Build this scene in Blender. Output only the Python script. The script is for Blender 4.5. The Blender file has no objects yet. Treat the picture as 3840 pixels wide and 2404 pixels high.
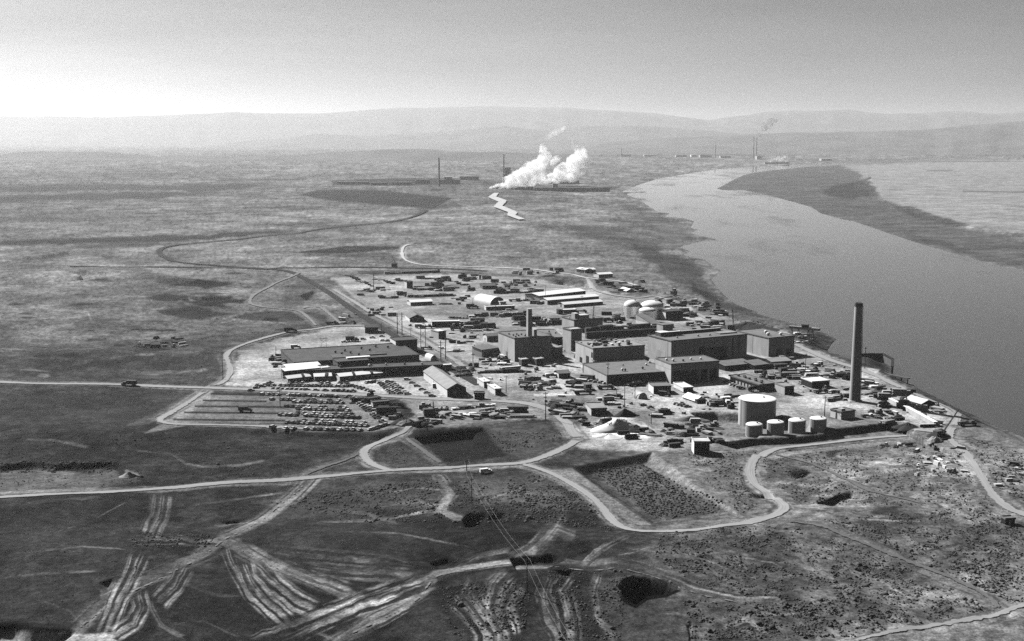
import bpy, bmesh, math, random
import numpy as np
from mathutils import Vector
random.seed(7); RNG = np.random.default_rng(11)
R = math.radians
SC = bpy.context.scene
COL = SC.collection

# ------------------------------------------------------------------ camera, sky, sun, exposure
F_PX, CX, CY, HOR, HCAM = 4635.0, 1920.0, 1202.0, 512.0, 165.0      # photograph: 3840 x 2404 pixels
PITCH = math.atan((CY - HOR) / F_PX)
cam_d = bpy.data.cameras.new('camera'); cam = bpy.data.objects.new('camera', cam_d); COL.objects.link(cam)
cam.location = (0, 0, HCAM); cam.rotation_euler = (R(90) - PITCH, 0, 0)
cam_d.sensor_fit = 'HORIZONTAL'; cam_d.angle = 2 * math.atan(CX / F_PX)
cam_d.clip_start = 1.0; cam_d.clip_end = 200000.0
SC.camera = cam
SUN_AZ, SUN_EL = R(46), R(38)          # azimuth left of straight ahead, elevation
sun_dir = Vector((-math.sin(SUN_AZ) * math.cos(SUN_EL), math.cos(SUN_AZ) * math.cos(SUN_EL), math.sin(SUN_EL)))
sun_d = bpy.data.lights.new('sun', 'SUN'); sun = bpy.data.objects.new('sun', sun_d); COL.objects.link(sun)
sun_d.energy = 5.0; sun_d.angle = R(0.5); sun_d.color = (1.0, 1.0, 1.0)
sun.rotation_euler = sun_dir.to_track_quat('Z', 'Y').to_euler(); sun.location = (0, 0, 900)
world = bpy.data.worlds.new('World'); SC.world = world; world.use_nodes = True
wn, wl = world.node_tree.nodes, world.node_tree.links
sky = wn.new('ShaderNodeTexSky'); sky.sky_type = 'NISHITA'; sky.sun_disc = False
sky.sun_elevation = SUN_EL; sky.sun_rotation = -SUN_AZ
sky.altitude = 200; sky.air_density = 0.4; sky.dust_density = 1.2; sky.ozone_density = 1.0
bw = wn.new('ShaderNodeSeparateColor')                 # black-and-white film behind a red filter
wl.new(sky.outputs['Color'], bw.inputs['Color'])
ctc = wn.new('ShaderNodeTexCoord'); cmp_ = wn.new('ShaderNodeMapping'); cmp_.inputs['Scale'].default_value = (1.6, 1.6, 13.0); cmp_.inputs['Rotation'].default_value = (R(4), R(-5), 0)
cnz = wn.new('ShaderNodeTexNoise'); cnz.inputs['Scale'].default_value = 1.5; cnz.inputs['Detail'].default_value = 7; cnz.inputs['Roughness'].default_value = .6
cmr = wn.new('ShaderNodeMapRange'); cmr.inputs['From Min'].default_value = .3; cmr.inputs['From Max'].default_value = .7; cmr.inputs['To Min'].default_value = .84; cmr.inputs['To Max'].default_value = 1.14
cml = wn.new('ShaderNodeMath'); cml.operation = 'MULTIPLY'            # faint high cloud streaks
wl.new(ctc.outputs['Generated'], cmp_.inputs['Vector']); wl.new(cmp_.outputs['Vector'], cnz.inputs['Vector']); wl.new(cnz.outputs['Fac'], cmr.inputs['Value'])
wl.new(bw.outputs['Red'], cml.inputs[0]); wl.new(cmr.outputs[0], cml.inputs[1]); wl.new(cml.outputs[0], wn['Background'].inputs['Color'])
wn['Background'].inputs['Strength'].default_value = 0.05
SC.view_settings.view_transform = 'Standard'; SC.view_settings.look = 'None'
SC.view_settings.exposure = 0.68; SC.view_settings.gamma = 1.0
SC.cycles.max_bounces = 8; SC.cycles.volume_bounces = 8; SC.cycles.diffuse_bounces = 0
SC.cycles.transparent_max_bounces = 16
SC.cycles.use_denoising = False; SC.cycles.sample_clamp_indirect = 1.5

# ------------------------------------------------------------------ photograph pixel -> place on the ground
fw = np.array([0, math.cos(PITCH), -math.sin(PITCH)]); upv = np.array([0, math.sin(PITCH), math.cos(PITCH)])
def G0(px, py, z=0.0):
    px = np.asarray(px, float); py = np.asarray(py, float)
    a = (px - CX) / F_PX; b = (CY - py) / F_PX
    dy = fw[1] + upv[1] * b; dz = fw[2] + upv[2] * b
    t = (z - HCAM) / dz
    return a * t, dy * t
def proj(x, y, z):
    zz = np.asarray(z, float) - HCAM
    d = y * fw[1] + zz * fw[2]; v = y * upv[1] + zz * upv[2]
    d = np.maximum(d, 1e-3)
    return CX + F_PX * x / d, CY - F_PX * v / d
CROPS = dict(A=(1000, 1150, .19841), B=(1400, 1150, .19841), C=(1800, 1150, .19841), D=(2200, 1150, .19841), E=(2600, 1150, .19841),
             F=(1250, 1000, .18634), G=(1650, 1000, .18634), H=(2050, 980, .18634), I=(2450, 1050, .18634), J=(1000, 1400, .22774),
             K=(1500, 1350, .19841), L=(1900, 1380, .19841), M=(2300, 1380, .19841), N=(2700, 1350, .21823), O=(3100, 1300, .25137))
def q(c, x, y):
    o = CROPS[c]; return o[0] + x * o[2], o[1] + y * o[2]

# ------------------------------------------------------------------ value noise
def _hash(ix, iy, seed):
    h = (ix.astype(np.int64) * 374761393 + iy.astype(np.int64) * 668265263 + seed * 1442695041) & 0xffffffff
    h = ((h ^ (h >> 13)) * 1274126177) & 0xffffffff
    h = h ^ (h >> 16)
    return (h & 0xffffff).astype(np.float64) / 0xffffff
def noise(x, y, seed=0):
    x = np.asarray(x, float); y = np.asarray(y, float)
    ix = np.floor(x); iy = np.floor(y); fx = x - ix; fy = y - iy
    fx = fx * fx * (3 - 2 * fx); fy = fy * fy * (3 - 2 * fy)
    a = _hash(ix, iy, seed); b = _hash(ix + 1, iy, seed); c = _hash(ix, iy + 1, seed); d = _hash(ix + 1, iy + 1, seed)
    return (a + (b - a) * fx) * (1 - fy) + (c + (d - c) * fx) * fy
def fbm(x, y, seed=0, octv=4, gain=.5):
    s = 0; a = 1; t = 0
    for k in range(octv):
        s = s + a * noise(np.asarray(x) * 2 ** k + 17.3 * k, np.asarray(y) * 2 ** k - 9.1 * k, seed + k); t += a; a *= gain
    return s / t
def ss(t): t = np.clip(t, 0, 1); return t * t * (3 - 2 * t)
def polydist(x, y, P, closed=False):
    """distance, signed side (+ = right of travel), fraction along, arc length along"""
    P = np.asarray(P, float)
    if closed: P = np.vstack([P, P[:1]])
    seg = np.diff(P, axis=0); L = np.hypot(seg[:, 0], seg[:, 1]); cum = np.concatenate([[0], np.cumsum(L)])
    best = np.full(x.shape, 1e18); side = np.ones(x.shape); along = np.zeros(x.shape)
    for i in range(len(seg)):
        if L[i] < 1e-9: continue
        rx = x - P[i, 0]; ry = y - P[i, 1]
        t = np.clip((rx * seg[i, 0] + ry * seg[i, 1]) / L[i] ** 2, 0, 1)
        ex = rx - t * seg[i, 0]; ey = ry - t * seg[i, 1]
        d = ex * ex + ey * ey
        m = d < best
        best = np.where(m, d, best)
        side = np.where(m, np.sign(-(seg[i, 0] * ry - seg[i, 1] * rx)), side)
        along = np.where(m, cum[i] + t * L[i], along)
    return np.sqrt(best), side, along / cum[-1], along
def inpoly(x, y, P):
    P = np.asarray(P, float); r = np.zeros(x.shape, bool); n = len(P)
    for i in range(n):
        x1, y1 = P[i]; x2, y2 = P[(i + 1) % n]
        if y1 == y2: continue
        c = ((y1 > y) != (y2 > y)) & (x < (x2 - x1) * (y - y1) / (y2 - y1) + x1)
        r ^= c
    return r
def pw(pts, z=0.0):
    a = np.array(pts, float); X, Y = G0(a[:, 0], a[:, 1], z); return np.stack([X, Y], 1)

# ------------------------------------------------------------------ the lie of the land
WATER = -8.0
LEFT_BANK = [(3720, 592), (3561, 597), (3200, 605), (2987, 616), (2818, 625), (2678, 636), (2560, 655), (2470, 670), (2397, 693), (2360, 707), (2329, 720),
  (2420, 718), (2425, 722), (2345, 727), (2385, 744), (2432, 745), (2400, 752), (2464, 794), (2512, 800), (2492, 812), (2560, 817), (2602, 831), (2588, 856),
  (2619, 859), (2588, 875), (2650, 888), (2695, 901), (2627, 906), (2548, 926), (2588, 943), (2560, 957), (2644, 974), (2658, 988), (2703, 1016),
  (2667, 1047), (2689, 1081), (2723, 1114), (2762, 1143), (2841, 1171), (2837, 1180), (2898, 1193), (2957, 1210), (2990, 1222), (3093, 1250), (3136, 1272),
  (3116, 1293), (3102, 1316), (3125, 1339), (3167, 1346), (3222, 1356), (3296, 1353), (3349, 1374), (3347, 1404), (3407, 1428), (3444, 1459), (3532, 1501),
  (3583, 1530), (3648, 1556), (3718, 1592), (3787, 1620), (3840, 1643), (4100, 1790), (4600, 2050)]
RIGHT_BANK = [(5200, 1420), (4700, 1265), (4300, 1150), (3840, 1014), (3760, 1001), (3628, 965), (3535, 938), (3475, 922), (3403, 899), (3257, 849),
  (3200, 830), (3155, 822), (3077, 800), (3043, 777), (2903, 738), (2790, 713), (2706, 713), (2689, 707), (2740, 680), (2790, 656), (2863, 642), (3032, 625),
  (3270, 613), (3561, 603), (3720, 597)]
RIVER = pw(LEFT_BANK + RIGHT_BANK, WATER)
PLANT = pw([(860, 1430), (960, 1320), (1150, 1235), (1330, 1190), (1130, 1040), (1650, 1005), (2200, 1010), (2500, 1085), (2860, 1200), (3100, 1335), (3400, 1440),
            (3560, 1600), (3300, 1600), (2800, 1630), (2450, 1660), (2250, 1690), (2050, 1600), (1560, 1600), (1200, 1640), (540, 1620), (760, 1470)])
# shaded cuts: crest line from left to right, drop, run, length over which the ground climbs back
STEPS = [
  ([(2680, 1664), (2790, 1643), (2830, 1638), (2910, 1633), (2990, 1626), (3070, 1617), (3200, 1600), (3350, 1583), (3420, 1586)], 3.7, 3.0, 120),
  ([(2580, 1545), (2680, 1541), (2770, 1546), (2860, 1550), (2900, 1545)], 5.5, 5.0, 70),
  ([(2700, 1604), (2760, 1608), (2850, 1612)], 1.8, 3.0, 20),
  ([(2105, 1049), (2150, 1052), (2210, 1056), (2224, 1082)], 6, 7, 40),
  ([(1540, 1625), (1650, 1617), (1815, 1602), (1850, 1612)], 5.0, 6.0, 46),
  ([(1905, 2112), (1990, 2108), (2070, 2104), (2140, 2120)], 2.8, 2.6, 25),
  ([(-40, 1742), (120, 1730), (210, 1740), (310, 1736), (420, 1728), (500, 1762)], 2.6, 3.0, 22),
  ([(-60, 2330), (60, 2335), (180, 2350), (300, 2360)], 5, 5, 30),
  ([(1000, 1600), (1200, 1625), (1420, 1630), (1490, 1600)], 2.0, 5, 30),
  ([(2560, 1060), (2620, 1082), (2690, 1120)], 5, 8, 40),
  ([(2800, 1840), (2830, 1838), (2880, 1832)], 2, 3, 12),
  ([(3050, 1885), (3130, 1855), (3190, 1842)], 2.5, 3, 14),
  ([(560, 1055), (660, 1045), (800, 1052), (830, 1062)], 4, 6, 30),
  ([(700, 1110), (790, 1105), (900, 1112)], 4, 6, 40),
  ([(0, 978), (150, 962), (250, 940), (300, 938)], 4, 8, 40),
  ([(230, 1040), (330, 1030), (450, 1040)], 5, 14, 90),
  ([(2160, 2170), (2150, 2200), (2110, 2250)], 2.5, 3, 10),
  ([(1600, 2120), (1680, 2100), (1720, 2110)], 1.6, 3, 10),
]
STEPS_W = [(pw(p), d, r, c) for p, d, r, c in STEPS]
PITS = [  # outline, depth, width of the side slope
  ([(2146, 1751), (2446, 1695), (2765, 1927), (2449, 1967)], 3.6, 5.5),
  ([(2315, 2225), (2335, 2195), (2375, 2180), (2440, 2184), (2510, 2196), (2560, 2215), (2500, 2240), (2430, 2250), (2385, 2282), (2340, 2262)], 7.5, 5.0),
  ([(1728, 1950), (1760, 1930), (1830, 1930), (1815, 1975), (1745, 1985)], 4.0, 3.5),
  ([(2570, 2340), (2597, 2338), (2606, 2372), (2600, 2425), (2578, 2425), (2582, 2380)], 3.0, 3.5),
  ([(820, 1950), (900, 1945), (925, 1953), (850, 1963)], 2.4, 2.0),
  ([(1810, 1935), (1900, 1925), (1910, 1950), (1830, 1955)], 2.5, 3.0),
  ([(2960, 1770), (3040, 1755), (3050, 1775), (2985, 1785)], 2.0, 3.0),
  ([(370, 2200), (430, 2185), (440, 2225), (385, 2250)], 2.2, 2.5),
]
PITS_W = [(pw(p), d, r) for p, d, r in PITS]
BUMPS = [(1000, 1730, 60, 30, 3), (1280, 1720, 45, 20, -2), (300, 1620, 70, 30, 2.5), (650, 1690, 60, 26, -2.5), (250, 1900, 60, 25, 3), (150, 2080, 50, 22, 3.5), (560, 1950, 25, 40, -1.5),
         (420, 2120, 30, 30, 2), (1250, 2010, 60, 20, 3), (1650, 1990, 50, 22, -2.5), (860, 2230, 40, 22, 3), (1900, 2030, 30, 14, 2.4), (2050, 2060, 30, 14, 2), (1500, 2330, 30, 14, 2),
         (1950, 2200, 26, 16, 2.2), (2200, 2260, 18, 18, 2), (2700, 2080, 50, 25, 2.5), (3000, 2120, 40, 25, -2), (3350, 1960, 40, 25, 2), (3150, 2250, 40, 18, 2.2), (3480, 2180, 35, 20, -2),
         (2330, 1590, 11, 9, 3.2), (2365, 1600, 10, 7, 2.4), (250, 1040, 120, 60, 6), (560, 1150, 90, 50, 4), (350, 1330, 70, 40, 3), (180, 1220, 100, 50, 4), (560, 1390, 60, 30, -2),
         (3340, 1560, 10, 8, -2.5), (3680, 1830, 20, 20, 1.5), (1330, 1560, 30, 15, 0.6)]
BUMPS_W = [(*map(float, G0(px, py)), rx, ry, h) for px, py, rx, ry, h in BUMPS]
def hgt(x, y):
    x = np.atleast_1d(np.asarray(x, float)); y = np.atleast_1d(np.asarray(y, float))
    r = np.hypot(x, y)
    inside = inpoly(x, y, PLANT)
    dpl = np.full(x.shape, 1e9); near = r < 2600
    if near.any(): dpl[near] = polydist(x[near], y[near], PLANT, True)[0]
    wild = np.where(inside, 0.0, ss((dpl - 22) / 90))
    fade = 1 - ss((r - 1300) / 1600)
    z = wild * ((fbm(x / 120, y / 120, 3, 3) - .5) * 8.0 * fade + (fbm(x / 22, y / 22, 5, 2) - .5) * 1.6 * fade * (.35 + .65 * ss((x - 60) / 160)))
    rough = wild * (1 - ss((r - 700) / 250)) * (.12 + .88 * ss((x - 20 + .12 * (y - 500)) / 90))
    rm = rough > .01
    if rm.any(): z[rm] += rough[rm] * ((fbm(x[rm] / 7, y[rm] / 9, 6, 2) - .5) * 1.2 + (noise(x[rm] / 2.6, y[rm] / 3.4, 8) - .5) * .4)
    z = z + wild * (fbm(x / 900, y / 900, 9, 2) - .5) * 14 * ss((r - 900) / 1500) * (1 - ss((r - 9000) / 9000))
    for bx, by, rx, ry, h in BUMPS_W:
        m = (abs(x - bx) < 3 * rx) & (abs(y - by) < 3 * ry)
        if m.any(): z[m] += h * np.exp(-((x[m] - bx) / rx) ** 2 - ((y[m] - by) / ry) ** 2)
    for P, d, run, rec in STEPS_W:
        mg = run + rec + 2
        m = (x > P[:, 0].min() - mg) & (x < P[:, 0].max() + mg) & (y > P[:, 1].min() - mg) & (y < P[:, 1].max() + mg)
        if m.any():
            dd, sd, t, al = polydist(x[m], y[m], P)
            s = dd * sd + (fbm(x[m] / 9, y[m] / 9, 21, 2) - .5) * 2.5
            z[m] -= d * ss(s / run) * (1 - ss((s - run) / rec)) * ss(t / .08) * ss((1 - t) / .08)
    for P, d, run in PITS_W:
        m = (x > P[:, 0].min() - 2) & (x < P[:, 0].max() + 2) & (y > P[:, 1].min() - 2) & (y < P[:, 1].max() + 2)
        if m.any():
            dd = polydist(x[m], y[m], P, True)[0]; ins = inpoly(x[m], y[m], P)
            z[m] -= np.where(ins, d * np.clip(dd / run, 0, 1), 0)
    m = (x > -200) & (y > 250) & (r < 16000)
    if m.any():
        dd = polydist(x[m], y[m], RIVER, True)[0]; ins = inpoly(x[m], y[m], RIVER)
        wd = 26 + 230 * ss((r[m] - 1050) / 1300) + .22 * np.maximum(r[m] - 2600, 0)
        bank = WATER + 8.0 * ss((dd + .5) / wd)
        z[m] = np.where(ins, WATER - .15 - np.minimum(3, dd * .12), np.where(dd < np.maximum(wd, 260), np.minimum(z[m], bank + np.maximum(z[m], 0) * ss(dd / np.maximum(wd, 250))), z[m]))
        z[m] = np.where(~ins, np.maximum(z[m], WATER + np.minimum(.35 + .02 * dd, 1.5)), z[m])
    return z
def Gh(px, py, it=6):
    px = np.atleast_1d(np.asarray(px, float)); py = np.atleast_1d(np.asarray(py, float))
    x, y = G0(px, py); z = np.zeros(px.shape)
    for _ in range(it):
        z = .5 * z + .5 * hgt(x, y) if _ > 2 else hgt(x, y)
        x, y = G0(px, py, z)
    return x, y, hgt(x, y)
def P3(px, py):
    x, y, z = Gh(px, py); return float(x[0]), float(y[0]), float(z[0])

# ------------------------------------------------------------------ tags, meshes, materials
def tag(o, label=None, cat=None, group=None, kind=None):
    if label: o['label'] = label
    if cat: o['category'] = cat
    if group: o['group'] = group
    if kind: o['kind'] = kind
    return o
class MB:
    def __init__(s): s.v = []; s.f = []; s.m = []
    def add(s, vs, fs, mi=0):
        n = len(s.v); s.v += [tuple(map(float, p)) for p in vs]; s.f += [tuple(i + n for i in f) for f in fs]; s.m += [mi] * len(fs); return s
    def hexa(s, b, t, mi=0):      # bottom and top rings of equal length, counter-clockwise
        n = len(b)
        fs = [tuple(range(n))[::-1], tuple(range(n, 2 * n))] + [(i, (i + 1) % n, n + (i + 1) % n, n + i) for i in range(n)]
        return s.add(list(b) + list(t), fs, mi)
    def box(s, x0, x1, y0, y1, z0, z1, mi=0):
        r = [(x0, y0), (x1, y0), (x1, y1), (x0, y1)]
        return s.hexa([(*p, z0) for p in r], [(*p, z1) for p in r], mi)
    def obox(s, cx, cy, l, w, z0, z1, a, mi=0, taper=1.0):
        c, n = math.cos(a), math.sin(a)
        r = [(-l / 2, -w / 2), (l / 2, -w / 2), (l / 2, w / 2), (-l / 2, w / 2)]
        f = lambda k: [(cx + k * p[0] * c - k * p[1] * n, cy + k * p[0] * n + k * p[1] * c) for p in r]
        return s.hexa([(*p, z0) for p in f(1)], [(*p, z1) for p in f(taper)], mi)
    def lathe(s, cx, cy, prof, n=24, mi=0):   # prof: (radius, z) from bottom to top, capped
        vs = []; fs = []
        for r, z in prof: vs += [(cx + r * math.cos(2 * math.pi * k / n), cy + r * math.sin(2 * math.pi * k / n), z) for k in range(n)]
        for j in range(len(prof) - 1): fs += [(j * n + k, j * n + (k + 1) % n, (j + 1) * n + (k + 1) % n, (j + 1) * n + k) for k in range(n)]
        fs += [tuple(range(n))[::-1], tuple(range((len(prof) - 1) * n, len(prof) * n))]
        return s.add(vs, fs, mi)
    def bar(s, p, q_, r, n=5, mi=0, r2=None):
        p = Vector(p); q_ = Vector(q_); d = (q_ - p).normalized(); a = d.orthogonal().normalized(); b = d.cross(a)
        r2 = r if r2 is None else r2
        ring = lambda c, rr: [tuple(c + rr * (math.cos(2 * math.pi * k / n) * a + math.sin(2 * math.pi * k / n) * b)) for k in range(n)]
        return s.hexa(ring(p, r), ring(q_, r2), mi)
    def mesh(s, name, mats):
        me = bpy.data.meshes.new(name); me.from_pydata(s.v, [], s.f)
        for m in (mats if isinstance(mats, (list, tuple)) else [mats]): me.materials.append(m)
        me.polygons.foreach_set('material_index', s.m); me.update(); return me
    def build(s, name, mats, parent=None, loc=None, rz=0):
        o = bpy.data.objects.new(name, s.mesh(name, mats)); COL.objects.link(o)
        if loc is not None: o.location = loc
        o.rotation_euler.z = rz
        if parent: o.parent = parent
        return o
def smooth(o):
    o.data.polygons.foreach_set('use_smooth', [True] * len(o.data.polygons)); return o
def empty(name, loc, rz=0):
    o = bpy.data.objects.new(name, None); COL.objects.link(o); o.location = loc; o.rotation_euler.z = rz; o.empty_display_size = .5; return o
def copy_tree(o, parent=None):
    c = o.copy(); COL.objects.link(c); c.parent = parent
    for ch in [k for k in o.children]: copy_tree(ch, c)
    return c
_MATS = {}
def mat(name, g, rough=.9, var=.18, scale=.25, spec=.2, streak=0.0, metal=0.0):
    """grey painted / bare surface with blotchy procedural wear"""
    if name in _MATS: return _MATS[name]
    m = bpy.data.materials.new(name); m.use_nodes = True; nt = m.node_tree; N, Lk = nt.nodes, nt.links
    b = N['Principled BSDF']; b.inputs['Roughness'].default_value = rough; b.inputs['Specular IOR Level'].default_value = spec; b.inputs['Metallic'].default_value = metal
    tc = N.new('ShaderNodeTexCoord'); mp = N.new('ShaderNodeMapping'); mp.inputs['Scale'].default_value = (scale, scale, scale * (.35 if streak else 1))
    nz = N.new('ShaderNodeTexNoise'); nz.inputs['Scale'].default_value = 1.0; nz.inputs['Detail'].default_value = 5; nz.inputs['Roughness'].default_value = .65
    oi = N.new('ShaderNodeObjectInfo'); ad = N.new('ShaderNodeVectorMath'); ad.operation = 'ADD'
    sc = N.new('ShaderNodeVectorMath'); sc.operation = 'SCALE'; sc.inputs['Scale'].default_value = 40
    Lk.new(oi.outputs['Random'], sc.inputs[0]); Lk.new(tc.outputs['Object'], ad.inputs[0]); Lk.new(sc.outputs[0], ad.inputs[1])
    Lk.new(ad.outputs[0], mp.inputs['Vector']); Lk.new(mp.outputs['Vector'], nz.inputs['Vector'])
    mr = N.new('ShaderNodeMapRange'); mr.inputs['From Min'].default_value = .3; mr.inputs['From Max'].default_value = .7
    mr.inputs['To Min'].default_value = g * (1 - var); mr.inputs['To Max'].default_value = g * (1 + var)
    Lk.new(nz.outputs['Fac'], mr.inputs['Value']); Lk.new(mr.outputs[0], b.inputs['Base Color'])
    _MATS[name] = m; return m
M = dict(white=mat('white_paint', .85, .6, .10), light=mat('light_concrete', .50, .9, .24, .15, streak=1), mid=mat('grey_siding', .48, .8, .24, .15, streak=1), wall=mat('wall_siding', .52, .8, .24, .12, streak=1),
         dark=mat('dark_siding', .10, .85, .2), roof=mat('gravel_roof', .17, .95, .22, .2), darkroof=mat('tar_roof', .075, .95, .3, .12), lightroof=mat('grey_sheet_roof', .27, .8, .2, .2), paleroof=mat('pale_roof', .48, .8, .15, .2),
         whiteroof=mat('white_roof', .86, .5, .06, .2), black=mat('black_opening', .02, .6, .2), wood=mat('weathered_timber', .14, .95, .35, .5), palewood=mat('fresh_timber', .42, .95, .25, .6),
         steel=mat('rusty_steel', .07, .7, .4, .6), palesteel=mat('galvanised_steel', .40, .5, .2, .5), pole=mat('creosote_pole', .05, .95, .3, .3), dome=mat('aluminium_dome', .92, .5, .04, .1, .5, 0, .8), tank=mat('aluminium_paint', .55, .45, .05, .1),
         glass=mat('window_glass', .03, .15, .2, .5, .6), tyre=mat('tyre_rubber', .02, .9, .2), conc=mat('stack_concrete', .38, .95, .24, .12, streak=1), soil=mat('bare_soil', .27, 1, .25, .5),
         sand=mat('white_sand', .72, 1, .08, .3), darksoil=mat('dark_soil', .035, 1, .35, .4), tarp=mat('canvas_tarp', .6, .9, .15, .4), pipe=mat('pipe_coating', .10, .6, .3, .5))
# ------------------------------------------------------------------ roads and tracks (photograph pixels, laid on the land)
ROADS = [  # label, width m, tone, edge softness, points
 ('pale dirt road round the left and front edge of the car park', 7, 'gravel', .4, [(770, 1466), (735, 1490), (690, 1520), (630, 1555), (600, 1575), (640, 1590), (800, 1594), (1000, 1600), (1200, 1612)]),
 ('pale gravel county road running in from the left edge past the car park', 9, 'gravel', .25, [(-500, 1424), (0, 1434), (348, 1441), (488, 1445), (1000, 1463), (1196, 1473), (1488, 1489), (1690, 1500), (1817, 1503), (1960, 1512), (2049, 1535), (2118, 1580), (2140, 1612), (2167, 1645)]),
 ('long pale dirt road crossing the foreground from the left edge', 6.5, 'gravel', .3, [(-500, 1885), (0, 1866), (348, 1849), (620, 1832), (900, 1808), (1113, 1797), (1272, 1783), (1405, 1770), (1644, 1757), (1800, 1746), (1949, 1738), (2039, 1714), (2130, 1674), (2168, 1648)]),
 ('pale winding dirt road round the bush filled basin', 6.2, 'gravel', .25, [(1949, 1738), (2039, 1765), (2119, 1802), (2204, 1855), (2257, 1903), (2289, 1945), (2326, 1975), (2385, 1991), (2518, 1994), (2650, 1983), (2799, 1964), (2833, 1954), (2913, 1930), (2940, 1908), (2929, 1887), (2875, 1850), (2828, 1813), (2812, 1765), (2828, 1722), (2880, 1696), (2966, 1677), (3179, 1652), (3400, 1633), (3520, 1620), (3575, 1600)]),
 ('wide dirt road curving down to the right edge near the river', 7.5, 'gravel', .35, [(3575, 1600), (3560, 1625), (3570, 1655), (3625, 1706), (3673, 1775), (3710, 1839), (3758, 1887), (3822, 1924), (3960, 1962), (4300, 2040)]),
 ('pale riverside road along the top of the bank', 8, 'gravel', .3, [(2900, 1262), (2985, 1293), (3100, 1346), (3250, 1395), (3351, 1441), (3420, 1470), (3477, 1496), (3578, 1541), (3590, 1570), (3575, 1600)]),
 ('dirt road slanting down left from the foreground junction', 4.6, 'track', .95, [(1166, 1795), (1086, 1866), (996, 1940), (900, 1995), (836, 2029), (767, 2082), (662, 2138), (557, 2193), (446, 2242), (335, 2326), (250, 2400)]),
 ('short dirt road from the car park corner down to the foreground road', 6, 'gravel', .3, [(1540, 1580), (1528, 1605), (1485, 1632), (1410, 1664), (1366, 1692), (1372, 1720), (1405, 1746), (1463, 1764), (1520, 1765)]),
 ('faint dirt track cutting the corner left of the junction', 5, 'dull', .5, [(1362, 1694), (1219, 1752), (1113, 1795)]),
 ('faint sandy track beside the dark sunken plot', 5, 'dull', .4, [(1520, 1640), (1545, 1662), (1607, 1706), (1660, 1745)]),
 ('twin wheel track leading to a dark gully', 3.4, 'track', 1.0, [(1644, 1780), (1670, 1820), (1690, 1855), (1668, 1890), (1655, 1920), (1720, 1945)]),
 ('scraped dirt track running right from the left junction', 4.6, 'track', 1.0, [(836, 2029), (900, 2060), (980, 2105), (1113, 2163), (1219, 2206), (1299, 2243)]),
 ('dirt road rising from the bottom edge past the round pit', 3.6, 'track', .9, [(1230, 2425), (1272, 2397), (1378, 2349), (1485, 2296), (1565, 2248), (1610, 2190), (1644, 2160), (1751, 2142), (1933, 2132), (2119, 2132), (2215, 2142), (2305, 2132), (2385, 2147), (2518, 2190), (2597, 2222), (2757, 2259), (2900, 2268)]),
 ('dirt road at the bottom right corner', 5.5, 'gravel', .5, [(3150, 2420), (3232, 2397), (3365, 2366), (3551, 2339), (3684, 2318), (3763, 2297), (3840, 2270), (3990, 2215), (4300, 2120)]),
 ('grey worn road swinging across the right foreground', 6, 'dull', .55, [(2870, 1958), (2992, 1959), (3072, 1972), (3179, 2015), (3285, 2057), (3444, 2121), (3577, 2174), (3684, 2227), (3735, 2275), (3700, 2314)]),
 ('narrow dirt track below the tank embankment', 4.2, 'dull', .45, [(2875, 1698), (3019, 1733), (3125, 1775), (3232, 1829), (3338, 1861), (3498, 1898)]),
 ('dark asphalt road slanting into the plant from the upper left', 9.5, 'asphalt', .06, [(255, 1000), (655, 1003), (946, 1008), (1077, 1018), (1135, 1042), (1224, 1093), (1317, 1158), (1391, 1205), (1502, 1274), (1571, 1316), (1660, 1365), (1740, 1410), (1800, 1445)]),
 ('dark straight road along the upper edge of the storage yard', 9, 'asphalt', .1, [(1000, 1008), (1300, 1003), (1500, 1006), (1700, 1010), (1830, 1018)]),
 ('dark curving road looping across the plain', 11, 'asphalt', .15, [(1600, 790), (1547, 815), (1448, 835), (1200, 861), (1091, 878), (837, 904), (655, 922), (600, 938), (611, 962), (691, 987), (873, 1002), (1000, 1008)]),
 ('gravel perimeter road curving round the left side of the plant', 7, 'gravel', .35, [(801, 1450), (845, 1427), (864, 1392), (856, 1360), (848, 1335), (873, 1311), (946, 1282), (1077, 1247), (1169, 1237), (1260, 1224), (1400, 1226)]),
 ('winding dirt track on the rough ground left of the asphalt road', 6, 'track', .4, [(1130, 1020), (1085, 1043), (1039, 1061), (960, 1103), (937, 1131), (960, 1148), (1039, 1158), (1118, 1168), (1159, 1195), (1187, 1225)]),
 ('short looping track beside the asphalt road', 6, 'track', .4, [(1122, 1163), (1160, 1152), (1201, 1154), (1233, 1177), (1284, 1222)]),
 ('white curving road dropping to the back of the storage yard', 7, 'sand', .3, [(1540, 917), (1517, 925), (1508, 942), (1514, 970), (1557, 990), (1646, 998), (1835, 1004), (2000, 1012), (2080, 1024), (2143, 1030), (2199, 1043), (2330, 1057), (2395, 1075)]),
 ('pale dirt road past the domed tanks', 8, 'gravel', .35, [(2199, 1043), (2212, 1060), (2235, 1090), (2300, 1108), (2390, 1118), (2450, 1112), (2506, 1127), (2552, 1157), (2618, 1180), (2711, 1232)]),
 ('pale dirt road beside the asphalt road on its plant side', 8, 'gravel', .4, [(1402, 1036), (1440, 1062), (1460, 1090)]),
 ('pale dirt lane running between the asphalt road and the huts', 8, 'gravel', .4, [(1250, 1086), (1320, 1128), (1400, 1178), (1480, 1220), (1560, 1260), (1640, 1310), (1720, 1362), (1790, 1420), (1880, 1480)]),
]
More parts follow.
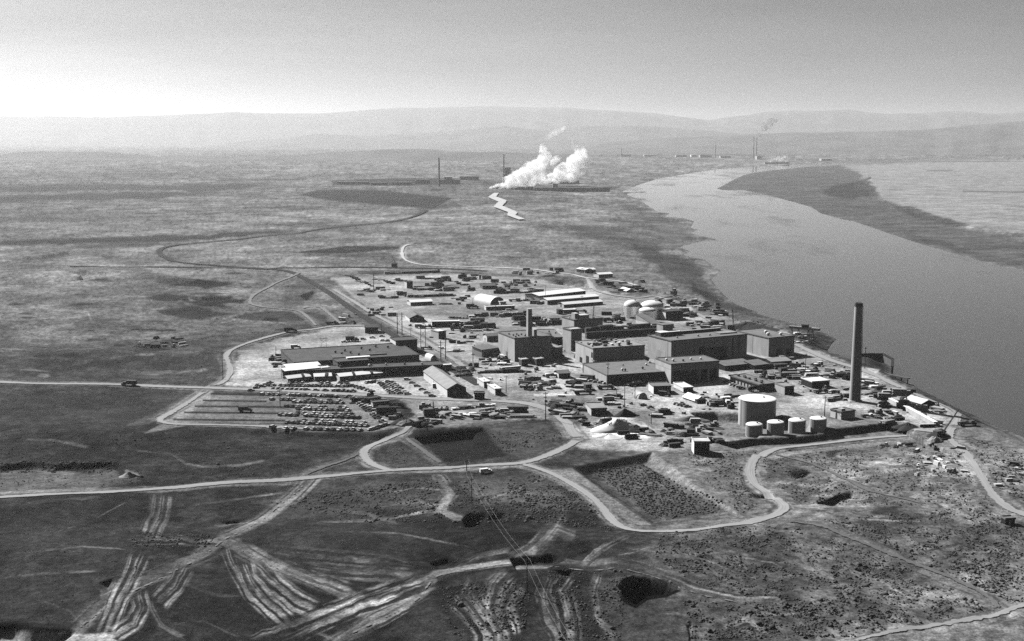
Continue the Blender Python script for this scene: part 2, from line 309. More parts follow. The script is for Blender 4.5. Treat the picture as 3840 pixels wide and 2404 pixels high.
TRACK_BANDS = [
 ([(200, 2000), (330, 1960), (480, 1880)], 8, .11, .03, 5, .6), ([(20, 2080), (300, 2050), (500, 2060)], 9, .10, .03, 5, .5), ([(700, 1900), (900, 1870), (1080, 1845)], 10, .13, .04, 5, .6), ([(1750, 1900), (1900, 1850), (2050, 1790)], 8, .2, .06, 5, .6), ([(1250, 1990), (1500, 2000), (1800, 2060)], 9, .11, .03, 5, .5), ([(2300, 2050), (2600, 2080), (2900, 2200)], 10, .17, .06, 5, .55), ([(2500, 2040), (2900, 2110), (3200, 2250)], 9, .16, .06, 5, .5), ([(3000, 1900), (3250, 1950), (3600, 1960)], 9, .18, .07, 5, .5), ([(3050, 2080), (3300, 2180), (3500, 2290)], 12, .17, .06, 5, .5), ([(2650, 2270), (2900, 2300), (3200, 2310)], 22, .17, .05, 6, .6), ([(1420, 1850), (1560, 1830), (1700, 1840)], 9, .2, .06, 5, .6), ([(640, 2340), (760, 2330), (900, 2390)], 10, .09, .02, 5, .5), ([(1100, 2350), (1200, 2380), (1260, 2400)], 20, .15, .02, 6, .7), ([(2420, 2330), (2480, 2300), (2560, 2300)], 30, .14, .04, 7, .6),
 ([(3580, 2060), (3700, 2120), (3840, 2150)], 40, .15, .05, 7, .5), ([(2880, 2010), (3000, 2080), (3080, 2180)], 40, .15, .05, 7, .5), ([(840, 2040), (870, 2120), (930, 2230), (1040, 2330)], 50, .2, .03, 9, .8),  # points, width px, high tone, low tone, streak spacing px, strength
 ([(606, 1852), (592, 1942), (557, 2012)], 95, .16, .05, 9, .8), ([(530, 2068), (488, 2172), (446, 2242), (418, 2312), (385, 2395)], 90, .20, .03, 10, .9),
 ([(697, 2117), (648, 2200), (592, 2263)], 95, .15, .035, 10, .75), ([(516, 2215), (530, 2277), (502, 2333), (420, 2385)], 80, .24, .05, 10, .9),
 ([(560, 2250), (571, 2287), (599, 2346), (697, 2395)], 35, .13, .04, 9, .7), ([(470, 2030), (640, 2022), (836, 2036)], 46, .14, .03, 8, .7),
 ([(911, 2105), (932, 2174), (1006, 2265), (1090, 2335)], 90, .22, .035, 10, .9), ([(953, 2110), (1033, 2195), (1113, 2255), (1190, 2290)], 100, .20, .035, 11, .85),
 ([(1033, 2110), (1166, 2163), (1325, 2215)], 60, .17, .05, 9, .7), ([(1000, 2075), (1250, 2090), (1500, 2120), (1620, 2140)], 70, .075, .025, 12, .6), ([(1150, 2130), (1350, 2150), (1560, 2160)], 70, .11, .045, 10, .6),
 ([(930, 2405), (1166, 2312), (1378, 2233), (1591, 2160)], 60, .17, .02, 13, .95), ([(1060, 2405), (1272, 2307), (1485, 2232), (1640, 2175)], 70, .22, .025, 14, .95),
 ([(1300, 2390), (1430, 2330), (1560, 2255)], 46, .22, .05, 9, .7),
 ([(1933, 2160), (1880, 2211), (1864, 2280), (1906, 2400)], 150, .17, .05, 14, .85), ([(1697, 2238), (1777, 2318), (1840, 2405)], 85, .20, .02, 13, .95), ([(1790, 2170), (1760, 2230), (1820, 2320), (1890, 2405)], 80, .15, .05, 12, .7),
 ([(2146, 2163), (2098, 2211), (2130, 2291), (2140, 2405)], 100, .16, .02, 16, .9), ([(2247, 2146), (2225, 2211), (2241, 2307), (2305, 2405)], 48, .22, .09, 12, .85), ([(2060, 2150), (2030, 2230), (2050, 2320), (2100, 2405)], 60, .15, .05, 12, .7),
 ([(2360, 2000), (2278, 2041), (2215, 2089), (2183, 2120)], 52, .16, .03, 12, .85), ([(2114, 1895), (2103, 1940), (2066, 1993), (1997, 2068), (1906, 2110)], 75, .17, .10, 14, .85), ([(2080, 1985), (2160, 2010)], 60, .15, .08, 14, .6),
 ([(1700, 2130), (1800, 2085), (1920, 2060)], 30, .13, .05, 10, .6), ([(2310, 2085), (2380, 2070), (2460, 2040)], 20, .14, .05, 9, .6),
 ([(3440, 2074), (3600, 2040)], 12, .03, .02, 6, .9), ([(3530, 2104), (3616, 2052)], 10, .03, .02, 6, .9), ([(3560, 2116), (3660, 2058)], 10, .035, .02, 6, .9), ([(3614, 2132), (3686, 2080)], 9, .035, .02, 6, .9), ([(3646, 2132), (3754, 2080)], 9, .035, .02, 6, .9), ([(3500, 2085), (3640, 2110), (3720, 2070)], 120, .13, .07, 9, .4),
 ([(2720, 2390), (2800, 2360), (2870, 2405)], 110, .16, .05, 10, .7), ([(2560, 2140), (2650, 2100), (2800, 2180)], 130, .10, .05, 10, .4), ([(2960, 2150), (3100, 2200), (3200, 2300)], 140, .11, .05, 10, .4),
 ([(1150, 1930), (1300, 1910), (1500, 1960)], 30, .11, .05, 9, .5), ([(1400, 1900), (1560, 1880), (1650, 1900)], 20, .15, .07, 8, .5), ([(1180, 1960), (1420, 1950), (1620, 1915)], 14, .15, .05, 8, .6),
 ([(80, 1650), (200, 1650), (340, 1678)], 14, .12, .06, 8, .5), ([(-20, 1900), (150, 1880), (400, 1862)], 16, .07, .04, 7, .4), ([(0, 2170), (60, 2160), (180, 2150), (380, 2140)], 12, .10, .05, 8, .5), ([(150, 2250), (260, 2290), (300, 2330)], 10, .10, .04, 8, .5), ([(690, 2190), (800, 2230), (910, 2240)], 16, .10, .05, 8, .5), ([(3000, 2300), (3200, 2330), (3500, 2340)], 20, .10, .04, 9, .5),
 ([(3100, 1990), (3300, 2010), (3500, 2000)], 60, .10, .05, 12, .3), ([(670, 1735), (760, 1750), (900, 1745), (1000, 1725)], 12, .13, .07, 8, .6), ([(500, 1690), (640, 1700), (700, 1740)], 12, .11, .05, 8, .5),
 ([(230, 1000), (520, 1010), (800, 1004)], 14, .08, .05, 7, .5), ([(0, 1150), (180, 1160), (330, 1170), (350, 1220)], 7, .18, .1, 7, .5), ([(380, 1390), (560, 1400), (800, 1385)], 20, .15, .08, 8, .4), ([(310, 1150), (450, 1130), (560, 1140)], 12, .15, .09, 8, .5),
]
def pe(*p): return p
PATCH = [  # outline in photograph pixels, tone, strength, edge px
 ([(0, 697), (450, 690), (900, 690), (1020, 700), (800, 712), (400, 716), (0, 722)], .065, .7, 8), ([(0, 738), (300, 726), (560, 722), (850, 724), (560, 742), (200, 752), (0, 758)], .065, .75, 8),
 ([(620, 706), (1000, 684), (1050, 690), (760, 722)], .075, .6, 8), ([(0, 900), (300, 893), (700, 880), (1050, 862), (1060, 872), (700, 905), (0, 920)], .05, .8, 8),
 ([(250, 905), (650, 893), (560, 925), (300, 930)], .07, .5, 10), ([(1200, 712), (1398, 712), (1696, 742), (1626, 784), (1497, 773), (1250, 752), (1120, 730)], .05, .85, 4), ([(1550, 790), (1700, 752), (1720, 770), (1600, 796)], .07, .5, 6),
 ([(1240, 676), (1500, 668), (1720, 668), (1720, 690), (1540, 697), (1250, 695)], .05, .8, 4), ([(1620, 708), (1680, 706), (1650, 716), (1615, 716)], .05, .7, 4), ([(820, 672), (1150, 668), (1150, 676), (820, 682)], .07, .6, 5),
 ([(1960, 700), (2300, 700), (2290, 712), (1960, 712)], .05, .7, 4), ([(2117, 840), (2250, 850), (2420, 870), (2540, 900), (2470, 940), (2300, 920), (2150, 875)], .045, .75, 10),
 ([(2290, 740), (2390, 770), (2470, 810), (2560, 840), (2600, 880), (2560, 940), (2500, 920), (2440, 860), (2350, 790)], .065, .7, 14), ([(2350, 900), (2540, 960), (2650, 1010), (2650, 1060), (2690, 1110), (2840, 1175), (2700, 1160), (2560, 1080), (2450, 1000)], .06, .75, 18),
 ([(2440, 835), (2590, 838), (2585, 880), (2500, 905), (2470, 870)], .12, .6, 10), ([(2580, 1050), (2660, 1100), (2720, 1140), (2640, 1130)], .03, .7, 8),
 ([(0, 985), (300, 940), (420, 900), (560, 920), (300, 960), (0, 1010)], .07, .45, 12), ([(1500, 925), (1300, 922), (1160, 940), (1100, 948), (1300, 950), (1480, 935), (1555, 915)], .035, .85, 5), ([(1240, 950), (1400, 945), (1500, 960), (1300, 968)], .07, .5, 8),
 ([(1100, 620 + 230), (1250, 845), (1600, 820), (1560, 828), (1250, 858)], .06, .4, 5), ([(1330, 925 - 40), (1800, 870), (1900, 866), (1700, 885)], .06, .4, 6),
 ([(620, 1062), (760, 1048), (880, 1062), (830, 1078), (660, 1074)], .025, .85, 7), ([(540, 1110), (640, 1098), (710, 1110), (700, 1130), (600, 1128)], .03, .8, 7), ([(690, 1125), (800, 1112), (920, 1122), (880, 1150), (740, 1152)], .025, .85, 7), ([(600, 1160), (720, 1150), (900, 1175), (760, 1200), (640, 1185)], .035, .75, 8), ([(850, 1195), (950, 1170), (1100, 1165), (1180, 1200), (1000, 1205)], .04, .7, 8), ([(990, 1190), (1050, 1192), (1040, 1205), (985, 1203)], .02, .9, 4),
 ([(490, 1232), (660, 1236), (660, 1242), (490, 1238)], .02, .9, 3), ([(240, 1322), (300, 1325), (290, 1338), (225, 1335)], .03, .7, 6), ([(330, 1270), (400, 1268), (400, 1278), (330, 1280)], .04, .7, 4), ([(0, 1398), (200, 1380), (420, 1350), (560, 1345), (380, 1380), (150, 1400)], .035, .6, 8), ([(500, 1330), (800, 1320), (850, 1390), (620, 1410)], .05, .5, 16),
 ([(1050, 1075), (1170, 1060), (1200, 1100), (1140, 1140), (1080, 1150)], .06, .35, 10), ([(1120, 1110), (1170, 1090), (1180, 1100), (1150, 1128)], .02, .85, 5), ([(940, 1290), (1080, 1255), (1200, 1240), (1290, 1250), (1150, 1275), (1000, 1300)], .05, .75, 6), ([(1000, 1330 - 50), (1070, 1262), (1170, 1255), (1060, 1285)], .03, .5, 6), ([(1140, 1168), (1240, 1185), (1220, 1200), (1150, 1190)], .05, .6, 5),
 ([(1240, 1040), (1420, 1080), (1350, 1100), (1250, 1060)], .07, .4, 10), ([(1340, 1015), (1700, 1018), (1950, 1030), (2000, 1040), (1700, 1032), (1340, 1030)], .07, .5, 5),
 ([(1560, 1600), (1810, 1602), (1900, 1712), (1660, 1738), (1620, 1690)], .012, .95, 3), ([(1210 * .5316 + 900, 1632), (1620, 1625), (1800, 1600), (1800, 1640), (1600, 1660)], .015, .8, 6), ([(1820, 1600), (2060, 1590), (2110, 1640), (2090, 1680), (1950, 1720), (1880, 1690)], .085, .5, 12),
 ([(1410, 1690), (1450, 1660), (1500, 1665), (1620, 1735), (1500, 1760), (1420, 1725)], .05, .7, 8), ([(1430, 1680), (1460, 1662), (1465, 1700), (1450, 1720)], .02, .7, 5), ([(1560, 1690), (1600, 1700), (1605, 1735), (1580, 1730)], .03, .6, 6),
 ([(2215, 1760), (2400, 1735), (2735, 1920), (2470, 1955)], .075, .95, 3), ([(2146, 1751), (2446, 1695), (2420, 1735), (2215, 1762)], .028, .85, 3), ([(2446, 1695), (2765, 1927), (2735, 1918), (2440, 1735)], .2, .9, 3), ([(2060, 1760), (2146, 1757), (2300, 1870), (2449, 1972), (2380, 1985), (2300, 1915), (2240, 1860)], .2, .8, 3), ([(2450, 1690), (2520, 1700), (2790, 1900), (2780, 1925), (2760, 1925)], .14, .7, 6), ([(2640, 1740), (2800, 1700), (2800, 1810), (2860, 1880), (2760, 1900)], .12, .55, 14),  # includes the plot's shaded back slope and sunlit right slope, painted as tones
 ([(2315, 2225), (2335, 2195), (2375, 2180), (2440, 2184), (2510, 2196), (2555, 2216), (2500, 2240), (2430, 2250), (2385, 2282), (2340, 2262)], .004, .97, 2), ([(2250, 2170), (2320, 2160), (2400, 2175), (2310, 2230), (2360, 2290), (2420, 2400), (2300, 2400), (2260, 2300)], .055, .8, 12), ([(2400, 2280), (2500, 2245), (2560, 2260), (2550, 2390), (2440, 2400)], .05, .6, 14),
 ([(1910, 2115), (2000, 2106), (2070, 2106), (2140, 2126), (2050, 2132), (1930, 2130)], .015, .8, 9), ([(2060, 2150), (2120, 2140), (2230, 2146), (2140, 2160), (2080, 2180)], .02, .7, 6), ([(1730, 1950), (1760, 1930), (1828, 1930), (1810, 1975), (1745, 1985)], .01, .95, 4), ([(1560, 1940), (1700, 1945), (1730, 1965), (1580, 1955)], .02, .75, 5), ([(1690, 2170), (1830, 2150), (1900, 2140), (1800, 2170), (1700, 2200)], .03, .6, 8),  # first outline paints the shaded slope of the cut
 ([(0, 1775), (120, 1752), (300, 1770), (420, 1765), (470, 1790), (520, 1800), (340, 1842), (0, 1856)], .13, .7, 10), ([(470, 1760), (520, 1775), (510, 1795), (465, 1790)], .2, .6, 3), ([(0, 2368), (120, 2365), (300, 2380), (420, 2375), (460, 2410), (0, 2410)], .42, .8, 6), ([(0, 2326), (200, 2340), (300, 2350), (250, 2372), (0, 2366)], .012, .8, 6),
 ([(370, 2215), (420, 2185), (440, 2190), (430, 2235), (375, 2250)], .14, .8, 4), ([(0, 1480), (430, 1490), (780, 1530), (430, 1620), (0, 1590)], .030, .55, 25), ([(0, 1890), (500, 1880), (520, 2100), (420, 2200), (0, 2300)], .028, .5, 40), ([(650, 2250), (900, 2130), (1000, 2300), (1100, 2400), (720, 2400)], .025, .75, 16), ([(960, 1980), (1200, 1960), (1600, 1980), (1700, 2040), (1500, 2090), (1000, 2050)], .028, .6, 25), ([(1420, 2380), (1620, 2240), (1720, 2400)], .032, .75, 12),
 ([(1000, 1880), (1300, 1820), (1640, 1800), (1700, 1900), (1400, 1910), (1050, 1960)], .07, .5, 25), ([(1700, 1800), (2000, 1790), (2180, 1880), (2060, 1910), (1830, 1900)], .13, .55, 25), ([(1900, 1800), (2080, 1795), (2120, 1840), (1960, 1840)], .04, .6, 12), ([(1820, 1900), (2000, 1880), (2080, 1900), (1900, 1940)], .03, .6, 12),
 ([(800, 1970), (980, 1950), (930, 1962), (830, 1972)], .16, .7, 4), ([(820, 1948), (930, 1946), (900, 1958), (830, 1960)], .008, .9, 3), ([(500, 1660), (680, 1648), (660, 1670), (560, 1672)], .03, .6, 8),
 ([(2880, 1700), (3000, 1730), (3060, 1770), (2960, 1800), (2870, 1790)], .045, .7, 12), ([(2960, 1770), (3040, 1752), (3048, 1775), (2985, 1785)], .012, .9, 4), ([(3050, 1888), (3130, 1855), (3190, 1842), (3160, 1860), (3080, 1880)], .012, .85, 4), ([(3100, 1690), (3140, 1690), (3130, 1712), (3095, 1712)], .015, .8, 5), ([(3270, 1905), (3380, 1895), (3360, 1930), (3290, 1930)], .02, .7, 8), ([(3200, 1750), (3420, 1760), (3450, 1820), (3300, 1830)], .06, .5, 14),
 ([(3420, 1650), (3540, 1660), (3620, 1740), (3610, 1790), (3480, 1760)], .16, .4, 14), ([(3700, 1640), (3840, 1680), (3840, 1850), (3740, 1800), (3640, 1700)], .10, .5, 14), ([(3200, 2240), (3500, 2290), (3700, 2300), (3400, 2320), (3220, 2290)], .055, .6, 10), ([(3300, 2050), (3480, 2130), (3700, 2240), (3660, 2240), (3420, 2140)], .07, .4, 8),
 ([(540, 1625), (640, 1570), (745, 1478), (1010, 1480), (1420, 1500), (1500, 1560), (1500, 1600), (1400, 1620), (900, 1600), (700, 1596)], .17, .95, 3),
 ([(600, 1590), (720, 1500), (760, 1478), (800, 1480), (700, 1560), (660, 1590)], .28, .8, 5), ([(640, 1560), (560, 1590), (480, 1600), (530, 1570), (740, 1470), (745, 1476)], .08, .8, 4),
]
for yy, x0, x1 in ((1474, 790, 985), (1498, 760, 1000), (1520, 730, 1110), (1543, 690, 1080), (1570, 650, 1070), (1584, 680, 1080)):
    PATCH.append(([(x0, yy), (x1, yy + 4), (x1, yy + 11), (x0, yy + 7)], .015, 1.0, 2))
_rs = random.Random(5)
for _ in range(34):
    cx, cy = _rs.uniform(0, 930), _rs.uniform(985, 1425); w_, h_ = _rs.uniform(22, 80), _rs.uniform(2.5, 6)
    PATCH.append(([(cx - w_, cy + h_ * .3), (cx - w_ * .3, cy - h_), (cx + w_ * .6, cy - h_ * .7), (cx + w_, cy), (cx + w_ * .2, cy + h_)], _rs.choice([.03, .03, .05, .2]), .75, 4))
YARD = [(1480, 1600), (1560, 1560), (1500, 1490), (1100, 1465), (850, 1447), (870, 1400), (900, 1310), (1010, 1280), (1200, 1240), (1330, 1215), (1440, 1240), (1560, 1280), (1400, 1180), (1280, 1075), (1240, 1040), (1330, 1036), (1620, 1025), (1850, 1035),
        (2020, 1050), (2230, 1090), (2400, 1110), (2480, 1100), (2600, 1160), (2760, 1200), (2950, 1240), (3000, 1290), (3150, 1350), (3260, 1380), (3420, 1460), (3560, 1530), (3600, 1570), (3500, 1620),
        (3330, 1585), (3100, 1605), (2860, 1640), (2740, 1660), (2500, 1690), (2300, 1690), (2170, 1680), (2120, 1610), (2050, 1570), (1990, 1570), (1800, 1580), (1700, 1598)]
WHITE = [([(2255, 1560), (2340, 1560), (2430, 1600), (2440, 1640), (2300, 1650), (2230, 1630)], .75, .85, 14), ([(2140, 1600), (2260, 1600), (2300, 1640), (2250, 1680), (2170, 1680)], .42, .6, 10), ([(2600, 1450), (2700, 1420), (2740, 1450), (2680, 1490), (2600, 1490)], .5, .6, 16),
         ([(2320, 1440), (2460, 1430), (2450, 1500), (2330, 1510)], .42, .5, 14), ([(1980, 1415), (2150, 1410), (2140, 1460), (1960, 1450)], .46, .6, 10), ([(1560, 1230), (1720, 1220), (1800, 1290), (1780, 1340), (1640, 1290)], .40, .5, 14), ([(2000, 1477), (2160, 1470), (2160, 1482), (2005, 1486)], .55, .7, 3),
         ([(3225, 1378), (3300, 1385), (3290, 1400), (3225, 1428)], .55, .8, 3)]
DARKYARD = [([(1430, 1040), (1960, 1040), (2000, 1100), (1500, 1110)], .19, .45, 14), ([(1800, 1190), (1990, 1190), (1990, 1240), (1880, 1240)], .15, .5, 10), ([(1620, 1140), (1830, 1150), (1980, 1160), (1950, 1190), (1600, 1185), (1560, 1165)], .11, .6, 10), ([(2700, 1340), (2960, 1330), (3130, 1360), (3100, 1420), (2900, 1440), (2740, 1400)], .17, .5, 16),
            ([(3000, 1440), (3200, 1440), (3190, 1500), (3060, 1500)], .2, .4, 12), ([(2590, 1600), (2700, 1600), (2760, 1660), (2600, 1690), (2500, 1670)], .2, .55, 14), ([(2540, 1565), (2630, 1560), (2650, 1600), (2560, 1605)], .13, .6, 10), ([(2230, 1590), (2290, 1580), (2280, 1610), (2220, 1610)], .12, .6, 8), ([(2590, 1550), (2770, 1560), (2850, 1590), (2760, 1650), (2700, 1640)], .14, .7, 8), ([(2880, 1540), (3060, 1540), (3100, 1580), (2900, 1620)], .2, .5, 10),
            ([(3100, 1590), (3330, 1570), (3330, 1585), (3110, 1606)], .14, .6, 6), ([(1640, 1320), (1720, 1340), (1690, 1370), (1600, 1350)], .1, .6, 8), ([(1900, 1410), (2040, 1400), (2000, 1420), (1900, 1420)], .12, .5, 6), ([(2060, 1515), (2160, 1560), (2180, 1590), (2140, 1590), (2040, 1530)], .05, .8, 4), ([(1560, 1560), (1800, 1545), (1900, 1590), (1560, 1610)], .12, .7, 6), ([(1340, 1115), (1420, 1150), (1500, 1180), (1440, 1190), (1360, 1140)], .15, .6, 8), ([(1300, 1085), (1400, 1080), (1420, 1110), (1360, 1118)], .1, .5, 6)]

def paint(px, py, x, y, r, z):
    n1 = fbm(x / 60, y / 60, 31, 4); n2 = fbm(x / 9, y / 9, 41, 3); n3 = fbm(x / 260, y / 420, 51, 4); n4 = fbm(x / 900, y / 1800, 61, 4)
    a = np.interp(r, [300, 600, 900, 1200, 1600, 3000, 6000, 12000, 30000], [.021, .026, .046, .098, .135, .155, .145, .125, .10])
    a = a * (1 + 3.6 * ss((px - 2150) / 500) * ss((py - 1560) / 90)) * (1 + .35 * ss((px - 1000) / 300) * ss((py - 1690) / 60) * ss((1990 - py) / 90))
    a = a * (1 + .35 * (1 - ss((py - 1480) / 160)) * 0)
    n5 = fbm(x / 3.2, y / 3.2, 47, 2)
    a = a * np.clip(.25 + 1.5 * n1, .35, 1.8) * (1 + (1.5 * (n2 - .5)) * (1 - .8 * ss((r - 700) / 900))) * (1 + 1.1 * (n5 - .5) * (1 - ss((r - 600) / 500))) * np.clip(.6 + .8 * n3, .5, 1.5)
    n6 = .5 * noise(px / 8, py / 3.4, 57) + .3 * noise(px / 20, py / 6, 58) + .2 * noise(px / 60, py / 14, 59)
    a = a * (1 - .3 * ss((n4 - .52) / .1) * ss((r - 1500) / 1500)) * (1 + (1.5 * (n6 - .5)) * ss((r - 500) / 600))
    # the far bank: pale grassland, a darker gravel island
    right = ss((px - 2300) / 500) * ss((1300 - py) / 80)
    wx = px + 26 * (fbm(px / 60, py / 18, 71, 3) - .5) * 2; wy = py + 9 * (fbm(px / 60, py / 18, 77, 3) - .5) * 2
    fx = px + 14 * (fbm(px / 16, py / 7, 73, 3) - .5) * 2; fy = py + 7 * (fbm(px / 16, py / 7, 79, 3) - .5) * 2
    ISL = [(2660, 720), (2790, 640), (3040, 618), (3150, 625), (3220, 650), (3200, 690), (3240, 720), (3300, 750), (3420, 800), (3600, 850), (3840, 900), (4600, 1060), (4600, 1260), (3840, 1020), (3400, 910), (3000, 790)]
    BANK = [(3150, 622), (3500, 604), (3840, 600), (4700, 620), (4700, 1060), (3840, 880), (3600, 830), (3420, 785), (3300, 740), (3250, 690), (3220, 650)]
    def soft(P, sx, sy, e):
        P = np.array(P, float); m = (sx > P[:, 0].min() - e) & (sx < P[:, 0].max() + e) & (sy > P[:, 1].min() - e) & (sy < P[:, 1].max() + e)
        w = np.zeros(px.shape)
        if m.any():
            dd = polydist(sx[m], sy[m], P, True)[0]; ins = inpoly(sx[m], sy[m], P)
            w[m] = ss(.5 + .5 * np.where(ins, dd, -dd) / max(e, .5))
        return w
    def put(P, tone, k, e, fine=False):
        nonlocal a
        w = (soft(P, px, py, e) if e <= 3 else soft(P, fx if fine else wx, fy if fine else wy, e)) * k
        w = w * (.78 + .44 * n2)
        a = a * (1 - np.clip(w, 0, 1)) + np.clip(w, 0, 1) * tone * (.75 + .5 * n1)
    put(BANK, .25, .9, 8); put(ISL, .08, .9, 11)
    put([(3080, 720), (3130, 690), (3200, 680), (3260, 665), (3265, 700), (3320, 740), (3240, 735), (3200, 745), (3120, 735)], .03, .8, 5)
    put([(3000, 745), (3200, 770), (3400, 830), (3380, 838), (3180, 785)], .09, .5, 4); put([(3320, 760), (3500, 800), (3640, 845), (3600, 850), (3430, 815)], .035, .7, 4); put([(3400, 880), (3600, 920), (3700, 960), (3560, 940)], .035, .6, 8)
    put([(3610, 715), (3840, 718), (4200, 722), (4200, 728), (3840, 724), (3610, 720)], .05, .6, 2); put([(3470, 637), (3580, 636), (3570, 642), (3480, 643)], .06, .6, 3)
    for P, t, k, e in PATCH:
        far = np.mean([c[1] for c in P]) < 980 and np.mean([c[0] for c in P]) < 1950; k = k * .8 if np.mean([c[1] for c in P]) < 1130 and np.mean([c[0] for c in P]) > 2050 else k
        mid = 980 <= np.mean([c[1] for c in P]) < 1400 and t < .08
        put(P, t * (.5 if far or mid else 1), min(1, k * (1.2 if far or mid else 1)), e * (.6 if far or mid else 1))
    yw = soft(YARD, fx, fy, 7)
    yard_t = (.29 + .24 * (fbm(x / 40, y / 40, 91, 4) - .5) * 2) * (.9 + .2 * n2)
    a = a * (1 - yw) + yw * yard_t
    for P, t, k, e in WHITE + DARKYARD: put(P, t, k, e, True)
    # verge wear and painted ditch shadow along the gravel roads, wheel tracks over open ground
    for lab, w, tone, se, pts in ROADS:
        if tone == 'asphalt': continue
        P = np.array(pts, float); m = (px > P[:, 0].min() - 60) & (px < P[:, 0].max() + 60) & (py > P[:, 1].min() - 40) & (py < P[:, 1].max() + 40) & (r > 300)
        if not m.any(): continue
        W = pw(pts); dd = polydist(x[m], y[m], W)[0] + (fbm(x[m] / 5, y[m] / 5, 14, 3) - .5) * 4
        k = (1 - ss((dd - w * .5) / (w * .55))) * .55
        tn = {'gravel': .22, 'track': .17, 'dull': .13, 'sand': .3}[tone]
        a[m] = np.maximum(a[m], a[m] * (1 - k) + k * tn) if tone != 'dull' else a[m] * (1 - k) + k * tn
        d0, s0, t0, al0 = polydist(x[m], y[m], W); u = d0 * s0 + 2.2 * (fbm(al0 / 35, al0 * 0 + 3, 91, 2) - .5)
        if r[m].min() < 900:
            lane = ss((noise(u / 1.15 + 40, al0 / 70, 93) - .35) / .35) * (.5 + noise(u / 3.1 + 11, al0 / 45, 94))
            kk = (1 - ss((d0 - w * .55) / (w * (1.1 if tone == 'track' else .5)))) * (.75 if tone == 'track' else .4)
            kk = kk * ss((fbm(x[m] / 16, y[m] / 16, 95, 2) - .22) / .3)
            a[m] = a[m] * (1 - kk) + kk * (.035 + (tn * 1.25 - .035) * lane)  # worn lanes, with the shadow lines between ruts painted in
            wd = ss((d0 - w * .52) / .5) * (1 - ss((d0 - w * .52 - 1.6) / 1.1)) * (s0 < 0) * .45 * ss((fbm(al0 / 18, al0 * 0, 97, 2) - .34) / .2)  # ditch shadow line on the far verge, painted dark
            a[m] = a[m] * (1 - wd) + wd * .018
    for pts, wpx, hi, lo, fr, k in TRACK_BANDS:
        P = np.array(pts, float); m = (px > P[:, 0].min() - wpx) & (px < P[:, 0].max() + wpx) & (py > P[:, 1].min() - wpx) & (py < P[:, 1].max() + wpx) & (r > 300)
        if not m.any(): continue
        d, s, t, al = polydist(px[m], py[m], P)
        sd = d * s + 15 * (fbm(px[m] / 80, py[m] / 80, 15, 3) - .5) + 8 * (fbm(px[m] / 24, py[m] / 24, 16, 2) - .5)
        fr = fr * .55; st = .65 * noise(sd / fr + 100, al / 300, 201) + .35 * noise(sd / (fr * .55) + 50, al / 60, 207)
        st = ss((st - .30) / .42) * (.45 + .9 * noise(sd / (fr * 2.3) + 9, al / 200, 211))
        e = (1 - ss((d / (wpx * .5) - .55) / .45)) * ss(t / .12) * ss((1 - t) / .12) * k
        e = e * (.35 + .65 * ss((fbm(px[m] / 60, py[m] / 40, 209, 3) - .3) / .3))
        a[m] = a[m] * (1 - e) + e * (lo * .7 + (hi * 2.1 - lo * .7) * st)
    return np.clip(a, .004, .8)

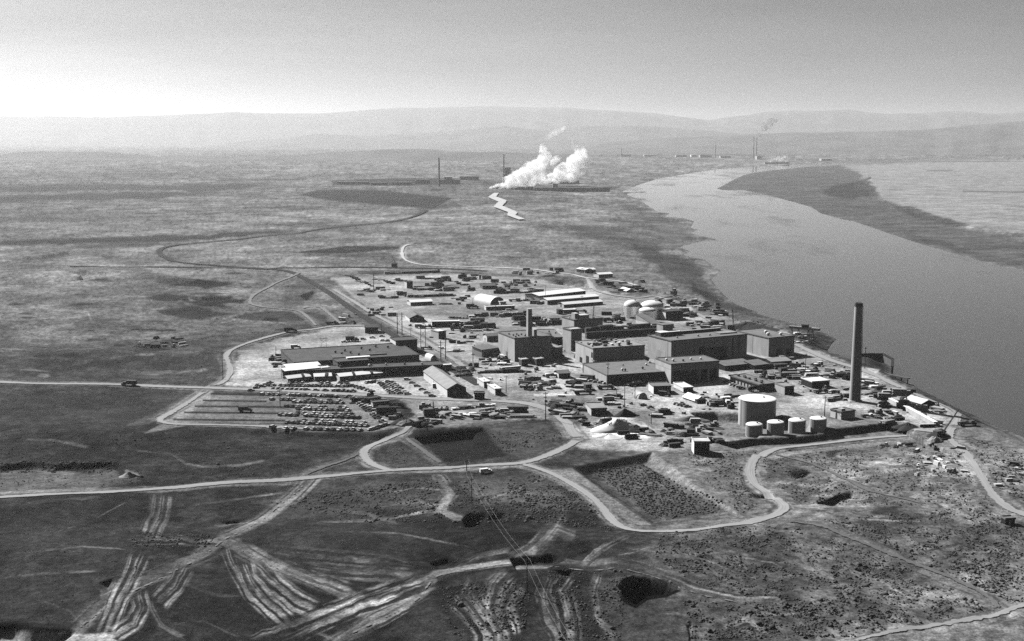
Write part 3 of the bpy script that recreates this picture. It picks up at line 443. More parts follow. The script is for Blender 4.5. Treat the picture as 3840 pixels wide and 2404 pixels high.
# ------------------------------------------------------------------ ground: one sheet, finer where it is near, out to the horizon
def ground():
    az = np.concatenate([np.linspace(-62, -24.4, 60)[:-1], np.linspace(-24.4, 24.4, 1240), np.linspace(24.4, 62, 60)[1:]])
    ypx = np.concatenate([HOR + np.geomspace(21, 400, 300)[:-1], np.arange(HOR + 400, 2460, 2.35), np.geomspace(2462, 14000, 26)])[::-1]
    dep = np.arctan((ypx - HOR) / F_PX); rr = HCAM / np.tan(dep)
    A, Rr = np.meshgrid(np.radians(az), rr)
    x = (Rr * np.sin(A)).ravel(); y = (Rr * np.cos(A)).ravel(); r = Rr.ravel()
    z = hgt(x, y)
    px, py = proj(x, y, z)
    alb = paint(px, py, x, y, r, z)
    nr, nc = A.shape
    idx = np.arange(nr * nc).reshape(nr, nc)
    quads = np.stack([idx[:-1, :-1], idx[:-1, 1:], idx[1:, 1:], idx[1:, :-1]], -1).reshape(-1, 4)
    me = bpy.data.meshes.new('ground'); nv, nf = len(x), len(quads)
    me.vertices.add(nv); me.vertices.foreach_set('co', np.stack([x, y, z], 1).astype(np.float32).ravel())
    me.loops.add(nf * 4); me.loops.foreach_set('vertex_index', quads.astype(np.int32).ravel())
    me.polygons.add(nf); me.polygons.foreach_set('loop_start', np.arange(0, nf * 4, 4, dtype=np.int32)); me.polygons.foreach_set('use_smooth', np.ones(nf, bool))
    me.update(calc_edges=True)
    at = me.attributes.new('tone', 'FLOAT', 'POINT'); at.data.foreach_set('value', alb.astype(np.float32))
    m = bpy.data.materials.new('dry_ground'); m.use_nodes = True; N, Lk = m.node_tree.nodes, m.node_tree.links
    b = N['Principled BSDF']; b.inputs['Roughness'].default_value = 1; b.inputs['Specular IOR Level'].default_value = .03
    an = N.new('ShaderNodeAttribute'); an.attribute_name = 'tone'
    ge = N.new('ShaderNodeNewGeometry')
    out = an.outputs['Fac']
    for sc_, amt in ((1.2, .5), (.32, .45), (.07, .28), (.017, .30)):
        nz = N.new('ShaderNodeTexNoise'); nz.inputs['Scale'].default_value = sc_; nz.inputs['Detail'].default_value = 3; nz.inputs['Roughness'].default_value = .7
        Lk.new(ge.outputs['Position'], nz.inputs['Vector'])
        mr = N.new('ShaderNodeMapRange'); mr.inputs['From Min'].default_value = .32; mr.inputs['From Max'].default_value = .68
        mr.inputs['To Min'].default_value = 1 - amt; mr.inputs['To Max'].default_value = 1 + amt; Lk.new(nz.outputs['Fac'], mr.inputs['Value'])
        mu = N.new('ShaderNodeMath'); mu.operation = 'MULTIPLY'; Lk.new(out, mu.inputs[0]); Lk.new(mr.outputs[0], mu.inputs[1]); out = mu.outputs[0]
    Lk.new(out, b.inputs['Base Color'])
    bn = N.new('ShaderNodeTexNoise'); bn.inputs['Scale'].default_value = .5; bn.inputs['Detail'].default_value = 4; Lk.new(ge.outputs['Position'], bn.inputs['Vector'])
    bp = N.new('ShaderNodeBump'); bp.inputs['Strength'].default_value = .5; bp.inputs['Distance'].default_value = .5; Lk.new(bn.outputs['Fac'], bp.inputs['Height']); Lk.new(bp.outputs['Normal'], b.inputs['Normal'])
    me.materials.append(m)
    o = bpy.data.objects.new('ground', me); COL.objects.link(o); tag(o, 'dry scrub and bare dirt plain stretching from the foreground to the hills', None, None, 'structure')
    return o
ground()

def road_mat(tone):
    key = 'road_' + tone
    if key in _MATS: return _MATS[key]
    hi, lo = {'gravel': (.36, .24), 'track': (.27, .13), 'dull': (.16, .10), 'sand': (.55, .40), 'asphalt': (.05, .03)}[tone]
    m = bpy.data.materials.new(key); m.use_nodes = True; N, Lk = m.node_tree.nodes, m.node_tree.links
    b = N['Principled BSDF']; b.inputs['Roughness'].default_value = 1; b.inputs['Specular IOR Level'].default_value = .05
    uv = N.new('ShaderNodeUVMap'); uv.uv_map = 'UVMap'; mp = N.new('ShaderNodeMapping'); mp.inputs['Scale'].default_value = (2.0, .03, 1)
    nz = N.new('ShaderNodeTexNoise'); nz.inputs['Scale'].default_value = 1; nz.inputs['Detail'].default_value = 4; nz.inputs['Roughness'].default_value = .6
    Lk.new(uv.outputs['UV'], mp.inputs['Vector']); Lk.new(mp.outputs['Vector'], nz.inputs['Vector'])
    mr = N.new('ShaderNodeMapRange'); mr.inputs['From Min'].default_value = .32; mr.inputs['From Max'].default_value = .66; mr.inputs['To Min'].default_value = lo; mr.inputs['To Max'].default_value = hi
    Lk.new(nz.outputs['Fac'], mr.inputs['Value']); Lk.new(mr.outputs[0], b.inputs['Base Color'])
    # crumbling edge: v of the second map holds 0 at the edge, 1 in the middle
    e = N.new('ShaderNodeUVMap'); e.uv_map = 'edge'; sx = N.new('ShaderNodeSeparateXYZ'); Lk.new(e.outputs['UV'], sx.inputs[0])
    n2 = N.new('ShaderNodeTexNoise'); n2.inputs['Scale'].default_value = .35; n2.inputs['Detail'].default_value = 4; ge = N.new('ShaderNodeNewGeometry'); Lk.new(ge.outputs['Position'], n2.inputs['Vector'])
    ad = N.new('ShaderNodeMath'); ad.operation = 'SUBTRACT'; Lk.new(sx.outputs['X'], ad.inputs[0])
    ml = N.new('ShaderNodeMath'); ml.operation = 'MULTIPLY'; Lk.new(n2.outputs['Fac'], ml.inputs[0]); Lk.new(sx.outputs['Y'], ml.inputs[1]); Lk.new(ml.outputs[0], ad.inputs[1])
    al = N.new('ShaderNodeMapRange'); al.inputs['From Min'].default_value = -.02; al.inputs['From Max'].default_value = .12; Lk.new(ad.outputs[0], al.inputs['Value'])
    Lk.new(al.outputs[0], b.inputs['Alpha'])
    _MATS[key] = m; return m
def ribbon(name, pts, width, tone, se, lift=.12):
    P = np.array(pts, float)
    X, Y, Z = Gh(P[:, 0], P[:, 1]); W = np.stack([X, Y], 1)
    out = []
    for i in range(len(W) - 1):                      # Catmull-Rom through the traced points
        p0 = W[max(i - 1, 0)]; p1 = W[i]; p2 = W[i + 1]; p3 = W[min(i + 2, len(W) - 1)]
        n = max(2, int(np.hypot(*(p2 - p1)) / max(3.0, np.hypot(*p1) * .004)))
        for t in np.arange(n) / n:
            out.append(.5 * ((2 * p1) + (p2 - p0) * t + (2 * p0 - 5 * p1 + 4 * p2 - p3) * t * t + (3 * p1 - p0 - 3 * p2 + p3) * t ** 3))
    out.append(W[-1]); C = np.array(out)
    T = np.gradient(C, axis=0); T /= np.maximum(np.hypot(T[:, 0], T[:, 1]), 1e-6)[:, None]; Nn = np.stack([-T[:, 1], T[:, 0]], 1)
    wv = width * (.9 + (.1 if tone == 'asphalt' else .55) * (noise(np.arange(len(C)) / 5.0, np.zeros(len(C)) + len(C), 3) - .35))
    K = np.linspace(-.5, .5, 7); s = np.concatenate([[0], np.cumsum(np.hypot(*np.diff(C, axis=0).T))])
    V = C[:, None, :] + Nn[:, None, :] * (K[None, :, None] * wv[:, None, None])
    vx = V[..., 0].ravel(); vy = V[..., 1].ravel(); rr = np.hypot(vx, vy)
    vz = hgt(vx, vy) + lift + .25 * (rr / 1000) ** 2
    n, k = len(C), 7; idx = np.arange(n * k).reshape(n, k)
    quads = np.stack([idx[:-1, 1:], idx[:-1, :-1], idx[1:, :-1], idx[1:, 1:]], -1).reshape(-1, 4)
    me = bpy.data.meshes.new(name); me.from_pydata(np.stack([vx, vy, vz], 1).tolist(), [], quads.tolist())
    u1 = me.uv_layers.new(name='UVMap'); u2 = me.uv_layers.new(name='edge')
    li = quads.ravel(); col = li % k; row = li // k
    u1.data.foreach_set('uv', np.stack([K[col] * wv[row], s[row]], 1).astype(np.float32).ravel())
    u2.data.foreach_set('uv', np.stack([np.minimum((.5 - abs(K[col])) * 2, np.minimum(row, n - 1 - row) * .25), np.full(len(li), se * 2.1)], 1).astype(np.float32).ravel())
    me.polygons.foreach_set('use_smooth', [True] * len(quads)); me.materials.append(road_mat(tone))
    o = bpy.data.objects.new(name, me); COL.objects.link(o); return o
for i, (lab, w, tone, se, pts) in enumerate(ROADS):
    o = ribbon('asphalt_road' if tone == 'asphalt' else 'dirt_road', pts, w, tone, se, .12 + .012 * (i % 5) + (.14 if tone in ('dull', 'track') else .06 if tone == 'gravel' else 0))
    tag(o, lab, None, None, 'structure')

# ------------------------------------------------------------------ river and the far ditch
def water_mat(name, ruff=True):
    m = bpy.data.materials.new(name); m.use_nodes = True; N, Lk = m.node_tree.nodes, m.node_tree.links
    b = N['Principled BSDF']; b.inputs['Base Color'].default_value = (.018, .018, .018, 1); b.inputs['IOR'].default_value = 1.5; b.inputs['Roughness'].default_value = .05
    ge = N.new('ShaderNodeNewGeometry')
    nz = N.new('ShaderNodeTexNoise'); nz.inputs['Scale'].default_value = .16; nz.inputs['Detail'].default_value = 4; Lk.new(ge.outputs['Position'], nz.inputs['Vector'])
    bp = N.new('ShaderNodeBump'); bp.inputs['Distance'].default_value = .6
    Lk.new(nz.outputs['Fac'], bp.inputs['Height']); Lk.new(bp.outputs['Normal'], b.inputs['Normal'])
    # wind-ruffled patches
    mp = N.new('ShaderNodeMapping'); mp.inputs['Scale'].default_value = (.0075, .0022, 1); mp.inputs['Rotation'].default_value = (0, 0, R(-24)); Lk.new(ge.outputs['Position'], mp.inputs['Vector'])
    n2 = N.new('ShaderNodeTexNoise'); n2.inputs['Scale'].default_value = 1; n2.inputs['Detail'].default_value = 6; n2.inputs['Roughness'].default_value = .62; Lk.new(mp.outputs['Vector'], n2.inputs['Vector'])
    mr = N.new('ShaderNodeMapRange'); mr.inputs['From Min'].default_value = .50; mr.inputs['From Max'].default_value = .72; mr.inputs['To Min'].default_value = .04; mr.inputs['To Max'].default_value = .55 if ruff else .03
    Lk.new(n2.outputs['Fac'], mr.inputs['Value']); Lk.new(mr.outputs[0], bp.inputs['Strength'])
    m2 = N.new('ShaderNodeMapRange'); m2.inputs['From Min'].default_value = .49; m2.inputs['From Max'].default_value = .72; m2.inputs['To Min'].default_value = .02; m2.inputs['To Max'].default_value = .27 if ruff else .03
    Lk.new(n2.outputs['Fac'], m2.inputs['Value']); Lk.new(m2.outputs[0], b.inputs['Roughness'])
    gl = N.new('ShaderNodeBsdfGlossy'); gl.inputs['Color'].default_value = (.92, .92, .92, 1); Lk.new(bp.outputs['Normal'], gl.inputs['Normal']); Lk.new(m2.outputs[0], gl.inputs['Roughness'])
    mx = N.new('ShaderNodeMixShader'); mx.inputs['Fac'].default_value = .34; Lk.new(b.outputs[0], mx.inputs[1]); Lk.new(gl.outputs[0], mx.inputs[2]); Lk.new(mx.outputs[0], N['Material Output'].inputs['Surface'])
    return m
wm = water_mat('river_water')
mb = MB(); mb.add([(-200, 300, WATER), (4200, 300, WATER), (9000, 5000, WATER), (9000, 12500, WATER), (300, 12500, WATER), (-200, 6000, WATER)], [(0, 1, 2, 3, 4, 5)])
tag(mb.build('river', wm), 'wide calm river curving from the far plain to the right edge', None, None, 'structure')
DITCH = [[(1853, 730), (1870, 730), (1862, 744), (1830, 748)], [(1830, 748), (1850, 742), (1900, 760), (1894, 770), (1868, 765)], [(1868, 766), (1898, 764), (1882, 781), (1850, 782)], [(1850, 782), (1880, 778), (1934, 799), (1940, 807), (1905, 803)], [(1905, 803), (1940, 806), (1930, 820), (1902, 818)], [(1902, 818), (1930, 815), (1968, 834), (1945, 836)]]
mb = MB()
for qd in DITCH:
    W = pw(qd); mb.add([(p[0], p[1], float(hgt(p[0], p[1])[0]) + 3.0) for p in W], [tuple(range(len(qd)))])
tag(mb.build('canal', mat('bright_ditch_water', .46, .9, .2, .03)), 'white zigzag ditch on the plain below the steaming basins', None, None, 'structure')  # shine of the ditch water painted as a flat pale colour

# ------------------------------------------------------------------ hills
hm = mat('hill_scrub', .13, 1, .3, .002, .02)
def ridge(label, D, prof, seed, depth, base=0.0):
    P = np.array(prof, float)
    xs = np.linspace(-2600, 6400, 700); ys = np.interp(xs, P[:, 0], P[:, 1])
    ys = ys - 3.2 * (fbm(xs / 90, xs * 0 + seed, seed, 4) - .5) * 2 * (ys < HOR + 70)
    azm = np.arctan((xs - CX) / F_PX); crest = HCAM + (HOR - ys) / F_PX * D
    K = np.array([-1, -.75, -.5, -.28, -.12, 0, .3, .8]); prof_k = np.array([0, .10, .32, .62, .88, 1, .7, 0])
    V = []
    for k, f in zip(K, prof_k):
        rad = (D + k * depth) / np.cos(azm)
        nn = (fbm(xs / 60 + 3 * k, xs * 0 + k * 4 + seed, seed + 5, 4) - .5)
        h = base + (crest - base) * np.clip(f + (nn * .22 if 0 < f < 1 else 0), 0, 1)
        V.append(np.stack([rad * np.sin(azm), rad * np.cos(azm), h - (25 if f == 0 else 0)], 1))
    V = np.array(V); n, k = len(xs), len(K); idx = np.arange(n * k).reshape(k, n)
    quads = np.stack([idx[:-1, :-1], idx[:-1, 1:], idx[1:, 1:], idx[1:, :-1]], -1).reshape(-1, 4)
    me = bpy.data.meshes.new('hills'); me.from_pydata(V.reshape(-1, 3).tolist(), [], quads.tolist()); me.polygons.foreach_set('use_smooth', [True] * len(quads)); me.materials.append(hm)
    o = bpy.data.objects.new('hills', me); COL.objects.link(o); tag(o, label, None, None, 'structure'); return o
ridge('long pale mountain ridge on the skyline', 27000, [(-2600, 450), (0, 436), (436, 442), (691, 431), (873, 424), (1200, 427), (1497, 407), (1696, 402), (2127, 407), (2200, 414), (2425, 423), (2650, 452), (2846, 424), (3000, 418), (3164, 414), (3310, 430), (3561, 418), (3720, 428), (3840, 415), (6400, 420)], 3, 5000)
ridge('hazy low hills in front of the skyline ridge', 20000, [(-2600, 560), (700, 556), (900, 532), (1200, 503), (1398, 509), (1646, 496), (1894, 474), (2043, 491), (2192, 474), (2369, 471), (2537, 480), (2700, 496), (2950, 520), (3300, 540), (6400, 556)], 8, 3500)
ridge('grey hills rising at the right beyond the river', 14500, [(-2600, 580), (2000, 575), (2300, 530), (2500, 517), (2700, 508), (2900, 499), (3297, 492), (3495, 482), (3628, 469), (3840, 452), (4400, 430), (6400, 440)], 14, 3200)
ridge('low flat topped bluffs on the left of the plain', 9200, [(-2600, 580), (-300, 590), (0, 583), (58, 571), (182, 567), (400, 568), (473, 576), (604, 586), (655, 580), (873, 586), (1091, 580), (1300, 567), (1398, 563), (1547, 556), (1636, 558), (1671, 567), (1845, 568), (2100, 578), (2300, 600), (6400, 612)], 22, 900)
# ------------------------------------------------------------------ buildings
def zat(x, y, ytop):
    k = (CY - ytop) / F_PX
    return HCAM + y * (k * fw[1] - upv[1]) / (upv[2] - k * fw[2])
def zg(x, y): return float(hgt(x, y)[0])
def bld(name, label, cat, p1, p2=None, depth=10, H=5, wall='wall', roof='roof', style='flat', z=0.0, ang=None, L=None, group=None, ext=(), rise=2.5, over=.3):
    ax, ay = map(float, G0(*p1, z))
    if p2 is not None:
        bx, by = map(float, G0(*p2, z)); a = math.atan2(by - ay, bx - ax) if ang is None else R(ang); L = math.hypot(bx - ax, by - ay) if L is None else L
    else: a = R(ang)
    cx = ax + math.cos(a) * L / 2 - math.sin(a) * depth / 2; cy = ay + math.sin(a) * L / 2 + math.cos(a) * depth / 2
    g = min(0.0, zg(cx, cy)) if abs(cx) < 420 else 0.0
    t = empty(name, (ax, ay, g), a); tag(t, label, cat, group); D = depth
    w = MB(); r = MB()
    if style == 'flat':
        w.box(0, L, 0, D, -2, H - .02); r.box(-over, L + over, -over, D + over, H, H + .35)
        r.box(-over, L + over, -over, -over + .3, H + .35, H + .8).box(-over, L + over, D + over - .3, D + over, H + .35, H + .8).box(-over, -over + .3, -over + .3, D + over - .3, H + .35, H + .8).box(L + over - .3, L + over, -over + .3, D + over - .3, H + .35, H + .8)
    elif style == 'gable_v':      # ridge runs away from the front
        w.add([(0, 0, -2), (L, 0, -2), (L, D, -2), (0, D, -2), (0, 0, H), (L, 0, H), (L, D, H), (0, D, H), (L / 2, 0, H + rise), (L / 2, D, H + rise)],
              [(0, 1, 5, 8, 4), (2, 3, 7, 9, 6), (1, 2, 6, 5), (3, 0, 4, 7), (3, 2, 1, 0), (4, 8, 9, 7), (8, 5, 6, 9)])
        k = rise / (L / 2); o = over + .3; e = .25
        for s in (0, 1):
            x0, x1 = (-o, L / 2) if s == 0 else (L / 2, L + o); za, zb = (H - o * k, H + rise) if s == 0 else (H + rise, H - o * k)
            r.hexa([(x0, -o, za + .05), (x1, -o, zb + .05), (x1, D + o, zb + .05), (x0, D + o, za + .05)], [(x0, -o, za + e), (x1, -o, zb + e), (x1, D + o, zb + e), (x0, D + o, za + e)])
    elif style == 'gable_u':
        w.add([(0, 0, -2), (L, 0, -2), (L, D, -2), (0, D, -2), (0, 0, H), (L, 0, H), (L, D, H), (0, D, H), (0, D / 2, H + rise), (L, D / 2, H + rise)],
              [(0, 1, 5, 4), (2, 3, 7, 6), (1, 2, 6, 9, 5), (3, 0, 4, 8, 7), (3, 2, 1, 0), (4, 5, 9, 8), (8, 9, 6, 7)])
        k = rise / (D / 2); o = over + .2; e = .25
        for s in (0, 1):
            y0, y1 = (-o, D / 2) if s == 0 else (D / 2, D + o); za, zb = (H - o * k, H + rise) if s == 0 else (H + rise, H - o * k)
            r.hexa([(-o, y0, za + .05), (L + o, y0, za + .05), (L + o, y1, zb + .05), (-o, y1, zb + .05)], [(-o, y0, za + e), (L + o, y0, za + e), (L + o, y1, zb + e), (-o, y1, zb + e)])
    elif style == 'shed':         # roof falls from the back to the front
        w.hexa([(0, 0, -2), (L, 0, -2), (L, D, -2), (0, D, -2)], [(0, 0, H), (L, 0, H), (L, D, H + rise), (0, D, H + rise)])
        o = over; k = rise / D
        r.hexa([(-o, -o, H - o * k + .04), (L + o, -o, H - o * k + .04), (L + o, D + o, H + rise + o * k + .04), (-o, D + o, H + rise + o * k + .04)], [(-o, -o, H - o * k + .3), (L + o, -o, H - o * k + .3), (L + o, D + o, H + rise + o * k + .3), (-o, D + o, H + rise + o * k + .3)])
    elif style == 'arch':         # round-topped hut, vault runs away from the front
        n = 18; ring = [(L / 2 - L / 2 * math.cos(math.pi * k / n), H * math.sin(math.pi * k / n)) for k in range(n + 1)]
        vs = []
        for b in (-.2, D): vs += [(x, b, zz) for x, zz in ring]
        vs += [(L / 2 + (x - L / 2) * .985, b2, zz * .985) for b2 in (-.2, D) for x, zz in ring]
        N1 = n + 1; fs = [(k, N1 + k, N1 + k + 1, k + 1) for k in range(n)] + [(2 * N1 + k, 2 * N1 + k + 1, 3 * N1 + k + 1, 3 * N1 + k) for k in range(n)]
        fs += [(k, k + 1, 2 * N1 + k + 1, 2 * N1 + k) for k in range(n)] + [(N1 + k, 3 * N1 + k, 3 * N1 + k + 1, N1 + k + 1) for k in range(n)]
        r.add(vs, fs)
        for b in (0.3, D - .3): w.hexa([(L / 2 + (x - L / 2) * .98, b, zz * .98) for x, zz in ring], [(L / 2 + (x - L / 2) * .98, b + .2, zz * .98) for x, zz in ring])
    w.build('wall', M[wall], t); ro = r.build('roof', M[roof], t)
    for e in ext:
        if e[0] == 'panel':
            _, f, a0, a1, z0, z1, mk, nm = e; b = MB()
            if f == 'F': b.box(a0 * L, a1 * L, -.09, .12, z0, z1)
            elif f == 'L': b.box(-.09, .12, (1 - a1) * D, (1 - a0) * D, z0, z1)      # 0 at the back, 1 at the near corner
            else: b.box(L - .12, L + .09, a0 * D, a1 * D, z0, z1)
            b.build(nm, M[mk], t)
        elif e[0] == 'row':
            _, f, n, a0, a1, wid, z0, z1, mk, nm = e
            for i in range(n):
                c = a0 + (a1 - a0) * (i / max(1, n - 1)); b = MB()
                if f == 'F': b.box(c * L - wid / 2, c * L + wid / 2, -.08, .12, z0, z1)
                elif f == 'L': b.box(-.08, .12, (1 - c) * D - wid / 2, (1 - c) * D + wid / 2, z0, z1)
                else: b.box(L - .12, L + .08, c * D - wid / 2, c * D + wid / 2, z0, z1)
                b.build(nm, M[mk], t)
        elif e[0] == 'block':
            _, a0, a1, b0, b1, z0, z1, mk, nm = e[:9]; o = MB().box(a0, a1, b0, b1, z0, z1).build(nm, M[mk], t)
            if len(e) > 9: MB().box(a0 - .2, a1 + .2, b0 - .2, b1 + .2, z1 + .02, z1 + .35).build('cap', M[e[9]], o)
        elif e[0] == 'vent':
            _, a0, b0, rad, h0, hh, mk = e; MB().lathe(a0, b0, [(rad * .6, h0), (rad * .6, h0 + hh * .5), (rad, h0 + hh * .5), (rad * .8, h0 + hh * .85), (rad * .2, h0 + hh)], 10).build('vent', M[mk], t)
        elif e[0] == 'pipe':
            _, p, q2, rad, mk, nm = e; MB().bar(p, q2, rad, 6).build(nm, M[mk], t)
    return t

# the turbine and reactor block on the right of the plant
t = bld('reactor_building', 'largest grey block with flat roof and pale panel on its left end', 'factory building', (2517.6, 1281), (2802, 1255.6), 31, 17, z=17, ext=[
    ('panel', 'L', .76, .86, 1, 16.4, 'light', 'wall_panel'), ('panel', 'L', .36, .755, 3, 8.5, 'light', 'wall_panel'),
    ('block', 4, 22, 20, 27, 17.36, 20.2, 'dark', 'penthouse', 'whiteroof'), ('block', 11, 20, 27.5, 36, 17.0, 24.5, 'wall', 'stair_tower', 'roof'),
    ('block', 23, 62, 24, 26, 17.36, 19.2, 'darkroof', 'roof_duct', 'palesteel'), ('block', 50, 66, 9, 17, 17.36, 18.2, 'lightroof', 'skylight'),
    ('panel', 'F', .80, .815, 0, 16.5, 'dark', 'downpipe'), ('panel', 'F', .885, .90, 0, 16.5, 'dark', 'downpipe'), ('panel', 'F', .29, .30, 0, 16.5, 'dark', 'downpipe'), ('panel', 'F', .36, .44, 4, 11, 'black', 'opening'),
    ('vent', 30, 9, .9, 17.3, 1.6, 'palesteel'), ('vent', 40, 8, .9, 17.3, 1.6, 'palesteel'), ('vent', 12, 10, .8, 17.3, 1.4, 'palesteel')])
bld('stair_annex', 'small dark lean-to with pale end standing against the largest grey block', 'annex', q('E', 405, 1000), q('E', 640, 985), 9, 9.5, 'dark', 'roof', z=2, ext=[('panel', 'L', .1, .95, 0, 9, 'light', 'wall_panel')])
bld('pump_house', 'grey flat roofed block with white roof vents nearest the river', 'factory building', (2883.7, 1270), (2980, 1261), 40, 14, z=14, ext=[
    ('panel', 'L', .02, .30, 2, 13, 'light', 'wall_panel'), ('panel', 'L', .02, .26, 10, 12.4, 'dark', 'window'), ('panel', 'L', .45, .52, 0, 13.4, 'light', 'wall_panel'), ('panel', 'F', .3, .5, 0, 5, 'dark', 'door'), ('panel', 'F', .68, .9, 0, 5, 'dark', 'door'),
    ('vent', 7, 10, 1.5, 14.3, 2.6, 'white'), ('vent', 13, 20, 1.4, 14.3, 2.6, 'white'), ('vent', 17, 7, 1.5, 14.3, 2.4, 'white'), ('vent', 11, 14, 1.0, 14.3, 1.6, 'dark')])
bld('loading_building', 'tall bayed service building with dark doors in front of the largest block', 'factory building', (2517, 1368), (2697, 1356), 24, 13, z=13, ext=[
    ('row', 'F', 5, .12, .88, 5.2, 0.2, 8.5, 'black', 'bay_door'), ('row', 'F', 6, .02, .98, .7, 0, 12.6, 'mid', 'pier'), ('panel', 'L', .0, 1, 9.5, 12.8, 'light', 'wall_panel'),
    ('vent', 3, 13, 1.0, 13.3, 2.0, 'white'), ('vent', 6, 9, 1.0, 13.3, 2.0, 'white'), ('vent', 13, 8, .9, 13.3, 1.4, 'black'), ('vent', 20, 10, .9, 13.3, 1.8, 'white'), ('vent', 27, 9, .9, 13.3, 1.8, 'white')])
bld('workshop', 'long low workshop with grey flat roof and black front wall', 'workshop', (2277, 1410), (2516, 1395), 46, 6, 'dark', 'roof', z=6, ext=[
    ('panel', 'L', .05, .98, 0, 5.6, 'light', 'wall_panel'), ('row', 'F', 5, .1, .9, 3.5, 0, 3.6, 'black', 'door'), ('vent', 16, 12, 1.0, 6.3, 2.2, 'white'), ('vent', 17.5, 10.5, .8, 6.3, 2.0, 'black'), ('vent', 32, 14, .9, 6.3, 1.8, 'black'), ('vent', 40, 26, .9, 6.3, 1.7, 'white'), ('vent', 10, 24, .7, 6.3, 1.5, 'palesteel'), ('vent', 24, 30, .6, 6.3, 1.3, 'palesteel'), ('vent', 46, 34, .8, 6.3, 1.6, 'white')])
t = bld('unfinished_building', 'unfinished grey building with cluttered open top between the big blocks', 'factory building', (2224, 1309), (2418, 1297), 33, 13.7, 'wall', 'lightroof', z=13.7, ext=[
    ('panel', 'F', .02, .36, 4, 13.2, 'light', 'wall_panel'), ('panel', 'L', .25, .4, 0, 4, 'black', 'opening'), ('panel', 'L', .62, .78, 1, 7, 'black', 'opening'), ('panel', 'L', .9, .98, 7, 11, 'black', 'opening')])
for i in range(26):
    a, b = random.uniform(1, 37), random.uniform(3, 31); w, d, hh = random.uniform(1, 5), random.uniform(.6, 3), random.uniform(.4, 2.4)
    MB().obox(a, b, w, d, 14.1, 14.1 + hh, random.choice([0, .2, 1.57])).build(random.choice(['formwork', 'formwork', 'deck_plank']), M[random.choice(['palewood', 'white', 'wood', 'steel', 'light'])], t)
bld('concrete_tower', 'tall narrow grey tower at the back corner of the unfinished building', 'tower', q('C', 1722, 640), None, 13, 17.6, z=10, ang=27, L=9.5, ext=[('block', 0.5, 9, .5, 6, 18.0, 18.8, 'light', 'parapet')])
bld('low_wing', 'low dark roofed wing between the cube building and the tower', 'annex', q('C', 1080, 600), q('C', 1560, 590), 42, 7, 'dark', 'roof', z=7, ext=[('vent', 8, 10, .8, 7.3, 1.4, 'white'), ('vent', 18, 20, .9, 7.3, 1.6, 'palesteel'), ('vent', 14, 28, .8, 7.3, 1.5, 'dark'), ('block', 3, 12, 3, 9, 7.36, 10, 'darkroof', 'penthouse')])
t = bld('boiler_house', 'plain cube shaped building with a square stack on its roof', 'factory building', (1930, 1271), (2069, 1261.5), 32, 17.2, z=17.2, ext=[
    ('panel', 'L', .36, .55, 0, 8.2, 'light', 'door_surround'), ('panel', 'L', .47, .57, 0, 5.5, 'black', 'door'),
    ('block', 17.5, 20, 4.5, 8, 17.36, 22.5, 'light', 'duct')] + [('vent', a, b, .8, 17.3, 1.5, 'dark') for a, b in ((3, 5), (4, 12), (7, 9), (11, 6), (11, 13), (14, 11), (8, 15), (3, 18))])
MB().obox(14.3, 6, 3.4, 3.4, 17.36, 38.2, 0, 0, .92).build('stack', M['light'], t)
bld('rear_building', 'grey block behind the unfinished building with a small box on its roof', 'factory building', (2153, 1202), (2260.6, 1194), 22, 8.5, 'wall', 'roof', z=8.5, ext=[('block', 4, 8, 6, 12, 8.86, 13.5, 'light', 'penthouse'), ('block', 8.2, 17, 4, 12, 8.86, 12, 'wall', 'penthouse'), ('vent', 2, 12, .8, 8.8, 1.2, 'white')])
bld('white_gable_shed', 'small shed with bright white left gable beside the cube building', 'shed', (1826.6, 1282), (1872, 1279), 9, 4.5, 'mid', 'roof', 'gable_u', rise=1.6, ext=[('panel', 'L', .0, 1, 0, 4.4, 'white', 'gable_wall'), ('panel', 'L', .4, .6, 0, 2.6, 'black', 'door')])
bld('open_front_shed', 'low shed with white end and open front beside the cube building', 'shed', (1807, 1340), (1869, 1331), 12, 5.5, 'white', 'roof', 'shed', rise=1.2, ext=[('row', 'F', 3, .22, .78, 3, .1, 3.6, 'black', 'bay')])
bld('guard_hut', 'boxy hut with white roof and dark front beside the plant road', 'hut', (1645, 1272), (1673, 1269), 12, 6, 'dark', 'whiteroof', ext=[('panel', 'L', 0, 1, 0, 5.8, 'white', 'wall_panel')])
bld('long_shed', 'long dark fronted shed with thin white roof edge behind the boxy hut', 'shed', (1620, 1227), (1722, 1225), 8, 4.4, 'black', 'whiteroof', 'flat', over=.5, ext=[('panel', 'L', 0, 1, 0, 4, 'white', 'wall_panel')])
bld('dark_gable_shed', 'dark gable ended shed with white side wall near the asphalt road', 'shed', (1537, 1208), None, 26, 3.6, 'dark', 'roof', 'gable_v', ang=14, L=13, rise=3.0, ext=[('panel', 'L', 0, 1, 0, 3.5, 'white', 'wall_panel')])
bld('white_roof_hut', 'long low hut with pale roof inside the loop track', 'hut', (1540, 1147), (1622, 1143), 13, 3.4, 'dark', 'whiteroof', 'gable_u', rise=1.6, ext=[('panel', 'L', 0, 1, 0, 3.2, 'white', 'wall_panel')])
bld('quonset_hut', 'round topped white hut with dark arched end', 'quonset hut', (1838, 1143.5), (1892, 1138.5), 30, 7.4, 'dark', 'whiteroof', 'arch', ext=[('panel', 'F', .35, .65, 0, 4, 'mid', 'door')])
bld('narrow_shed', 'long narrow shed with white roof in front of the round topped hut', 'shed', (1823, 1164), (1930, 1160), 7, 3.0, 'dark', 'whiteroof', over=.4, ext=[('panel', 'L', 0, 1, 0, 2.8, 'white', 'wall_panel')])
bld('white_box_hut', 'small white box hut beside the arched end of the round topped hut', 'hut', q('G', 1215, 782), q('G', 1330, 776), 7, 3.2, 'white', 'whiteroof')
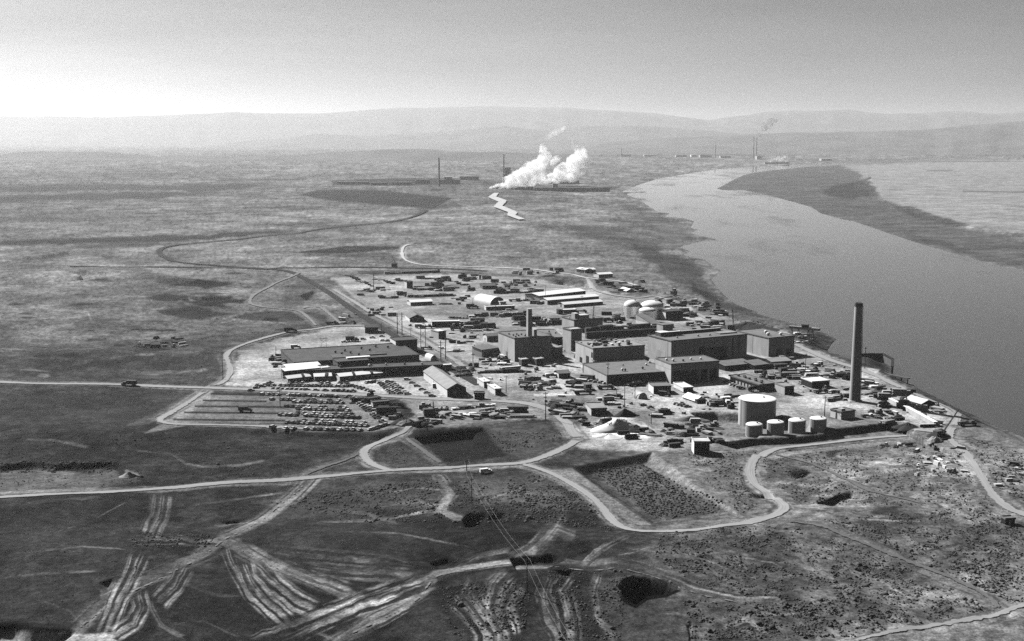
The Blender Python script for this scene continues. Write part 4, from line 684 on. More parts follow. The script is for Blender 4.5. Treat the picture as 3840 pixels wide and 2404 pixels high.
for i, (p1, p2, D, hh, lab) in enumerate([((2022, 1129), (2196, 1109), 22, 5.2, 'hindmost and widest of the long white roofed warehouses'), ((2053, 1143), (2246, 1127), 15, 4.4, 'middle one of the long white roofed warehouses'), ((2115, 1154), (2261, 1142), 11, 3.0, 'front low one of the long white roofed warehouses')]):
    bld('warehouse', lab, 'warehouse', p1, p2, D, hh, 'dark', 'whiteroof', 'gable_u', rise=1.6, group='long white roofed warehouses', ext=[('panel', 'L', 0, 1, 0, hh - .1, 'white', 'wall_panel'), ('panel', 'L', .4, .65, 0, 2.8, 'dark', 'door'), ('row', 'F', 6, .1, .9, 3, .2, 2.4, 'black', 'opening')])
bld('storage_van', 'short white topped shed with dark end in front of the long warehouses', 'shed', q('H', 345, 1052), q('H', 600, 1042), 9, 3, 'dark', 'whiteroof')
bld('dark_crate_shed', 'small dark sided hut left of the short white topped shed', 'hut', q('H', 235, 1070), q('H', 335, 1066), 6, 3.6, 'black', 'dark')
for i, (cx0, cy0, cx1, cy1, lab) in enumerate([(600, 215, 770, 240, 'white hut furthest left of three beyond the yard'), (770, 240, 985, 228, 'middle of three white huts beyond the yard'), (1050, 335, 1330, 318, 'white hut nearest the tanks of three beyond the yard')]):
    bld('field_hut', lab, 'hut', q('H', cx0, cy0), q('H', cx1, cy1), 12, 4, 'dark', 'whiteroof', 'gable_u', rise=1.5, group='white huts beyond the yard', ext=[('panel', 'L', 0, 1, 0, 3.8, 'white', 'wall_panel')])
t = bld('pipe_bridge', 'long dark pipe bridge running behind the unfinished building', 'pipe bridge', q('D', 0, 505), q('D', 1560, 418), 3.5, 4.6, 'dark', 'roof', z=4.6)
bld('service_annex', 'pale service annex squeezed between the cube building and the tower', 'annex', q('C', 1385, 980), q('C', 1560, 965), 20, 7.5, 'mid', 'lightroof', ext=[('panel', 'F', .2, .5, 0, 4, 'black', 'door'), ('vent', 3, 8, .8, 7.8, 1.4, 'white')])
bld('ramp_shed', 'low pale shed against the left wall of the unfinished building', 'shed', q('C', 1730, 950), q('C', 2010, 1075), 6, 3.4, 'light', 'paleroof', ext=[('row', 'F', 3, .2, .8, 1.6, 0, 2.4, 'black', 'door')])
bld('link_corridor', 'low covered link between the workshop and the unfinished building', 'corridor', q('D', 150, 1040), q('D', 1180, 985), 9, 5, 'dark', 'lightroof', z=5)
bld('lean_to', 'pale sided lean-to shed in front of the domed tanks', 'shed', q('D', 1235, 385), q('D', 1420, 378), 26, 2.6, 'mid', 'roof', 'shed', ang=27, L=9, rise=5.5, ext=[('panel', 'L', 0, 1, 0, 2.5, 'white', 'wall_panel')])
bld('tank_pump_house', 'dark fronted building with white end beside the small domed tank', 'pump house', q('I', 250, 815), q('I', 600, 790), 12, 7.5, 'dark', 'darkroof', ext=[('panel', 'L', 0, 1, 0, 7.2, 'white', 'wall_panel')])
bld('river_shed', 'low shed with sloping grey roof between the largest block and the car yard', 'shed', q('E', 600, 1215), q('E', 1120, 1160), 12, 3.4, 'black', 'roof', 'shed', rise=1.4)
bld('cross_shed', 'low grey roofed shed joined end on beside the sloping roofed shed', 'shed', q('E', 1150, 1200), q('E', 1420, 1165), 11, 3.2, 'black', 'roof', 'shed', rise=1.6)
t = bld('vented_building', 'long low building with a row of roof vents and pale eaves', 'workshop', (2848, 1468), (2907, 1463), 34, 4.2, 'light', 'roof', ang=24, over=.9, ext=[('row', 'L', 9, .06, .94, 1.5, .3, 2.6, 'black', 'window'), ('panel', 'F', .1, .35, 0, 3, 'black', 'door')] + [('block', a, a + 1.4, b, b + 1.6, 4.56, 5.8, 'dark', 'roof_vent') for a, b in ((3.2, 3), (6, 6.5), (3.8, 10), (6.4, 14), (3.5, 17), (3.6, 22), (5.2, 25), (3, 29))])
bld('dark_shed', 'dark square shed with pale left wall behind the big tank', 'shed', q('N', 1110, 600), q('N', 1270, 588), 12, 5, 'black', 'lightroof', ext=[('panel', 'L', 0, 1, 0, 4.8, 'light', 'wall_panel')])
bld('flat_shed', 'black sided flat shed with white roof sheets left of the tall chimney', 'shed', q('N', 1580, 490), q('N', 1880, 470), 14, 4.2, 'black', 'whiteroof')
bld('open_shelter', 'open shelter with sloping pale roof in front of the riverside block', 'shelter', q('E', 1480, 1110), q('E', 1860, 1085), 9, 2.4, 'black', 'lightroof', 'shed', rise=1.2)
bld('white_end_hut', 'small grey hut with white left end below the tall chimney', 'hut', q('O', 215, 1092), q('O', 420, 1062), 9, 4.2, 'wall', 'roof', ext=[('panel', 'L', 0, 1, 0, 4, 'white', 'wall_panel'), ('panel', 'F', .05, .52, .3, 3.6, 'mid', 'door'), ('block', 2, 5, 2, 5, 4.56, 6, 'light', 'roof_box')])
bld('tent_shed', 'white ridged tent shed beside the riverside road', 'tent', q('O', 1410, 915), None, 15, 2.6, 'dark', 'tarp', 'gable_v', ang=22, L=10, rise=2.0, ext=[('panel', 'L', 0, 1, 0, 2.5, 'white', 'wall_panel')])
bld('storage_bin', 'flat pale roofed shed with black front beside the gravel road fork', 'shed', q('L', 1600, 905), q('L', 1890, 895), 16, 4, 'black', 'lightroof', ext=[('panel', 'L', 0, 1, 0, 3.8, 'light', 'wall_panel')])
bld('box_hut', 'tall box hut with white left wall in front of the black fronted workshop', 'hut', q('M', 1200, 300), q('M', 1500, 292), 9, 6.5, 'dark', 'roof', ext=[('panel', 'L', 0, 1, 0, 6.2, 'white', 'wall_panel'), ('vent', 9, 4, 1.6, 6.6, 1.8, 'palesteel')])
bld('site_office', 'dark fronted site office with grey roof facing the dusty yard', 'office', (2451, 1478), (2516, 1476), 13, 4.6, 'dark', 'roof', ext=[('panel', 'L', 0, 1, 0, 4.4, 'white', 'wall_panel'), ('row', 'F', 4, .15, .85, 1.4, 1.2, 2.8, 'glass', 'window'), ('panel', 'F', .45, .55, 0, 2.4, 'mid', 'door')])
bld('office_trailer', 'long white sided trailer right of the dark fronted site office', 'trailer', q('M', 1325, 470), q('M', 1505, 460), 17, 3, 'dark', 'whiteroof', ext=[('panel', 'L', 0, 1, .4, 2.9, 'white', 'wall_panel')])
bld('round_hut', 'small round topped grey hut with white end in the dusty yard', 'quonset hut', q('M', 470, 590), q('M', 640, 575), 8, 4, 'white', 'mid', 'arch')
bld('canvas_tent', 'bright white pitched tent beside dark parked vehicles in the dusty yard', 'tent', q('M', 1545, 655), None, 14, 1.2, 'dark', 'whiteroof', 'gable_v', ang=25, L=8, rise=2.2)
bld('white_block_house', 'tall white pump box with front shaded black at the foot of the dirt yard', 'pump house', (2602.7, 1703.7), (2661, 1707), 9, 6.4, 'black', 'light', ang=0, ext=[('panel', 'L', 0, 1, -1, 6.2, 'white', 'wall_panel')])  # white left panel and black walls paint its sunlit and shaded sides
bld('dark_kiosk', 'small dark hut alone beside the road at the right edge', 'hut', (3770, 1959), (3806, 1957), 3.4, 2.4, 'black', 'roof', 'flat', z=0, ext=[('panel', 'F', .35, .6, 0, 2, 'light', 'door')])
bld('gatehouse', 'dark gabled gatehouse with pale end where the asphalt road enters the plant', 'gatehouse', q('A', 1860, 505), q('A', 2110, 500), 14, 5, 'dark', 'darkroof', 'gable_u', rise=1.5, ext=[('panel', 'L', 0, 1, 0, 4.8, 'light', 'wall_panel')])

# the dark roofed warehouse group on the left
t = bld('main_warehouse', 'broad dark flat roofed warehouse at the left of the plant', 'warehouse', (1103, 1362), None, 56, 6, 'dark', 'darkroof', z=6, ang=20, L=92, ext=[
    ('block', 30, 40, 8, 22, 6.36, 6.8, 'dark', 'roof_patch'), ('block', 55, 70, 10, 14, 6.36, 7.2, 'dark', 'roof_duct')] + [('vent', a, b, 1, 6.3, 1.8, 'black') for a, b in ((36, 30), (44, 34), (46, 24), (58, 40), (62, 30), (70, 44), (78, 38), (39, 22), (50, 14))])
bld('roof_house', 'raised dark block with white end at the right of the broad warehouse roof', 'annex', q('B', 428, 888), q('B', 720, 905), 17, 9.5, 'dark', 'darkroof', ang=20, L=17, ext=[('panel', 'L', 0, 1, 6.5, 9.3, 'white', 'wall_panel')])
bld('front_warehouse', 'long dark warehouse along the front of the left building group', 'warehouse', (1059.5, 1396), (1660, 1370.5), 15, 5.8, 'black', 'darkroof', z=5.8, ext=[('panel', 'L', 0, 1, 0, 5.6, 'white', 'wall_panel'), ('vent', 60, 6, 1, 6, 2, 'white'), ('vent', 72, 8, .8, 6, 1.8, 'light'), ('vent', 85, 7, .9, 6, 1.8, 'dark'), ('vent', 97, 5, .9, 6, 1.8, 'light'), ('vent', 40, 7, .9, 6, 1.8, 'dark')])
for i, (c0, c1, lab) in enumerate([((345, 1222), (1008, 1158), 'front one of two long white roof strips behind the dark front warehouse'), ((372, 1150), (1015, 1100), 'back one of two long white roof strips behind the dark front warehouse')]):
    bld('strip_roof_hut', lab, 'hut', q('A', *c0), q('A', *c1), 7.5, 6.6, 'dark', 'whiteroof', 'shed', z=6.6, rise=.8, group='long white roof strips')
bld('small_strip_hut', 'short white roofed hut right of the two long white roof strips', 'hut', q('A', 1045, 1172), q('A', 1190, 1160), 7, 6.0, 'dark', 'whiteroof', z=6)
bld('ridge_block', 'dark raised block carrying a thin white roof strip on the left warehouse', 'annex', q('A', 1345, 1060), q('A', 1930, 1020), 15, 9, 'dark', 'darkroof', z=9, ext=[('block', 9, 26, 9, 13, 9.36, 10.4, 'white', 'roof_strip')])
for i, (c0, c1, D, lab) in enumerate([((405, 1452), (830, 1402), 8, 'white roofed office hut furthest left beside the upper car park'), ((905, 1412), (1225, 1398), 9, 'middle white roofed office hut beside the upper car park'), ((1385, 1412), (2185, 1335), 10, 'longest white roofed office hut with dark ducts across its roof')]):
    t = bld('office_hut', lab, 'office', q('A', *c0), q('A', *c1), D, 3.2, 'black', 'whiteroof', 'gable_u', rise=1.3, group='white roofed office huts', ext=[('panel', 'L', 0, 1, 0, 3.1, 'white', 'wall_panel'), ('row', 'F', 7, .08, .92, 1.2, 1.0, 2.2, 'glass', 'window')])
    Ln = math.hypot(*(np.array(pw([q('A', *c1)])[0]) - np.array(pw([q('A', *c0)])[0])))
    for f in ((.62,), (.6,), (.30, .72))[i]: MB().hexa([(f * Ln, -.7, 3.2), (f * Ln + 1.6, -.7, 3.2), (f * Ln + 2.6, D * .5, 4.5), (f * Ln + 1, D * .5, 4.5)], [(f * Ln, -.7, 4.0), (f * Ln + 1.6, -.7, 4.0), (f * Ln + 2.6, D * .5, 5.3), (f * Ln + 1, D * .5, 5.3)]).build('roof_duct', M['black'], t)
for i, (c0, c1, lab) in enumerate([((650, 205), (755, 200), 'shorter white topped trailer behind the big gabled shed'), ((800, 200), (980, 190), 'longer white topped trailer behind the big gabled shed')]):
    bld('white_trailer', lab, 'trailer', q('K', *c0), q('K', *c1), 6, 3.4, 'dark', 'whiteroof', group='white trailers behind the gabled shed')
bld('dome_tent', 'small rounded white tent right of the dark front warehouse', 'tent', q('B', 1080, 1028), q('B', 1205, 1015), 10, 4.2, 'white', 'whiteroof', 'arch')
bld('gabled_shed', 'big gabled shed with long white side wall and pale grey roof', 'shed', (1677.6, 1489), None, 64, 5.3, 'black', 'lightroof', 'gable_v', ang=17.6, L=12.5, rise=3.2, ext=[('panel', 'L', 0, 1, 0, 5.1, 'white', 'side_wall'), ('panel', 'L', .42, .52, 0, 3.8, 'black', 'door'), ('block', -2.2, -.1, 30, 33, 0, 3, 'white', 'porch'), ('panel', 'F', .32, .5, 1.0, 4.0, 'light', 'door'), ('row', 'L', 6, .6, .95, 1.4, 1.6, 2.8, 'glass', 'window')])
bld('white_end_shed', 'small black shed with white left wall right of the big gabled shed', 'shed', q('K', 1405, 755), q('K', 1600, 752), 5, 3.8, 'black', 'darkroof', ext=[('panel', 'L', 0, 1, 0, 3.6, 'white', 'wall_panel')])
for i, (p, ang, Ln, lab) in enumerate([((1857, 1483), 107, 17, 'nearer long white van trailer beside the utility pole'), ((1815, 1456), 107, 16, 'further long white van trailer behind the nearer one')]):
    bld('van_trailer', lab, 'trailer', p, None, Ln, 3.8, 'white', 'whiteroof', ang=18, L=4.2, group='white van trailers', ext=[('panel', 'F', 0, 1, .3, 3.6, 'black', 'door'), ('row', 'L', 2, .2, .85, 1, .0, .8, 'tyre', 'wheel'), ('vent', 2, Ln * .4, .6, 3.9, .8, 'dark')])
for i, (c0, c1, lab) in enumerate([((790, 1130), (905, 1122), 'left one of two dark box huts in the shadow of the cube building'), ((1068, 1120), (1205, 1108), 'right one of two dark box huts in the shadow of the cube building')]):
    bld('switch_hut', lab, 'hut', q('C', *c0), q('C', *c1), 6, 4.6, 'dark', 'light', group='dark box huts below the cube building')
bld('low_platform', 'long low white topped platform in front of the cube building', 'platform', q('C', 420, 1225), q('C', 770, 1195), 5, 2.2, 'black', 'whiteroof')
bld('peaked_hut', 'small hut with white peaked side in the middle of the dirt yard', 'hut', q('L', 985, 200), q('L', 1200, 185), 9, 3.4, 'black', 'roof', 'gable_u', rise=1.4, ext=[('panel', 'L', 0, 1, 0, 3.2, 'white', 'wall_panel')])
bld('yard_cabin', 'dark box cabin standing alone among the stacks in the upper yard', 'hut', q('F', 1480, 438), q('F', 1600, 432), 8, 6.8, 'dark', 'darkroof', ext=[('panel', 'L', 0, 1, 0, 6.6, 'white', 'wall_panel')])
bld('dark_flat_shed', 'wide black roofed shed among the stacks of the upper yard', 'shed', q('G', 860, 455), q('G', 1005, 425), 22, 3, 'dark', 'darkroof', ang=10)
bld('white_ridge_tent', 'white ridged tent among the piles behind the domed tanks', 'tent', q('H', 1610, 625), None, 18, 1.5, 'dark', 'whiteroof', 'gable_v', ang=20, L=9, rise=2.0)
bld('yard_box_trailer', 'large dark box trailer beside the angled car row', 'trailer', q('J', 1755, 580), q('J', 2020, 560), 5.5, 3.4, 'dark', 'dark', ext=[('panel', 'L', 0, 1, .3, 3.2, 'mid', 'wall_panel')])
bld('low_box_trailer', 'black flat trailer behind the large dark box trailer', 'trailer', q('J', 1680, 500), q('J', 1880, 470), 5.5, 2.6, 'black', 'darkroof')

# ------------------------------------------------------------------ tanks and the chimney
def tank(label, xl, xr, yb, ye, yt, cat='storage tank', group=None, name='storage_tank', wall='tank', ladder=True, zoff=-.2):
    xc = (xl + xr) / 2; x, y, z = P3(xc, yb); d = math.hypot(y * fw[1], 0) + (z - HCAM) * fw[2] * 0
    rad = (xr - xl) / 2 * (y * fw[1] + (z - HCAM) * fw[2]) / F_PX
    H = zat(x, y, ye) - z; rise = max(.6, zat(x, y - 0, yt) - zat(x, y, ye) - rad * .12)
    t = empty(name, (x, y, z + zoff), 0); tag(t, label, cat, group)
    sh = MB().lathe(0, 0, [(rad, -1), (rad, H)], 72).build('shell', M[wall], t)
    prof = [(rad * 1.012, H + .02), (rad * 1.012, H + .3)] + [(rad * math.cos(a), H + .3 + rise * math.sin(a)) for a in np.linspace(.12, 1.50, 8)]
    ro = MB().lathe(0, 0, prof, 64).build('roof', M['white'], t)
    if ladder:
        l = MB(); a = R(200)
        for s in (-.3, .3): l.bar(((rad + .25) * math.cos(a) + s * math.sin(a), (rad + .25) * math.sin(a) - s * math.cos(a), 0), ((rad + .25) * math.cos(a) + s * math.sin(a), (rad + .25) * math.sin(a) - s * math.cos(a), H + .9), .06)
        l.build('ladder', M['palesteel'], t)
        MB().lathe(rad * .3, -rad * .2, [(.5, H + .3 + rise * .8), (.5, H + rise + 1.0)], 10).build('vent', M['palesteel'], t)
    return t
tank('largest flat topped tank standing behind the four small tanks', 2768.7, 2907, 1590, 1494, 1480)
for i, (a, b, yb, ye, yt, w) in enumerate([(2796, 2859, 1631, 1592, 1581, 'leftmost'), (2875.7, 2939, 1628, 1583, 1573, 'second from left'), (2956, 3020, 1622, 1577, 1565, 'third from left'), (3036, 3098, 1613, 1569, 1560, 'rightmost')]):
    tank(f'{w} of the four small white tanks on the embankment', a, b, yb, ye, yt, group='four small tanks on the embankment')
tank('tall white domed tank at the left of the rear tank cluster', 2339, 2402, 1190, 1146, 1121, group='domed tanks at the rear', name='domed_tank', wall='dome')
tank('broad white domed tank at the back of the rear tank cluster', 2402, 2487, 1190, 1146, 1122, group='domed tanks at the rear', name='domed_tank', wall='dome')
tank('nearer white domed tank in front of the rear tank cluster', 2395.6, 2458, 1206, 1164, 1149, group='domed tanks at the rear', name='domed_tank', wall='dome')
tank('small domed tank with dark side right of the rear tank cluster', 2485, 2532, 1186, 1169, 1155, group='domed tanks at the rear', name='domed_tank', wall='light')
def chimney():
    x, y, z = P3(3205, 1503); H = zat(x, y, 1134) - z
    k = (y * fw[1] + (z - HCAM) * fw[2]) / F_PX
    t = empty('chimney', (x, y, z - .3)); tag(t, 'tall tapering concrete chimney standing alone beside the river', 'chimney')
    rb, rt = 20.5 * k, 14.2 * k
    s = MB().lathe(0, 0, [(rb * 1.0, -1)] + [(rb + (rt - rb) * f, H * f) for f in np.linspace(0, .965, 8)], 72).build('shaft', M['conc'], t)
    MB().lathe(0, 0, [(rt + .18, H * .965 + .01), (rt + .22, H)], 40).build('rim', M['dark'], t)
    MB().lathe(0, 0, [(rt * .8, H + .01), (rt * .8, H + .12)], 32).build('flue_opening', M['black'], t)
    MB().box(-rb - 1, rb + 1, -rb - 1, rb + 1, -1, .8).build('footing', M['light'], t)
    l = MB(); l.bar((rb + .3, -.6, .8), (rt + .35, -.6, H * .97), .09); l.bar((rb + .3, -.1, .8), (rt + .35, -.1, H * .97), .09); l.build('ladder', M['steel'], t)
chimney()
# ------------------------------------------------------------------ poles, wires, cranes
ORD = 'first second third fourth fifth sixth seventh eighth ninth tenth eleventh twelfth thirteenth fourteenth fifteenth sixteenth seventeenth eighteenth nineteenth twentieth twenty-first twenty-second twenty-third twenty-fourth twenty-fifth twenty-sixth twenty-seventh twenty-eighth twenty-ninth thirtieth thirty-first thirty-second thirty-third thirty-fourth thirty-fifth thirty-sixth thirty-seventh thirty-eighth thirty-ninth fortieth'.split()
def pole(label, px, yt, yb, kind='T', r=.16):
    x, y, z = P3(px, yb); H = zat(x, y, yt) - z
    nm = 'utility_pole' if kind != 'H' else 'pole_frame'
    t = empty(nm, (x, y, z), R(random.uniform(-12, 12) + 20)); tag(t, label, 'utility pole', 'wooden utility poles')
    if kind == 'H':
        for s in (-1, 1): MB().bar((s * 2.0, 0, -.5), (s * 2.0, 0, H), r * 1.3, 7, 0, r).build('pole', M['pole'], t)
        MB().box(-3.6, 3.6, -.15, .15, H - 1.6, H - 1.3).build('crossarm', M['pole'], t)
        b = MB(); b.bar((-2, .1, H * .45), (2, .1, H * .75), .1); b.bar((2, -.1, H * .45), (-2, -.1, H * .75), .1); b.build('brace', M['pole'], t)
    else:
        MB().bar((0, 0, -.5), (0, 0, H), r * 1.35, 7, 0, r * .8).build('pole', M['pole'], t)
        if kind in 'TW':
            w = 1.5 if kind == 'T' else 7
            MB().box(-w, w, .17, .33, H - 1.2, H - .9).build('crossarm', M['pole'], t)
            ins = MB()
            for s in (-.9, -.45, .45, .9): ins.lathe(s * w, .25, [(.09, H - .88), (.06, H - .55)], 6)
            ins.build('insulator', M['palesteel'], t)
        if kind == 'L': MB().lathe(0, 0, [(.5, H), (.6, H + .7), (.3, H + 1.1)], 10).build('lamp', M['dark'], t)
    return t, Vector((x, y, z + H))
PW = {}
for key, lab, px, yt, yb, kd, r in [
  ('a', 'tall thick utility pole at the road fork in front of the dirt yard', 2046, 1470, 1573, 'T', .26), ('b', 'utility pole in the open foreground with its shadow on scraped ground', 1976, 2092, 2219, 'T', .2),
  ('c', 'utility pole beside the foreground road left of the pale parked vehicle', 1750, 1722, 1766, 'T', .2), ('d', 'slim utility pole below the foreground road near the twin wheel track', 1769, 1791, 1890, 'T', .16),
  ('e', 'utility pole among the parked rows at the left of the car park', 1050.5, 1459, 1529, 'T', .2), ('f', 'utility pole on the grass left of the perimeter road', 836, 1318, 1424, 'T', .18),
  ('g', 'utility pole beside the shed with black front in the upper yard', 1481, 1090, 1122, 'I', .2), ('h', 'pole with very wide crossarm at the left of the upper yard', 1402, 1022, 1097, 'W', .35),
  ('i', 'two legged pole frame left of the dark gable ended shed', 1499, 1172, 1256, 'H', .3), ('j', 'two legged pole frame below the boxy hut with white roof', 1662, 1276, 1347, 'H', .28),
  ('k', 'double pole beside the plant road behind the left warehouses', 1587, 1216, 1306, 'H', .2), ('l', 'short utility pole beside the dark gatehouse', 1430, 1208, 1247, 'I', .2), ('m', 'utility pole on the verge beside the raised dark roof block', 1541, 1228, 1306, 'T', .18),
  ('n', 'utility pole behind the big gabled shed', 1774, 1325, 1404, 'T', .24), ('o', 'short thin pole right of the big gabled shed', 1782, 1378, 1402, 'I', .14), ('p', 'utility pole behind the long white van trailers', 1898, 1408, 1474, 'T', .2),
  ('r', 'utility pole standing against the black fronted workshop', 2279, 1360, 1460, 'T', .22), ('s', 'utility pole in the dusty yard left of the round topped hut', 2342, 1442, 1527, 'T', .2), ('t', 'utility pole at the right edge of the white sand heap', 2267, 1555, 1610, 'T', .2),
  ('u', 'thin pole at the right end of the workshop front', 2381, 1446, 1493, 'I', .2), ('v', 'thin pole between the sand heap and the big tank', 2442, 1547, 1590, 'I', .18), ('w', 'utility pole between the big tank and the tall chimney', 3092, 1486, 1562, 'T', .24),
  ('x', 'utility pole at the front edge of the lumber lot', 1602, 1564, 1617, 'T', .18), ('y', 'lamp topped pole right of the tall chimney by the river', 3243, 1308, 1382, 'L', .22), ('z', 'utility pole beside the warehouses on the slope below the dark pit', 2045, 1069, 1126, 'I', .18),
  ('aa', 'utility pole in front of the round topped white hut', 1858, 1127, 1174, 'I', .18), ('ab', 'pole left of the round topped white hut', 1773, 1118, 1160, 'I', .18), ('ac', 'utility pole among stacks in front of the cube building', 1811, 1190, 1225, 'I', .2),
  ('ad', 'utility pole in front of the middle long warehouse', 2182, 1108, 1146, 'T', .2), ('ae', 'utility pole on the skyline side of the domed tanks', 2374, 1054, 1086, 'T', .2), ('af', 'thin pole behind the broad dark left warehouse', 1214, 1262, 1312, 'H', .12), ('ag', 'pole at the back left corner of the broad dark warehouse', 1035, 1300, 1332, 'I', .2),
  ('ah', 'thin pole at the left end of the dark front warehouse', 1058, 1345, 1385, 'I', .16), ('ai', 'pole beside the short black white-walled shed', 1726, 1384, 1418, 'I', .18), ('aj', 'utility pole among stacks at the right of the car yard', 3020, 1325, 1395, 'T', .2), ('ak', 'thin pole at the corner of the vented building yard', 2312, 1460, 1478, 'I', .16)]:
    PW[key] = pole(lab, px, yt, yb, kd, r)
def wire(label, pts, r=.05, sag=2.5):
    b = MB(); P = [Vector(p) for p in pts]
    for p, q2 in zip(P[:-1], P[1:]):
        prev = p; n = 14
        for k in range(1, n + 1):
            f = k / n; c = p.lerp(q2, f); c.z -= sag * 4 * f * (1 - f); b.bar(prev, c, r, 4); prev = c
    o = b.build('power_line', M['palesteel']); tag(o, label, 'cable', 'power line wires over the foreground'); return o
tb, tc, td = PW['b'][1], PW['c'][1], PW['d'][1]
xb, yb_ = map(float, G0(2190, 2600)); ex = Vector((xb, yb_, zg(xb, yb_) + 12))
for i, s in enumerate((-1.1, 1.1)):
    off = Vector((s * .95, s * .3, -.7)); wire(('left' if s < 0 else 'right') + ' power line wire running from the foreground pole to the bottom edge', [tc + off, td + off, tb + off, ex + off], .024)

def crane(label, px, yb, boom_px, boom_y, ang=20, s=1.0, boom_w=.55, kind='crawler crane'):
    x, y, z = P3(px, yb); t = empty('crawler_crane', (x, y, z), 0); tag(t, label, 'crane', 'crawler cranes on the site')
    a = R(ang)
    for sd in (-1, 1): MB().obox(-sd * 1.6 * s * math.sin(a), sd * 1.6 * s * math.cos(a), 5.2 * s, .9 * s, 0, 1.1 * s, a).build('track', M['tyre'], t)
    MB().obox(0, 0, 2.6 * s, 2.2 * s, .9 * s, 1.3 * s, a).build('turntable', M['dark'], t)
    h = MB().obox(-.8 * s * math.cos(a), -.8 * s * math.sin(a), 4.6 * s, 3.0 * s, 1.32 * s, 3.9 * s, a, 0, 1).build('house', M['dark'], t)
    MB().obox(1.9 * s * math.cos(a) - 1.0 * s * math.sin(a), 1.9 * s * math.sin(a) + 1.0 * s * math.cos(a), 1.4 * s, 1.1 * s, 1.4 * s, 3.7 * s, a).build('cab', M['glass'], t)
    tx, ty = x + (boom_px - px) * (y / F_PX), y + 4; tz = zat(tx, ty, boom_y); p0 = Vector((1.6 * s, 0, 1.8 * s)); p1 = Vector((tx - x, ty - y, tz - z))
    b = MB(); d = (p1 - p0).normalized(); e = d.orthogonal().normalized() * boom_w; f = d.cross(e)
    cs = [e + f, e - f, -e - f, -e + f]; L = (p1 - p0).length; n = max(4, int(L / (3 * boom_w + .6)))
    for c in cs: b.bar(p0 + c * .5, p1 + c * .35, .11, 4)
    for k in range(n):
        for i in range(4): b.bar(p0.lerp(p1, k / n) + cs[i] * .42, p0.lerp(p1, (k + 1) / n) + cs[(i + 1) % 4] * .42, .07, 3)
    b.build('boom', M['steel'], t)
    w = MB(); w.bar(p1, Vector((-2.2 * s, 0, 5.2 * s)), .05, 3); w.bar(p1, p1 + Vector((.2, 0, -L * .45)), .05, 3); w.bar(Vector((-2.2 * s, 0, 3.9 * s)), Vector((-2.2 * s, 0, 5.2 * s)), .12, 4); w.build('cable', M['steel'], t)
    MB().obox(p1.x + .2, p1.y, .8, .8, p1.z - L * .45 - 1.1, p1.z - L * .45, 0).build('hook_block', M['dark'], t)
crane('dark crawler crane with short raised boom in front of the big gabled shed', 1612, 1562, 1624, 1506, 15, 1.25)
crane('crawler crane with long leaning boom at the river road fork', 3520, 1640, 3602, 1534, 30, 1.0)
crane('crawler crane with upright boom behind the largest grey block', 2742, 1240, 2748, 1160, 10, 1.3, .9)
crane('crawler crane with tall lattice boom behind the unfinished building', 2210, 1250, 2228, 1147, 20, 1.2, .8)
crane('crawler crane working beside the riverside road above the ramp wall', 3392, 1530, 3402, 1478, 40, 1.3)
crane('small excavator crane with low jib beside the black fronted workshop', 2208, 1462, 2226, 1452, 25, 1.0)
crane('distant thin crane at the dark yard edge road', 1480, 1003, 1470, 960, 15, 1.4, .7)

# ------------------------------------------------------------------ vehicles
PAINT = {'black': mat('black_car_paint', .025, .3, .1, .5, .5), 'dark grey': mat('dark_car_paint', .08, .3, .1, .5, .5), 'mid grey': mat('grey_car_paint', .24, .35, .1, .5, .5), 'pale': mat('pale_car_paint', .50, .35, .08, .5, .5), 'white': mat('white_car_paint', .80, .35, .05, .5, .5)}
def car_mesh(kind):
    b = MB(); W = .93
    if kind == 'sedan': body = [(-2.5, .35), (2.5, .35), (2.5, .82), (1.2, .95), (-1.75, .98), (-2.5, .9)]; top = [(-1.75, .98), (1.15, .95), (.55, 1.52), (-1.2, 1.52)]
    elif kind == 'wagon': body = [(-2.45, .35), (2.45, .35), (2.45, .85), (1.2, .98), (-2.4, 1.0)]; top = [(-2.4, 1.0), (1.2, .98), (.6, 1.6), (-2.2, 1.6)]
    else: body = [(-2.6, .45), (2.5, .45), (2.5, .98), (1.3, 1.08), (-2.6, 1.1)]; top = [(-.7, 1.1), (1.3, 1.08), (.7, 1.8), (-.6, 1.8)]
    def ext(pl, w, wt, mi):
        n = len(pl); zs = [p[1] for p in pl]; zm = max(zs); z0 = min(zs)
        ww = [w + (wt - w) * ((p[1] - z0) / max(.01, zm - z0)) for p in pl]
        return b.hexa([(p[0], -k, p[1]) for p, k in zip(pl, ww)], [(p[0], k, p[1]) for p, k in zip(pl, ww)], mi)
    ext(body, W, W * .96, 0); ext(top, W * .92, W * .74, 1)
    tp = max(p[1] for p in top); xs = [p[0] for p in top if p[1] == tp]
    b.box(min(xs) - .06, max(xs) + .06, -W * .75, W * .75, tp + .005, tp + .05, 0)
    if kind == 'pickup': b.box(-2.5, -.85, -.72, .72, 1.105, 1.13, 2)
    for sx in (-1.55, 1.55):
        for sy in (-1, 1):
            n = 10; y0, y1 = (sy * .72, sy * .96); r = .36
            b.hexa([(sx + r * math.cos(2 * math.pi * k / n), min(y0, y1), .36 + r * math.sin(2 * math.pi * k / n)) for k in range(n)], [(sx + r * math.cos(2 * math.pi * k / n), max(y0, y1), .36 + r * math.sin(2 * math.pi * k / n)) for k in range(n)], 2)
    return b
CARS = {}
for kd in ('sedan', 'wagon', 'pickup'):
    for pn, pm in PAINT.items(): CARS[kd, pn] = car_mesh(kd).mesh('car_' + kd, [pm, M['glass'], M['tyre']])
def ground_pts(pts):
    a = np.array(pts, float); X, Y, Z = Gh(a[:, 0], a[:, 1], 4); return list(zip(X.tolist(), Y.tolist(), Z.tolist()))
